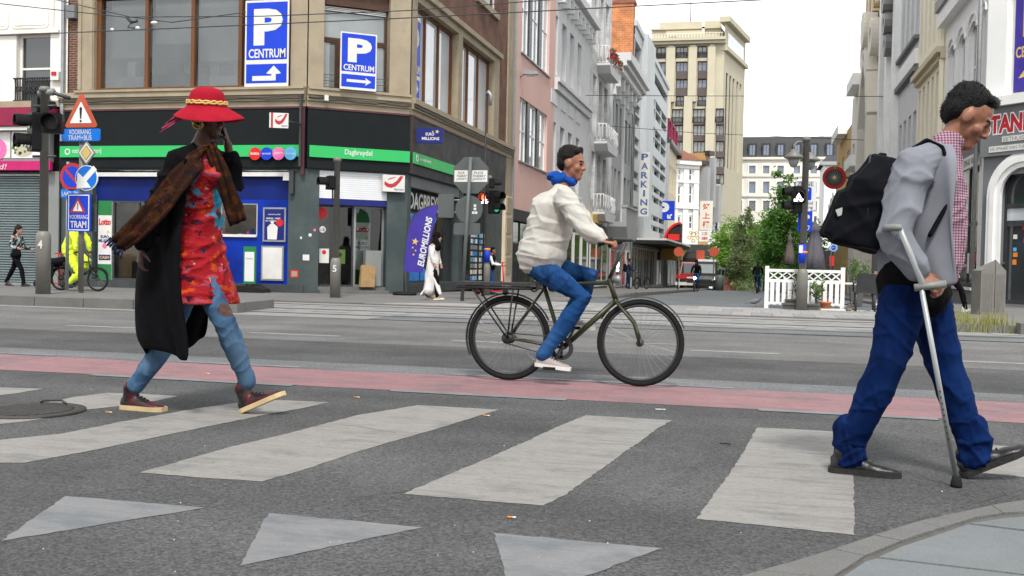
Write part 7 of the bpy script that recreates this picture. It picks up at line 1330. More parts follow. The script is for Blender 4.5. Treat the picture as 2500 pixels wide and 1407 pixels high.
Y = 92; z = slopez(Y); x0, x1 = X(1660, Y), X(1702, Y); xm = (x0 + x1) / 2; w = (x1 - x0) / 2; t = thing('red_truck', 'small red truck with dark windscreen beside the van', 'truck', (xm, Y, z)); MB().box(x0, x1, Y, Y + 2, z + .5, z + 1.35).build('nose', 'truck_red', t); b = MB(); b.hexa([(x0, Y + .1, z + 1.35), (x1, Y + .1, z + 1.35), (x1, Y + 2, z + 1.35), (x0, Y + 2, z + 1.35), (x0 + .15, Y + .6, z + 2.4), (x1 - .15, Y + .6, z + 2.4), (x1 - .15, Y + 2, z + 2.4), (x0 + .15, Y + 2, z + 2.4)]); b.build('cab', 'truck_red', t); b = MB(); b.add([(x0 + .12, Y + .08, z + 1.42), (x1 - .12, Y + .08, z + 1.42), (x1 - .22, Y + .54, z + 2.28), (x0 + .22, Y + .54, z + 2.28)], [(0, 1, 2, 3)]); b.build('windscreen', 'win_dark', t); MB().box(x0 + .1, x1 - .1, Y - .06, Y, z + .95, z + 1.1).build('white_stripe', 'offwhite', t); MB().box(x0 - .05, x1 + .05, Y - .15, Y, z + .35, z + .55).build('bumper', 'offwhite', t); MB().box(x0 + .05, x1 - .05, Y - .05, Y, z + .6, z + .85).build('grille', 'black', t)
for s in (-1, 1): b = MB(); wheel_round(b, (xm + s * (w - .12), Y + .8, z + .4), .4, .24); b.build('wheel', 'rubber', t)
MB().box(x0, x1, Y + 2.1, Y + 6, z + .7, z + 1.1).build('load_bed', 'truck_red', t)
# red barrier and market stall
c = aty(1663, 672, 82); t = thing('red_barrier', 'red and white street barrier left of the truck', 'barrier', (c.x, 82, slopez(82))); b = MB()
for i in range(2): MB().box(c.x - .45, c.x + .45, 82, 82.06, slopez(82) + .35 + i * .55, slopez(82) + .6 + i * .55).build('board', 'red_bright' if i else 'offwhite', t)
for s in (-.4, .4): MB().box(c.x + s - .04, c.x + s + .04, 82.07, 82.13, slopez(82), slopez(82) + 1.2).build('post', 'bark', t)
c0, c1 = aty(1757, 640, 96), aty(1790, 640, 96); z = slopez(96); t = thing('terrace_awning', 'long grey terrace awning with posts under the trees', 'awning', (c0.x, 96, z)); b = MB(); b.hexa([(c0.x, 92, z + 1.9), (c1.x, 92, z + 1.7), (c1.x, 104, z + 1.7), (c0.x, 104, z + 1.9), (c0.x, 92, z + 2.0), (c1.x, 92, z + 1.8), (c1.x, 104, z + 2.2), (c0.x, 104, z + 2.5)]); b.build('canopy', 'awning_grey', t)
for i in range(5): x = c0.x + (c1.x - c0.x) * i / 4; MB().box(x - .04, x + .04, 92, 92.1, z, z + 1.8).build('post', 'sign_grey', t)
c = aty(1778, 690, 88); tag(MB().hexa([(c.x - .6, 88, slopez(88)), (c.x + .55, 88, slopez(88)), (c.x + .55, 88.9, slopez(88)), (c.x - .6, 88.9, slopez(88)), (c.x - .6, 88, slopez(88) + 1.1), (c.x + .75, 88, slopez(88) + .75), (c.x + .75, 88.9, slopez(88) + .75), (c.x - .6, 88.9, slopez(88) + 1.1)]).build('wooden_stall', 'roof_red'), 'low reddish wooden stall with sloping top under the awning', 'stall')
c = aty(1757, 680, 80); tag(MB().lathe([(.3, 0), (.34, 1.1), (.3, 1.15), (.02, 1.2)], (c.x, 80, slopez(80)), 14).build('litter_bin', 'pole_green'), 'dark green round litter bin right of the van', 'bin')
# ================================================================== bicycles
def bicycle(name, label, r=.345, wb=1.07, frame='frame_black', fender=True, rack=False, group=None, step=False, spokes=18, bars=(-.03, .20)):
 t = thing(name, label, 'bicycle', (0, 0, 0), group); hub_r, hub_f = Vector((0, 0, r)), Vector((wb, 0, r)); bbk = Vector((wb * .42, 0, r * .82))
 for c in (hub_r, hub_f):
  b = MB(); n = 40; b.tube([c + Vector((math.cos(2 * math.pi * i / n), 0, math.sin(2 * math.pi * i / n))) * (r - .022) for i in range(n)], .022, 8, closed=True); w = b.build('wheel', 'rubber', t)
  b = MB(); b.tube([c + Vector((math.cos(2 * math.pi * i / n), 0, math.sin(2 * math.pi * i / n))) * (r - .05) for i in range(n)], .012, 6, closed=True); b.build('rim', 'dark_metal', w)
  b = MB()
  for i in range(spokes): a = 2 * math.pi * i / spokes; s = .025 if i % 2 else -.025; b.tube([c + Vector((0, s, 0)), c + Vector((math.cos(a), 0, math.sin(a))) * (r - .05)], .0018, 3, caps=False)
  b.build('spokes', 'steel', w); b = MB(); b.tube([c + Vector((0, -.055, 0)), c + Vector((0, .055, 0))], .028 if c is hub_f else .05, 10); b.build('hub', 'dark_metal', w)
 seat_t = bbk + Vector((-.17, 0, .5)); head_b = hub_f + Vector((-.20, 0, r * .95)); head_t = head_b + Vector((-.06, 0, .17)); b = MB()
 tt = seat_t if not step else bbk + Vector((-.07, 0, .2))
 b.tube([bbk, seat_t], .017, 8); b.tube([tt, head_t - Vector((-.01, 0, .03))], .017, 8); b.tube([bbk, head_b], .022, 8); b.tube([head_b, head_t], .021, 8)
 for s in (-.05, .05): b.tube([bbk + Vector((0, s * .6, 0)), hub_r + Vector((0, s, 0))], .010, 6); b.tube([seat_t - Vector((0, 0, .04)), hub_r + Vector((0, s, 0))], .009, 6)
 b.build('frame', frame, t); b = MB()
 for s in (-.05, .05): b.tube([head_b + Vector((0, s, 0)), hub_f + Vector((-.05, s, r * .45)), hub_f + Vector((0, s, 0))], .012, 6)
 b.tube([head_b + Vector((0, -.05, 0)), head_b + Vector((0, .05, 0))], .014, 6); b.build('fork', frame, t)
 hb = head_t + Vector((bars[0], 0, bars[1])); b = MB(); b.tube([head_t, hb], .014, 6); b.tube([hb + Vector((-.16, -.29, -.02)), hb + Vector((-.06, -.26, .02)), hb + Vector((.05, -.1, .02)), hb + Vector((.05, .1, .02)), hb + Vector((-.06, .26, .02)), hb + Vector((-.16, .29, -.02))], .012, 7); b.build('handlebar', 'dark_metal', t);
 for s in (-1, 1): b = MB(); b.tube([hb + Vector((-.18, s * .293, -.025)), hb + Vector((-.07, s * .264, .015))], .018, 8); b.build('grip', 'rubber', t)
 sp = seat_t + Vector((-.04, 0, .17)); b = MB(); b.tube([seat_t, sp], .014, 6); b.build('seat_post', 'steel', t)
 b = MB(); b.limb([sp + Vector((-.12, 0, .03)), sp + Vector((-.02, 0, .035)), sp + Vector((.15, 0, .03))], [(.085, .03), (.06, .028), (.018, .02)]); b.build('saddle', 'black', t)
 b = MB(); F = Fac(0, -.06, 1, 0); F.ring(b, bbk.x, bbk.z, .06, .095, -.004, .004, n=24); F.bar(b, bbk.x, bbk.z + .08, bbk.x, bbk.z - .08, .02, -.004, .004); b.tube([bbk + Vector((0, -.07, 0)), bbk + Vector((0, .07, 0))], .02, 8); ca = R(-115); d = Vector((math.cos(ca), 0, math.sin(ca))) * .17
 b.tube([bbk + Vector((0, -.08, 0)), bbk + d + Vector((0, -.09, 0))], .012, 6); b.tube([bbk + Vector((0, .08, 0)), bbk - d + Vector((0, .09, 0))], .012, 6); b.build('crank', 'dark_metal', t); b = MB(); b.box(bbk.x + d.x - .05, bbk.x + d.x + .05, -.19, -.09, bbk.z + d.z - .012, bbk.z + d.z + .012); b.build('pedal', 'rubber', t); b = MB(); b.box(bbk.x - d.x - .05, bbk.x - d.x + .05, .09, .19, bbk.z - d.z - .012, bbk.z - d.z + .012); b.build('pedal', 'rubber', t)
 b = MB()
 for s in (.085, -.085): b.tube([bbk + Vector((0, -.06, s)), hub_r + Vector((0, -.06, s * .5))], .005, 5)
 b.build('chain', 'dark_metal', t)
 if fender:
  for c, a0, a1 in ((hub_r, 25, 205), (hub_f, 20, 150)):
   V = []; n = 20
   for i in range(n + 1):
    a = R(a0 + (a1 - a0) * i / n)
    for y in (-.03, 0, .03): V.append(c + Vector((math.cos(a), 0, math.sin(a))) * (r + .012 + (.010 if y == 0 else 0)) + Vector((0, y, 0)))
   b = MB(); b.add(V, [(3 * i + k, 3 * i + k + 1, 3 * i + k + 4, 3 * i + k + 3) for i in range(n) for k in range(2)], 0, True); b.build('mudguard', 'black', t)
 if rack:
  z = 2 * r + .06; b = MB(); b.box(-.42, .18, -.11, .11, z + .02, z + .045); b.build('rack_board', 'sky_blue' if rack == 2 else 'dark_metal', t); b = MB()
  for y in (-.1, .1):
   b.tube([(-.42, y, z), (.2, y, z)], .011, 6)
   for x in (-.3, .05): b.tube([(x, y, z), (0, y * .6, r)], .007, 5)
  b.build('rack', 'black', t)
 b = MB(); b.lathe([(.03, -.03), (.035, .02), (.03, .03)], head_t + Vector((.06, 0, .0)), 12, M=Matrix.Rotation(R(90), 3, 'Y')); b.build('front_lamp', 'galv', t)
 t['bb'] = tuple(bbk); return t
# ================================================================== people
TMP = bpy.data.scenes.new('tmp')
def fuse(b, vox, name, mats, parent, smooth=4, wr=None, zone=None, sub=None):
 me = b.mesh('t', mats); ob = bpy.data.objects.new('t', me); TMP.collection.objects.link(ob)
 m = ob.modifiers.new('r', 'REMESH'); m.mode = 'VOXEL'; m.voxel_size = vox; m.use_smooth_shade = True
 if smooth: s = ob.modifiers.new('s', 'SMOOTH'); s.factor = .5; s.iterations = smooth
 vl = TMP.view_layers[0]; vl.update(); dg = vl.depsgraph; ev = ob.evaluated_get(dg); me2 = bpy.data.meshes.new_from_object(ev, depsgraph=dg); me2.name = name
 n = len(me2.vertices); P = np.empty(n * 3); me2.vertices.foreach_get('co', P); P = P.reshape(-1, 3)
 if wr is not None:
  N = np.empty(n * 3); me2.vertices.foreach_get('normal', N); N = N.reshape(-1, 3); P = P + N * wr(P)[:, None]
 nf = len(me2.polygons); zi = np.zeros(nf, np.int32)
 if zone is not None: C_ = np.empty(nf * 3); me2.polygons.foreach_get('center', C_); zi = zone(C_.reshape(-1, 3)).astype(np.int32)
 off = np.array(wloc(parent)); me2.vertices.foreach_set('co', (P - off).ravel()); me2.materials.clear()
 for x in (mats if isinstance(mats, (list, tuple)) else [mats]): me2.materials.append(M_(x))
 me2.polygons.foreach_set('material_index', zi); me2.polygons.foreach_set('use_smooth', np.ones(len(me2.polygons), bool)); me2.update()
 bpy.data.objects.remove(ob); bpy.data.meshes.remove(me); o = bpy.data.objects.new(name, me2); COL.objects.link(o); o.parent = parent; return o
def folds(amp, k, bias=(1, 1, 1), seed=0, sharp=1.0):
 g = np.random.default_rng(seed); K = g.normal(size=(7, 3)); K /= np.linalg.norm(K, axis=1)[:, None]; K = K * np.array(bias) * k * g.uniform(.6, 1.7, (7, 1)); ph = g.uniform(0, 6.28, 7); Q = g.normal(size=(7, 3)) * k * .35
 def f(P):
  d = np.zeros(len(P))
  for i in range(7): s = np.sin(P @ K[i] + ph[i] + 1.4 * np.sin(P @ Q[i])); d += np.sign(s) * np.abs(s) ** sharp
  return d * amp / 2.6
 return f
def creases(amp, k, bias=(1, 1, 1), seed=0):
 g = np.random.default_rng(seed); n = 6; K = g.normal(size=(n, 3)); K /= np.linalg.norm(K, axis=1)[:, None]; K = K * np.array(bias) * k * g.uniform(.55, 1.5, (n, 1)); ph = g.uniform(0, 6.28, n); Q = g.normal(size=(n, 3)) * k * .4; A = g.normal(size=(n, 3)) * k * .22; ap = g.uniform(0, 6.28, n)
 def f(P):
  d = np.zeros(len(P))
  for i in range(n):
   s = 1 - np.abs(np.sin(P @ K[i] * .5 + ph[i] + 1.1 * np.sin(P @ Q[i] + ph[i]))); m = np.clip(.35 + np.sin(P @ A[i] + ap[i]), 0, 1); d += (s ** 2.2 - .22) * m
  return d * amp
 return f
def fuzz(o, name, m, parent, n, L, seed=0, back=Vector((-1, 0, -.3)), keep=None):
 """short hair strands standing on the surface of o"""
 g = random.Random(seed); me = o.data; nv = len(me.vertices); b = MB(); off = wloc(parent)
 for _ in range(n):
  v = me.vertices[g.randrange(nv)]; p = v.co + off; d = (Vector(v.normal) * .7 + back * .8 + Vector((g.gauss(0, .3), g.gauss(0, .3), g.gauss(0, .3)))).normalized() * L * g.uniform(.5, 1.2); w = d.cross(Vector((g.random(), g.random(), g.random()))).normalized() * .0022
  b.add([p - w, p + w, p + d], [(0, 1, 2)])
 x = b.build(name, m, o); struct(x, 'stuff')
def head_shells(b, c, fw, up, s=1.0):
 fw = Vector(fw).normalized(); up = Vector(up); up = (up - fw * up.dot(fw)).normalized(); lt = up.cross(fw); M = Matrix((fw, lt, up)).transposed(); q = lambda x, y, z: c + (fw * x + lt * y + up * z) * s
 E = lambda p, r: b.ell(q(*p), tuple(x * s for x in r), M, 16, 10)
 E((-.015, 0, .032), (.100, .078, .103)); E((.012, 0, -.045), (.068, .060, .062)); b.limb([q(.03, 0, 0), q(.062, 0, -.088)], [.058 * s, .03 * s], lt)
 b.limb([q(.086, 0, .022), q(.106, 0, -.020)], [.010 * s, .013 * s], lt); E((.098, .012, -.025), (.011, .009, .008)); E((.098, -.012, -.025), (.011, .009, .008)); b.limb([q(.076, -.036, .028), q(.084, 0, .03), q(.076, .036, .028)], [.012 * s] * 3, up)
 for y in (-1, 1): E((.055, y * .036, -.022), (.028, .026, .028)); E((-.005, y * .078, -.004), (.022, .011, .033)); E((.070, y * .032, .008), (.014, .016, .012))
 E((.086, 0, -.048), (.014, .023, .008)); E((.084, 0, -.06), (.014, .019, .009)); E((.074, 0, -.086), (.022, .024, .018))
 return M, q
def head_zone(c, M, s, hairz=None):
 Mi = np.array(M)
 def f(P):
  L = ((P - np.array(c)) @ Mi) / s; z = np.zeros(len(P), int)
  for y in (-.032, .032): z[np.linalg.norm((L - (.085, y, .008)) * (1, .8, 1.3), axis=1) < .0125] = 2
  z[np.linalg.norm((L - (.098, 0, -.054)) * (.8, .5, 1), axis=1) < .0115] = 1
  z[(L[:, 0] > .066) & (np.abs(L[:, 2] - .030) < .006) & (np.abs(L[:, 1]) > .013) & (np.abs(L[:, 1]) < .05)] = 3
  return z
 return f
def hand_shells(b, w, d, nrm, th, curl=.5, s=1.0):
 w = Vector(w); d = Vector(d).normalized(); nrm = Vector(nrm); nrm = (nrm - d * nrm.dot(d)).normalized(); th = Vector(th); th = (th - d * th.dot(d)); th = (th - nrm * th.dot(nrm)).normalized()
 b.limb([w - d * .02 * s, w + d * .03 * s, w + d * .085 * s], [(.024 * s, .018 * s), (.034 * s, .016 * s), (.038 * s, .013 * s)], th)
 for o, L in ((.029, .07), (.010, .08), (-.009, .073), (-.027, .056)):
  p = w + d * .085 * s + th * o * s; a = 0; pts = [p - d * .02 * s]
  for k in range(3): a += curl * (.7 if k == 0 else 1.0); p = p + (d * math.cos(a) + nrm * math.sin(a)) * L * s * (.42, .32, .26)[k]; pts.append(p)
  b.limb(pts, [.0088 * s, .0085 * s, .008 * s, .0068 * s], th, 8)
 p = w + d * .02 * s + th * .024 * s; v = (th * .75 + d * .65 + nrm * .25 * (1 + curl)).normalized(); p2 = p + v * .042 * s; p3 = p2 + (v + nrm * curl * .5 + d * .3).normalized() * .034 * s; b.limb([p, p2, p3], [.013 * s, .0105 * s, .008 * s], nrm, 8)
def shoe(t, heel, fwd, up, L, mats, high=False, k=1.0, laces=True, vox=.007, name='shoe'):
 heel = Vector(heel); fw = Vector(fwd).normalized(); up = Vector(up); up = (up - fw * up.dot(fw)).normalized(); lt = up.cross(fw); q = lambda x, y, z: heel + fw * x + lt * y + up * z
 S = [(.0, .024, .075), (.06, .032, .085), (.25, .036, .09), (.42, .037, .084), (.58, .041, .066), (.75, .045, .053), (.9, .038, .045), (1.0, .016, .032)]; b = MB(); V = []; n = 12
 for x, w, h in S:
  for i in range(n): a = math.pi * i / (n - 1); V.append(q(x * L, w * k * math.cos(a), .018 + (h - .018) * math.sin(a) ** .75))
 m = len(S); b.add(V, [(i * n + j, i * n + j + 1, (i + 1) * n + j + 1, (i + 1) * n + j) for i in range(m - 1) for j in range(n - 1)] + [(i * n + n - 1, i * n, (i + 1) * n, (i + 1) * n + n - 1) for i in range(m - 1)] + [tuple(range(n)), tuple(range(m * n - 1, (m - 1) * n - 1, -1))])
 b.f = [f[::-1] for f in b.f]
 ank = q(.2 * L, 0, .09); b.limb([q(.2 * L, 0, .06), q(.2 * L, 0, .15 if high else .10)], [(.035 * k, .05), (.037 * k, .05)], lt)
 def zone(P):
  Lx = (P - np.array(heel)) @ np.array([fw, lt, up]).T; z = np.zeros(len(P), int)
  if len(mats) > 2:
   x, zz = Lx[:, 0] / L, Lx[:, 2]; z[(x < .2) & (zz < .1)] = 1; z[(x > .42) & (x < .66) & (zz > .05)] = 1; z[(zz > .105) & (zz < .135)] = 1
  return z
 o = fuse(b, vox, name, [mats[0], mats[2]] if len(mats) > 2 else mats[0], t, 3, folds(.0015, 60, seed=3), zone if len(mats) > 2 else None)
 b = MB(); top = []; bot = []
 for x, w, h in S[:-1] + [(1.015, .022, .03)]: top.append((x * L, w * k + .006))
 out = [(x, y) for x, y in top] + [(x, -y) for x, y in top[::-1]]; out = [(-.008, .015)] + out + [(-.008, -.015)]; nn = len(out)
 V = [q(x, y, .028) for x, y in out] + [q(x, y, 0) for x, y in out]; b.add(V, [tuple(range(nn)), tuple(range(2 * nn - 1, nn - 1, -1))] + [(i, i + nn, (i + 1) % nn + nn, (i + 1) % nn) for i in range(nn)]); b.build('sole', mats[1], o)
 if laces:
  b = MB()
  for i in range(4): x = (.36 + .075 * i) * L; z = .094 - .010 * i; b.tube([q(x, -.022, z - .006), q(x + .008, 0, z + .004), q(x, .022, z - .006)], .0028, 5)
  b.build('laces', 'black', o)
 return o
def limbs(J, side, which, r):
 return [J[k + side] for k in which]
def figure(t, J, skin, legs=None, top=None, hair=None, vox=.006, hs=1.0, tr=(.15, .10), legr=(.082, .055, .04), armr=(.045, .036, .026), lips='lip_mid', curl=(.6, .6), clothr=1.0, legfold=.006, topfold=.008, hairstyle='short', legzone=None, handdir=None, legk=1.0, hairm=None):
 b = MB(); M, q = head_shells(b, Vector(J['head']), J['fw'], J['up'], hs); J['hM'] = M
 b.limb([J['neck'], Vector(J['head']) - Vector(J['up']).normalized() * .05 * hs], [.058 * hs, .052 * hs]); b.limb([J['pelvis'], J['waist'], J['chest'], J['neck']], [(tr[0] * .95, tr[1]), (tr[0] * .8, tr[1] * .85), (tr[0], tr[1]), (.07, .06)])
 for i, s in enumerate('RL'):
  b.limb([J['sh' + s], J['el' + s], J['wr' + s]], [armr[0] * 1.15, armr[1], armr[2]]); b.limb([Vector(J['chest']).lerp(Vector(J['sh' + s]), .3), J['sh' + s]], [.07, armr[0] * 1.2])
  dv = (Vector(J['wr' + s]) - Vector(J['el' + s])).normalized(); hd, hn, ht = (handdir or {}).get(s, (dv, Vector(J['fwd']).cross(Vector((0, 0, 1))) * (-1 if s == 'R' else 1), Vector(J['fwd']))); hand_shells(b, Vector(J['wr' + s]) + Vector(hd).normalized() * .015, hd, hn, ht, curl[i], hs)
  b.limb([J['hp' + s], J['kn' + s], J['an' + s]], [legr[0] * .85, legr[1] * .8, legr[2] * .9])
 fuse(b, vox, 'body', [skin, lips, 'eye_dark', 'hair_black'], t, 4, None, head_zone(J['head'], M, hs))
 if legs:
  b = MB(); b.limb([Vector(J['hpR']), Vector(J['hpL'])], [(legr[0] * 1.12 * legk, legr[0] * 1.25 * legk)] * 2, (1, 0, 0)); b.limb([J['pelvis'], J['waist']], [(tr[0], tr[1] * 1.05), (tr[0] * .9, tr[1])])
  for s in 'RL':
   h, k, a = Vector(J['hp' + s]), Vector(J['kn' + s]), Vector(J['an' + s]); b.limb([h, h.lerp(k, .5), k, k.lerp(a, .35), k.lerp(a, .8), a], [legr[0] * 1.18 * legk, legr[0] * 1.02 * legk, legr[1] * 1.18 * legk, legr[1] * 1.2 * legk, legr[2] * 1.3 * legk, legr[2] * 1.35 * legk])
  fuse(b, vox * 1.15, 'trousers', [legs, skin], t, 3, creases(legfold, 46, (.55, .55, 1.6), 4 + int(10 * J['neck'].x) % 9), legzone)
 if top:
  b = MB(); b.limb([Vector(J['pelvis']).lerp(Vector(J['waist']), .25), J['waist'], J['chest'], Vector(J['chest']).lerp(Vector(J['neck']), .75)], [(tr[0] * 1.1 * clothr, tr[1] * 1.2 * clothr), (tr[0] * 1.0 * clothr, tr[1] * 1.12 * clothr), (tr[0] * 1.1 * clothr, tr[1] * 1.15 * clothr), (.1, .075)])
  for s in 'RL': h, e, w = Vector(J['sh' + s]), Vector(J['el' + s]), Vector(J['wr' + s]); b.limb([Vector(J['chest']).lerp(h, .4), h, h.lerp(e, .5), e, e.lerp(w, .6), w], [.085, armr[0] * 1.5 * clothr, armr[0] * 1.4 * clothr, armr[1] * 1.45 * clothr, armr[1] * 1.35 * clothr, armr[2] * 1.55])
  fuse(b, vox * 1.15, 'jacket', top, t, 4, creases(topfold * 1.2, 34, (1, 1, 1.4), 7) if not callable(topfold) else topfold)
 if hair:
  b = MB(); c = Vector(J['head'])
  if hairstyle == 'short': b.ell(q(-.03, 0, .056), (.098 * hs, .082 * hs, .092 * hs), M, 18, 12); b.ell(q(-.055, 0, .01), (.064 * hs, .077 * hs, .075 * hs), M, 16, 10); b.limb([q(.03, -.045, .10), q(.045, 0, .115), q(.03, .045, .10)], [.026 * hs] * 3, J['up'])
  elif hairstyle == 'long': b.ell(q(-.025, 0, .045), (.112 * hs, .09 * hs, .105 * hs), M, 18, 12); b.limb([q(-.05, 0, .03), q(-.09, 0, -.1), q(-.11, 0, -.26)], [(.095 * hs, .07 * hs), (.11 * hs, .06 * hs), (.09 * hs, .035 * hs)])
  elif hairstyle == 'veil': b.ell(q(-.02, 0, .035), (.116 * hs, .095 * hs, .118 * hs), M, 18, 12); b.limb([q(-.02, 0, -.04), q(-.03, 0, -.15), q(.0, 0, -.24)], [(.09 * hs, .085 * hs), (.14 * hs, .11 * hs), (.17 * hs, .12 * hs)])
  ho = fuse(b, vox * 1.1, 'headscarf' if hairstyle == 'veil' else 'hair', hairm or hair, t, 3, folds(.0022, 60, (1, 1, 1), 2))
  if hairstyle != 'veil' and vox < .01: fuzz(ho, 'hair_strands', hair, t, 700, .009 * hs, 1, -Vector(J['fwd']) * .6 + Vector((0, 0, -.5)))
 return q
def Jm(Y): return lambda px, py, off=0.0: aty(px, py, Y + off)
def sheet_strip(name, m, parent, C, W, th=.012, fold=.01, seed=1):
 """a hanging cloth strip: centre points C, half-width vectors W"""
 g = random.Random(seed); V = []; n = len(C); k = 9; b = MB()
 C = [Vector(c) for c in C]; W = [Vector(w) for w in W]; CC, WW = [], []
 for i in range(n - 1):
  for s in range(4): CC.append(C[i].lerp(C[i + 1], s / 4)); WW.append(W[i].lerp(W[i + 1], s / 4))
 CC.append(C[-1]); WW.append(W[-1])
 for i, (c, w) in enumerate(zip(CC, WW)):
  nr = Vector((0, 1, 0))
  for j in range(k): u = 2 * j / (k - 1) - 1; V.append(c + w * u + nr * (fold * math.sin(u * 7 + i * .25 + seed) + .5 * fold * math.sin(i * .9 + u * 3)))
 m_ = len(CC); b.add(V, [(i * k + j, i * k + j + 1, (i + 1) * k + j + 1, (i + 1) * k + j) for i in range(m_ - 1) for j in range(k - 1)], 0, True); o = b.build(name, m, parent); md = o.modifiers.new('thickness', 'SOLIDIFY'); md.thickness = th; md.offset = 0; return o
# ------------------------------------------------------------------ woman in the red hat
Y0 = 5.68; P = Jm(Y0); s0 = gnd(450, 1003); wm = thing('person', 'woman in red hat, red floral dress and long black coat striding over the crossing', 'person', (s0.x, Y0, 0))
hF = gnd(592, 1009); hB = gnd(299, 998)
J = dict(head=P(511, 291), fw=(.96, -.22, -.10), up=(.1, 0, 1), fwd=(1, 0, 0), neck=P(488, 362), chest=P(496, 430), waist=P(488, 525), pelvis=P(480, 640), shR=P(440, 392, -.17), elR=P(380, 515, -.22), wrR=P(346, 600, -.24), shL=P(528, 396, .16), elL=P(572, 452, .17), wrL=P(556, 352, .10), hpR=P(492, 680, -.085), knR=P(546, 782, -.085), anR=P(582, 925, -.085), hpL=P(462, 680, .085), knL=P(408, 835, .085), anL=P(347, 935, .085))
J['anR'] = Vector((hF.x + .03, hF.y, .20)); J['anL'] = Vector((hB.x + .09, hB.y, .15))
q = figure(wm, J, 'skin_dark', 'denim_light', None, None, vox=.0062, hs=1.0, tr=(.145, .10), legr=(.074, .056, .042), lips='lip_dark', legfold=.0042, legzone=lambda C_: (np.linalg.norm((C_ - np.array(P(556, 756, -.10))) * (1, .8, 1.2), axis=1) < .055).astype(int), curl=(.55, .75), handdir={'L': (Vector((-.25, -.15, 1)), Vector((-.9, -.3, -.3)), Vector((.3, -.9, 0))), 'R': (Vector((-.12, 0, -1)), Vector((.6, .8, 0)), Vector((.8, -.5, 0)))})
shoe(wm, hF, (.235, 0, .105), (-.4, 0, 1), .30, ['shoe_oxblood', 'sole_cream', 'shoe_black'], True, 1.12); shoe(wm, hB, (1, -.05, 0), (0, 0, 1), .30, ['shoe_oxblood', 'sole_cream', 'shoe_black'], True, 1.12)
b = MB(); L = [(P(497, 372), .10, .06), (P(500, 400), .145, .085), (P(500, 440), .155, .112), (P(488, 520), .135, .108), (P(480, 580), .165, .138), (P(480, 640), .195, .165), (P(488, 695), .215, .182), (P(496, 740), .225, .195)]; n = 28; V = []
for c, a, s in L:
 for i in range(n): th = 2 * math.pi * i / n; V.append(c + Vector((s * math.copysign(abs(math.sin(th)) ** .75, math.sin(th)), -a * math.copysign(abs(math.cos(th)) ** .75, math.cos(th)), 0)))
b.add(V, [(i * n + k, (i + 1) * n + k, (i + 1) * n + (k + 1) % n, i * n + (k + 1) % n) for i in range(len(L) - 1) for k in range(n)] + [tuple(range(n)), tuple((len(L) - 1) * n + k for k in range(n - 1, -1, -1))]); b.ell(P(528, 432, -.06), (.06, .07, .075)); b.ell(P(528, 432, .06), (.06, .07, .075))
fuse(b, .008, 'dress', 'dress_print', wm, 3, creases(.010, 30, (.8, .8, 1.7), 9))
# coat
LV = [(372, 428, 468, 520, .150), (400, 408, 463, 528, .185), (440, 393, 458, 530, .20), (500, 374, 448, 528, .205), (560, 356, 440, 524, .245), (620, 343, 434, 520, .245), (690, 334, 432, 516, .245), (760, 331, 442, 514, .245), (810, 332, 452, 512, .245), (838, 334, 458, 510, .245), (868, 348, 458, 502, .245)]; V = []; n = 33
for li, (py, xb, xn, xf, w) in enumerate(LV):
 for i in range(n):
  th = math.pi * i / (n - 1); c2 = math.cos(th) ** 2; px = xb + ((xn if th < math.pi / 2 else xf) - xb) * c2; fz = li / len(LV); pyy = py + (16 * math.sin(3 * th + 1.2) * fz if li > 8 else 0) - (30 * max(0, -math.cos(th)) if li > 7 else 0)
  V.append(P(px, pyy, -w * math.cos(th) * (1.0 if th < math.pi / 2 else .9) + (.036 * fz * math.sin(8 * th + li * .35))) + Vector((.028 * fz * math.sin(7 * th + li * .3), 0, 0)))
b = MB(); b.add(V, [(i * n + k, i * n + k + 1, (i + 1) * n + k + 1, (i + 1) * n + k) for i in range(len(LV) - 1) for k in range(n - 1)], 0, True); ct = b.build('coat', 'coat_black', wm); md = ct.modifiers.new('thickness', 'SOLIDIFY'); md.thickness = .014; md.offset = 0; md = ct.modifiers.new('sub', 'SUBSURF'); md.levels = 1; md.render_levels = 1
b = MB(); b.limb([P(462, 385, -.10), J['shR'], Vector(J['shR']).lerp(Vector(J['elR']), .5), J['elR'], Vector(J['elR']).lerp(Vector(J['wrR']), .9)], [.075, .085, .078, .07, .064]); b.limb([P(515, 385, .1), J['shL'], Vector(J['shL']).lerp(Vector(J['elL']), .5), J['elL'], Vector(J['elL']).lerp(Vector(J['wrL']), .62)], [.07, .08, .075, .072, .062]); b.limb([P(455, 380, -.13), P(478, 366, 0), P(520, 380, .13)], [.06, .05, .06]); fuse(b, .008, 'coat_sleeves', 'coat_black', wm, 4, creases(.016, 34, (1, 1, 1.4), 12))
# shawl
dg = Vector((-.62, 0, .6)).normalized()
sheet_strip('shawl', 'shawl_brown', wm, [P(505, 362, -.09), P(478, 392, -.19), P(440, 440, -.27), (P(385, 508, -.33)), P(335, 560, -.35), P(285, 596, -.36)], [Vector((.04, .02, .04)), dg * .06, dg * .068, dg * .07, dg * .068, dg * .055], .016, .014, 2)
sheet_strip('shawl', 'shawl_brown', wm, [P(515, 352, -.08), P(532, 400, -.10), P(548, 450, -.09), P(568, 505, -.06), P(582, 545, -.05)], [Vector((.035, 0, .01)), Vector((.04, 0, .01)), Vector((.05, 0, .015)), Vector((.055, 0, .02)), Vector((.05, 0, .02))], .016, .012, 5)
b = MB()
for i in range(16):
 c = P(285, 596, -.36) + dg * (.055 * (2 * i / 15 - 1)); b.tube([c, c + Vector((-.03, 0, -.02)) + Vector((random.uniform(-.015, .015), random.uniform(-.01, .01), random.uniform(-.03, 0)))], .005, 4)
b.build('shawl_fringe', 'cloth_navy', wm)
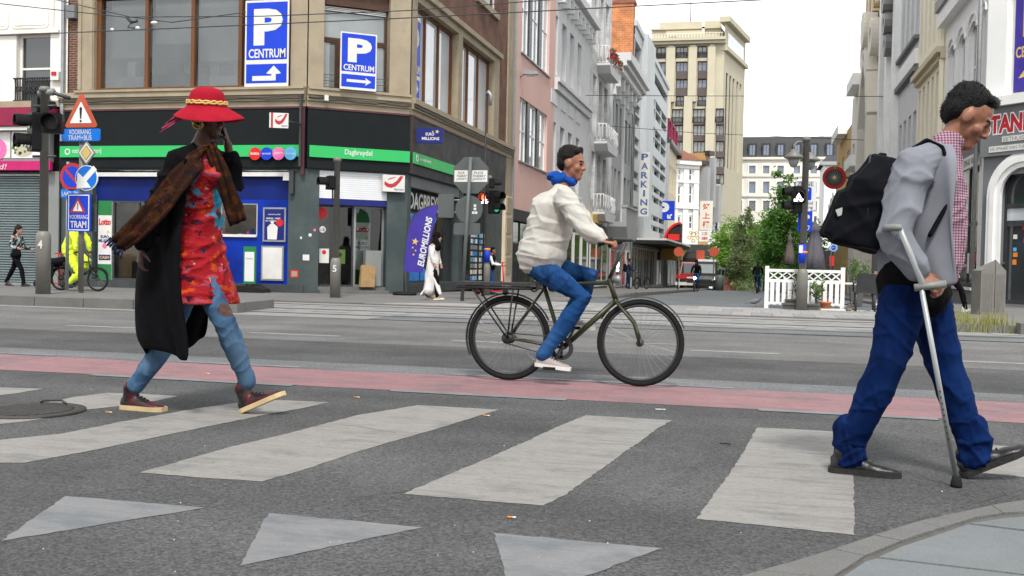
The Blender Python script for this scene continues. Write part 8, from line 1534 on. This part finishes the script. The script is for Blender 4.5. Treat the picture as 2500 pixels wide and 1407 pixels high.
# hat
HM = Matrix.Rotation(R(3), 3, 'Y') @ Matrix.Rotation(R(6), 3, 'X'); hc = P(506, 265); b = MB(); prof = [(.01, .128), (.05, .125), (.085, .112), (.104, .085), (.112, .045), (.117, .012), (.135, -.004), (.165, -.022), (.192, -.046), (.200, -.058), (.197, -.063), (.16, -.036), (.12, -.012), (.105, .0), (.09, .07), (.01, .075)]
b.lathe(prof, hc, 36, M=HM); V = []
for i, v in enumerate(b.v):
 d = Vector(v) - hc; a = math.atan2(d.y, d.x); rr = math.hypot(d.x, d.y); k = max(0, (rr - .12) / .08); V.append((v[0] + (.03 * k if d.x > 0 else 0), v[1], v[2] + .016 * k * math.sin(2 * a + .8) - .012 * k))
b.v = V; ht = b.build('hat', 'felt_red', wm); md = ht.modifiers.new('sub', 'SUBSURF'); md.levels = 1; md.render_levels = 1
b = MB(); n = 44; b.tube([hc + HM @ Vector((.119 * math.cos(2 * math.pi * i / n), .119 * math.sin(2 * math.pi * i / n), .028 + .004 * math.sin(i * 2.4))) for i in range(n)], .0075, 6, closed=True); b.tube([hc + HM @ Vector((.119 * math.cos(2 * math.pi * i / n), .119 * math.sin(2 * math.pi * i / n), .040 + .004 * math.sin(i * 2.4 + 2))) for i in range(n)], .006, 6, closed=True); b.build('hat_cord', 'gold_flat', ht)
sheet_strip('hat_ribbon', 'ribbon_pink', ht, [P(462, 262, -.05), P(448, 278, -.06), P(425, 296, -.06), P(398, 312, -.05)], [Vector((.01, 0, .03)), Vector((.015, 0, .035)), Vector((.02, 0, .034)), Vector((.022, 0, .03))], .006, .008, 3)
b = MB(); c = q(.0, -.088, -.045); n = 20; b.tube([c + Vector((.032 * math.cos(2 * math.pi * i / n), 0, .028 * math.sin(2 * math.pi * i / n))) for i in range(n)], .006, 7, closed=True); b.tube([c + Vector((.03, -.01, .02)), c + Vector((-.03, -.01, .01)), c + Vector((.02, -.012, -.02))], .007, 6); b.build('earring', 'gold', wm)
b = MB(); b.ell(q(-.05, 0, .01), (.075, .08, .085), J['hM'], 16, 10); fuse(b, .008, 'hair', 'hair_black', wm, 2, folds(.005, 90, seed=8))
b = MB(); c = Vector(J['wrL']) + Vector((-.045, -.06, .10)); M = Matrix.Rotation(R(-20), 3, 'Y') @ Matrix.Rotation(R(20), 3, 'Z'); b.hexa([c + M @ Vector((x * .036, y * .0045, z * .073)) for z in (-1, 1) for x, y in ((-1, -1), (1, -1), (1, 1), (-1, 1))]); tag(b.build('phone', 'black_plastic'), 'dark phone the woman in the red hat holds to her ear', 'phone')
# ------------------------------------------------------------------ man with crutch and backpack
Y0 = 5.10; P = Jm(Y0); hN = gnd(2026, 1152); hFr = gnd(2352, 1166); mn = thing('person', 'man in grey jacket and blue jeans leaning forward on a crutch', 'person', (hN.x + .25, Y0, 0))
J = dict(head=P(2360, 290), fw=(.80, -.04, -.58), up=(.58, 0, .80), fwd=(1, 0, 0), neck=P(2305, 368), chest=P(2262, 462), waist=P(2238, 600), pelvis=P(2222, 690), shR=P(2228, 408, -.20), elR=P(2186, 570, -.28), wrR=P(2240, 668, -.26), shL=P(2300, 395, .19), elL=P(2262, 560, .25), wrL=P(2268, 680, .2), hpR=P(2205, 740, -.095), knR=P(2166, 890, -.10), anR=P(2090, 1090, -.10), hpL=P(2262, 740, .095), knL=P(2308, 895, .09), anL=P(2365, 1100, .09))
J['anR'] = Vector((hN.x + .085, hN.y, .12)); J['anL'] = Vector((hFr.x + .035, hFr.y, .15))
q = figure(mn, J, 'skin_mid', 'denim_royal', None, 'hair_black', vox=.0062, hs=1.08, tr=(.165, .13), legr=(.098, .070, .052), lips='lip_mid', curl=(1.15, .5), legk=.98, legfold=.0055, handdir={'R': (Vector((.8, -.1, -.55)), Vector((-.1, .75, -.6)), Vector((.5, -.2, .8)))})
shoe(mn, hN, (1, -.10, 0), (0, 0, 1), .315, ['shoe_black', 'sole_black'], False, 1.22, vox=.008); shoe(mn, hFr, (.9, 0, .46), (-.4, 0, 1), .315, ['shoe_black', 'sole_black'], False, 1.22, vox=.008)
for a_ in (J['anR'], J['anL']): b = MB(); a_ = Vector(a_); b.limb([a_ + Vector((-.01, 0, .10)), a_ + Vector((.0, 0, .03)), a_ + Vector((.012, 0, -.045))], [.066, .073, .076]); fuse(b, .008, 'trouser_cuff', 'denim_royal', mn, 3, creases(.012, 50, (.4, .4, 1.8), 5))
b = MB(); b.limb([P(2295, 380), P(2285, 450), P(2275, 540), P(2262, 640)], [(.11, .09), (.16, .135), (.165, .155), (.16, .155)]); b.limb([P(2302, 372, -.0), P(2322, 350)], [(.08, .07), (.068, .06)]); fuse(b, .008, 'shirt', 'shirt_check', mn, 4, creases(.012, 30, (1, 1, 1.4), 21))
# jacket: open at the front
LV = [(352, 2262, 2322, .12), (378, 2210, 2334, .19), (420, 2172, 2334, .215), (480, 2150, 2330, .22), (540, 2140, 2326, .222), (600, 2138, 2326, .224), (650, 2138, 2328, .225), (692, 2142, 2332, .225)]; V = []; n = 33
for li, (py, xb, xf, w) in enumerate(LV):
 for i in range(n):
  th = math.pi * i / (n - 1); c2 = abs(math.cos(th)) ** 1.3; V.append(P(xb + (xf - xb) * c2, py + 6 * math.sin(4 * th) * (li / 7), -w * math.copysign(abs(math.cos(th)) ** .8, math.cos(th))) + Vector((.008 * math.sin(9 * th + li * 1.1), .008 * math.sin(7 * th + li), 0)))
b = MB(); b.add(V, [(i * n + k, i * n + k + 1, (i + 1) * n + k + 1, (i + 1) * n + k) for i in range(len(LV) - 1) for k in range(n - 1)], 0, True); jk = b.build('jacket', 'jacket_grey', mn); md = jk.modifiers.new('thickness', 'SOLIDIFY'); md.thickness = .014; md.offset = 0; md = jk.modifiers.new('sub', 'SUBSURF'); md.levels = 2; md.render_levels = 2
b = MB()
for s in 'RL':
 h, e, w = Vector(J['sh' + s]), Vector(J['el' + s]), Vector(J['wr' + s]); b.limb([P(2270, 385, -.1 if s == 'R' else .1), h, h.lerp(e, .5), e, e.lerp(w, .5), e.lerp(w, .92)], [.08, .09, .084, .078, .070, .058])
fuse(b, .0085, 'jacket_sleeves', 'jacket_grey', mn, 4, creases(.012, 30, (1, 1, 1.4), 33))
b = MB(); b.limb([P(2225, 688, 0), P(2238, 712, 0)], [(.185, .165), (.18, .15)]); fuse(b, .009, 'belt_bag', 'cloth_black', mn, 3, folds(.005, 25, seed=3))
for s, o_ in (('R', -.14), ('L', .14)):
 b = MB(); pts = [P(2215, 372, o_), P(2262, 342, o_), P(2300, 360, o_ * 1.02), P(2318, 420, o_ * 1.15), P(2312, 500, o_ * 1.35), P(2270, 575, o_ * 1.5)]; b.limb(pts, [(.03, .010)] * len(pts)); fuse(b, .007, 'backpack_strap', 'backpack_black', mn, 2)
b = MB(); b.limb([P(2322, 345, 0), P(2308, 358, 0)], [(.072, .064), (.085, .075)]); fuse(b, .008, 'shirt_collar', 'shirt_check', mn, 2)
# backpack
bp = thing('backpack', 'black backpack with small silver strip on the leaning man', 'backpack', P(2110, 600)); b = MB(); z_ = (P(2150, 390) - P(2092, 600)).normalized(); x_ = Vector((z_.z, 0, -z_.x)); y_ = Vector((0, 1, 0)); O_ = P(2118, 497)
def bx_(c0, z0, t0, w0, c1, z1, t1, w1): b.hexa([O_ + x_ * (c + i_ * tx) + y_ * (j_ * ty) + z_ * zz for c, zz, tx, ty in ((c0, z0, t0, w0), (c1, z1, t1, w1)) for i_, j_ in ((-1, -1), (1, -1), (1, 1), (-1, 1))])
bx_(-.01, -.215, .11, .155, -.0, .1, .105, .155); bx_(-.0, .08, .105, .155, .025, .225, .055, .10); bx_(-.125, -.19, .045, .125, -.09, .03, .05, .115); fuse(b, .010, 'bag_body', 'backpack_black', bp, 16, creases(.010, 26, seed=14)); b = MB(); b.tube([O_ + x_ * .02 + y_ * -.15 + z_ * -.12, O_ + x_ * -.04 + y_ * -.145 + z_ * .1, O_ + x_ * -.05 + y_ * -.06 + z_ * .215], .005, 5); b.build('zip', 'dark_metal', bp)
b = MB(); a_ = P(2066, 512, -.135); M = Matrix.Rotation(R(-22), 3, 'Y'); b.hexa([a_ + M @ Vector((x * .045, y * .006, z * .016)) for z in (-1, 1) for x, y in ((-1, -1), (1, -1), (1, 1), (-1, 1))]); b.build('reflective_strip', 'reflective', bp); b = MB(); b.tube([P(2140, 400, -.03), P(2150, 378, -.02), P(2160, 378, .02), P(2150, 400, .03)], .011, 6); b.build('carry_loop', 'backpack_black', bp);
# crutch
tip = gnd(2308, 1160); tip.y = Y0 - .16; tip.z = 0; hb = P(2250, 706, -.29); cf = P(2196, 556, -.385); t = thing('crutch', 'grey elbow crutch held by the man in the grey jacket', 'crutch', tip); b = MB(); b.tube([tip + Vector((0, 0, .03)), hb], .0115, 10); b.build('shaft', 'crutch_grey', t); b = MB(); b.tube([hb, hb + Vector((0, 0, .03)), cf], [.0135, .015, .012], 10); b.build('upper_shaft', 'crutch_grey', t); b = MB(); b.tube([hb + Vector((-.03, 0, .005)), hb + Vector((.10, 0, .025))], .017, 10); b.build('handle', 'sign_grey', t); b = MB(); n = 14; b.tube([cf + Vector((.05 * math.cos(R(200 * i / n + 80)), .06 * math.sin(R(200 * i / n + 80)) + .06, .0)) for i in range(n + 1)], .016, 6); b.build('arm_cuff', 'sign_grey', t); MB().lathe([(.024, 0), (.026, .012), (.018, .05)], tip, 14).build('rubber_foot', 'rubber', t); b = MB()
for i in range(9): c = tip.lerp(hb, .25 + i * .03); b.ell(c + Vector((0, -.0135, 0)), (.004, .002, .004), n=6, m=4)
b.build('adjusting_holes', 'black', t)
# ------------------------------------------------------------------ cyclist in the cream jacket
Y0 = 8.12; P = Jm(Y0); g0 = gnd(1238, 931); g1 = gnd(1560, 946); bk = bicycle('bicycle', 'black and olive city bicycle ridden on the red cycle lane', .345, (g1 - g0).length, 'frame_olive', True, 1, spokes=28, bars=(.13, .29)); place(bk, (g0.x, Y0, .005), 0.0)
cy = thing('person', 'cyclist in cream puffer jacket and blue jeans riding past', 'person', (g0.x + .4, Y0, .005)); bbk = Vector(bk['bb']) + Vector((g0.x, Y0, .005)); ca = R(-115); d = Vector((math.cos(ca), 0, math.sin(ca))) * .17
pR, pL = bbk + d + Vector((0, -.14, 0)), bbk - d + Vector((0, .14, 0)); hbw = Vector((g0.x + (g1 - g0).length - .29, Y0, .345 + .328 + .17 + .22))
J = dict(head=P(1396, 402), fw=(.97, -.12, -.15), up=(.15, 0, 1), fwd=(1, 0, 0), neck=P(1374, 452), chest=P(1356, 505), waist=P(1335, 580), pelvis=P(1318, 636), shR=P(1376, 480, -.19), elR=P(1428, 560, -.24), wrR=P(1466, 588, -.27), shL=P(1384, 476, .19), elL=P(1434, 556, .25), wrL=P(1472, 586, .27), hpR=P(1322, 655, -.09), knR=P(1424, 728, -.11), anR=pR + Vector((-.06, 0, .1)), hpL=P(1326, 652, .09), knL=P(1446, 676, .11), anL=pL + Vector((-.06, 0, .1)))
zq = np.array([.35, 0, 1.0])
def puff(Pp): return .007 * (np.abs(np.sin((Pp @ zq) * 30 + .6 * np.sin(Pp[:, 0] * 9))) ** .6 - .5) + creases(.010, 30, (1, 1, 1.3), 4)(Pp)
q = figure(cy, J, 'skin_mid', 'denim_blue', 'puffer_cream', 'hair_dark', vox=.008, hs=1.06, tr=(.185, .15), legr=(.088, .062, .045), armr=(.054, .044, .028), curl=(1.2, 1.2), clothr=1.10, topfold=puff, legfold=.005, handdir={'R': (Vector((1, 0, -.15)), Vector((0, .3, -1)), Vector((0, 1, .2))), 'L': (Vector((1, 0, -.15)), Vector((0, -.3, -1)), Vector((0, -1, .2)))})
mat('trainer_pale', (.30, .25, .245), .6, .1, 9)
for p_ in (pR, pL): shoe(cy, p_ + Vector((-.12, 0, .012)), (1, 0, -.1), (0, 0, 1), .28, ['trainer_pale', 'offwhite'], False, 1.05, vox=.009)
b = MB(); b.limb([P(1358, 440, 0), P(1378, 436, 0), P(1396, 445, 0)], [(.085, .045), (.082, .05), (.066, .038)]); b.limb([P(1356, 428, 0), P(1342, 434, 0)], [(.075, .038), (.06, .028)]); fuse(b, .008, 'blue_hood', 'scarf_blue', cy, 3, creases(.014, 50, seed=9))
# ------------------------------------------------------------------ people in the background
def walker(label, px, py, Y, z0, h, head_dir, skin, legs, top, hair, hstyle, stride=.30, arms=((-.25, 0), (.25, 0)), shoes='shoe_black', sole='sole_black', extra=None, lean=.03, vox=.013, loc=None):
 c = aty(px, py, Y) if loc is None else Vector(loc); c.z = z0; k = h / 1.72; fw = Vector((math.cos(head_dir), math.sin(head_dir), 0)); lt = Vector((-fw.y, fw.x, 0)); Q = lambda f, l, z: c + (fw * f + lt * l) * k + Vector((0, 0, z * k)); t = thing('person', label, 'person', c)
 J = dict(head=Q(.06 + lean * 1.3, 0, 1.585), fw=fw + Vector((0, 0, -.08)), up=(0, 0, 1), fwd=fw, neck=Q(lean, 0, 1.43), chest=Q(lean * .8, 0, 1.28), waist=Q(0, 0, 1.06), pelvis=Q(-.01, 0, .92)); sd = {'R': -1, 'L': 1}
 for i, s in enumerate('RL'):
  f = stride * (1 if s == 'R' else -1); J['sh' + s] = Q(lean, sd[s] * .17, 1.38); a, e = arms[i]; J['el' + s] = Q(lean + a * .6, sd[s] * .21, 1.12); J['wr' + s] = Q(lean + a + e * .22, sd[s] * .2, .90 + e * .2); J['hp' + s] = Q(0, sd[s] * .085, .88); J['kn' + s] = Q(f * .62 + .05, sd[s] * .09, .49); J['an' + s] = Q(f - (.0 if f > 0 else .04), sd[s] * .09, .10 if f > 0 else .13)
  shoe(t, Q(f - .07, sd[s] * .09, .0 if f > 0 else .02), fw + Vector((0, 0, .1 if f > 0 else -.15)), (0, 0, 1), .27 * k, [shoes, sole], False, 1.0, False, .014)
 figure(t, J, skin, legs, top, hair, vox=vox, hs=1.0 * k, tr=(.14 * k, .098 * k), legr=(.08 * k, .055 * k, .04 * k), armr=(.045 * k, .036 * k, .026 * k), hairstyle=hstyle, topfold=.006)
 return t, Q, J
t, Q, J = walker('woman in patterned jacket walking past the grey shutter', 38, 697, 23.6, .03, 1.62, 0.0, 'skin_light', 'cloth_black', 'jacket_pattern', 'hair_dark', 'long', .34, ((-.05, .9), (.1, .8)))
b = MB(); c = Q(.14, -.1, 1.0); b.limb([c + Vector((0, -.06, .04)), c + Vector((.02, -.06, -.1))], [(.05, .12), (.06, .14)]); fuse(b, .012, 'handbag', 'cloth_black', t, 3)
# veiled woman in pale robe
t, Q, J = walker('woman in pale long robe and black headscarf by the feather flag', 1056, 733, 23.0, .03, 1.58, 0.0, 'skin_light', 'cloth_black', 'robe_white', 'cloth_black', 'veil', .14, ((.0, .25), (.05, .2)), 'cardboard', 'offwhite')
b = MB(); b.limb([Q(.0, 0, 1.3), Q(.0, 0, 1.02), Q(-.02, 0, .7), Q(-.08, 0, .25)], [(.16, .12), (.17, .135), (.18, .15), (.2, .15)]); b.limb([Q(-.05, 0, .5), Q(-.26, -.05, .12)], [(.12, .05), (.14, .03)]); b.limb([Q(.05, -.08, .6), Q(.24, -.12, .16)], [(.07, .06), (.07, .04)]); fuse(b, .012, 'robe', 'robe_white', t, 4, folds(.014, 14, (1.6, 1.6, .5), 6))
# boy with backpack and scooter
t, Q, J = walker('boy in white sleeves with dark vest pushing a scooter', 1196, 722, 27.9, .03, 1.32, 0.0, 'skin_mid', 'denim_blue', 'offwhite', 'hair_black', 'short', .12, ((.18, .9), (.2, .9)))
b = MB(); b.limb([Q(.03, 0, 1.32), Q(.02, 0, 1.0)], [(.16, .12), (.155, .12)]); fuse(b, .013, 'vest', 'cloth_black', t, 3); b = MB(); b.limb([Q(-.16, 0, 1.28), Q(-.2, 0, .98)], [(.13, .08), (.15, .11)]); bg_ = thing('backpack', 'pale blue school backpack worn by the boy', 'backpack', Q(-.2, 0, 1.0)); fuse(b, .013, 'bag_body', 'canvas_grey', bg_, 3); bg_.children[0].data.materials[0] = M_('denim_light')
def scooter(label, c, m, fwx=1.0):
 t = thing('kick_scooter', label, 'scooter', c); c = Vector(c)
 b = MB(); b.box(c.x - .35, c.x + .3, c.y - .06, c.y + .06, c.z + .09, c.z + .12); b.build('deck', m, t); b = MB(); b.tube([c + Vector((.38, 0, .1)), c + Vector((.32, 0, .9))], .022, 7); b.tube([c + Vector((.32, -.2, .9)), c + Vector((.32, .2, .9))], .014, 6); b.build('steering_column', m, t)
 for x in (-.38, .42): b = MB(); b.lathe([(.03, -.018), (.085, -.018), (.09, 0), (.085, .018), (.03, .018)], c + Vector((x, 0, .09)), 14, M=Matrix.Rotation(R(90), 3, 'X')); b.build('wheel', 'rubber', t)
c = aty(1196, 722, 27.7); scooter('red kick scooter under the boy', (c.x + .05, 27.6, .03), 'red_bright')
c = aty(133, 700, 23.4); scooter('red rental scooter parked behind the left mast', (c.x - .25, 23.5, .03), 'red_bright')
# cyclists
def rider(label, blabel, px, Y, z0, rz, skin, legs, top, hair, hstyle, r=.33, wb=1.03, frame='frame_black', rack=False, lean=.28, dark=False, k=1.0, hands=True, sub=None):
 bk = bicycle('bicycle', blabel, r, wb, frame, True, rack, spokes=12); c = aty(px, 640, Y); place(bk, (c.x - wb / 2 * math.cos(rz), Y - wb / 2 * math.sin(rz), z0), rz); o = Vector((c.x - wb / 2 * math.cos(rz), Y - wb / 2 * math.sin(rz), z0)); Mz = Matrix.Rotation(rz, 3, 'Z'); T = lambda x, y, z: o + Mz @ Vector((x, y, z)); fw = Mz @ Vector((1, 0, 0)); t = thing('person', label, 'person', T(wb * .35, 0, 0)); bb_ = Vector(bk['bb']); sx, sz = bb_.x - .21, bb_.z + .70; ca = R(-115); d = Vector((math.cos(ca), 0, math.sin(ca))) * .17
 J = dict(head=T(sx + lean + .06, 0, sz + .70 * k), fw=fw + Vector((0, 0, -.1)), up=(0, 0, 1), fwd=fw, neck=T(sx + lean - .02, 0, sz + .55 * k), chest=T(sx + lean * .75, 0, sz + .42 * k), waist=T(sx + lean * .3, 0, sz + .2 * k), pelvis=T(sx + .02, 0, sz + .07)); hx, hz = wb - .29, r * 1.95 + .17 + .22
 for s, g in (('R', -1), ('L', 1)):
  dd = d if g < 0 else -d; J['sh' + s] = T(sx + lean - .02, g * .18, sz + .50 * k); J['el' + s] = T((sx + lean + hx) / 2 - .02, g * .25, sz + .28 * k); J['wr' + s] = T(hx - .14, g * .27, hz + .03); J['hp' + s] = T(sx + .02, g * .09, sz + .05); kx = bb_.x + .22 + dd.x * .6; J['kn' + s] = T(kx, g * .11, bb_.z + .32 + dd.z * .85); J['an' + s] = T(bb_.x + dd.x - .05, g * .13, bb_.z + dd.z + .1); shoe(t, T(bb_.x + dd.x - .13, g * .13, bb_.z + dd.z + .012), fw, (0, 0, 1), .27, ['cloth_navy' if dark else 'shoe_black', 'sole_black'], False, 1.0, False, .014)
 figure(t, J, skin, legs, top, hair, vox=.013, hs=k, tr=(.15, .11), hairstyle=hstyle, clothr=1.4 if dark else 1.1, curl=(1, 1), legk=1.4 if dark else 1.0, legfold=.012); return t, T, J, bk
t, T, J, bk = rider('cyclist in yellow high visibility clothing behind the tram sign', 'black folding style bicycle ridden by the high visibility worker', 194, 21.9, .03, 0.0, 'skin_mid', 'hivis', 'hivis', 'hair_dark', 'short', .29, 1.02, 'frame_black', 1, .22, True)
for a_, c_, r_, f0, f1 in (('elR', 'wrR', .062, .35, .52), ('elL', 'wrL', .062, .35, .52), ('knR', 'anR', .074, .62, .74), ('knL', 'anL', .074, .62, .74)): p0 = Vector(J[a_]).lerp(Vector(J[c_]), f0); p1 = Vector(J[a_]).lerp(Vector(J[c_]), f1); b = MB(); b.tube([p0, p1], r_, 14); b.build('reflective_band', 'reflective', t)
b = MB(); w0 = Vector(J['waist']); b.limb([w0 + Vector((.02, 0, .06)), w0 + Vector((.0, 0, .0))], [(.2, .165), (.2, .165)]); fuse(b, .012, 'waist_band', 'reflective', t, 1)
b = MB(); c = T(-.12, 0, .66); b.limb([c + Vector((-.2, 0, .0)), c + Vector((.2, 0, .05))], [(.17, .12), (.17, .11)]); b.limb([c + Vector((-.1, -.14, -.05)), c + Vector((-.1, -.14, -.3))], [(.05, .13), (.05, .12)]); pn = thing('pannier_bag', 'black bag on the rear rack of the worker bicycle', 'bag', c); fuse(b, .014, 'bag_body', 'backpack_black', pn, 3, folds(.008, 20, seed=2))
t, T, J, bk = rider('dark clothed cyclist coming down the side street with a bright lamp', 'bicycle with glaring front lamp in the side street', 1701, 60, slopez(60) + .02, R(-97), 'skin_dark', 'denim_blue', 'cloth_black', 'cloth_black', 'veil', .34, 1.05)
b = MB(); b.ell((T(1.02, 0, .80)), (.07, .07, .07), n=12, m=8); lm = b.build('lit_lamp', 'lamp_white', t)
t, T, J, bk = rider('cyclist in black top and jeans riding away up the side street', 'bicycle with white mudguard ridden away up the side street', 1851, 60, slopez(60) + .02, R(86), 'skin_light', 'denim_blue', 'cloth_black', 'hair_dark', 'long', .34, 1.05)
# man with bicycle on the pavement, person behind the leaning man
t, Q, J = walker('man with dark backpack standing by a bicycle on the side pavement', 1533, 690, 60, slopez(60) + .1, 1.75, R(20), 'skin_mid', 'cloth_navy', 'cloth_navy', 'hair_black', 'short', .04, ((.2, .5), (.25, .6)), vox=.016); c = Q(-.2, 0, 1.2); b = MB(); b.limb([c + Vector((0, 0, .15)), c + Vector((0, 0, -.15))], [(.14, .1), (.15, .12)]); bg_ = thing('backpack', 'dark backpack on the man by the parked bicycle', 'backpack', c); fuse(b, .016, 'bag_body', 'backpack_black', bg_, 3)
bk = bicycle('bicycle', 'black bicycle held upright on the side pavement', .34, 1.05, spokes=12); c = aty(1556, 690, 60); place(bk, (c.x, 59.6, slopez(60) + .09), R(62))
bk = bicycle('bicycle', 'dark bicycle parked against the pink house front', .35, 1.08, spokes=14, fender=False); c = aty(1312, 715, 34); place(bk, (c.x, 33.5, slopez(34) + .07), R(65)); bk = bicycle('bicycle', 'second dark bicycle parked behind the riding cyclist', .35, 1.08, spokes=14, fender=False); c = aty(1352, 715, 37); place(bk, (c.x, 36.5, slopez(37) + .07), R(75))
t, Q, J = walker('person in black trousers and white trainers half hidden by the leaning man', 2310, 762, 25.2, .03, 1.75, 0.0, 'skin_light', 'cloth_black', 'cloth_black', 'hair_dark', 'short', .38, ((-.2, 0), (.2, 0)), 'white_plain', 'white_plain')
t, Q, J = walker('seated guest in dark blue behind the leaning man', 2160, 742, 27.5, .03, 1.6, R(180), 'skin_light', 'cloth_navy', 'cloth_navy', 'hair_dark', 'short', .05, ((.1, .3), (.1, .3)), 'white_plain', 'white_plain'); t['label'] = 'guest in dark blue clothing standing on the terrace behind the leaning man'
bpy.data.scenes.remove(TMP)
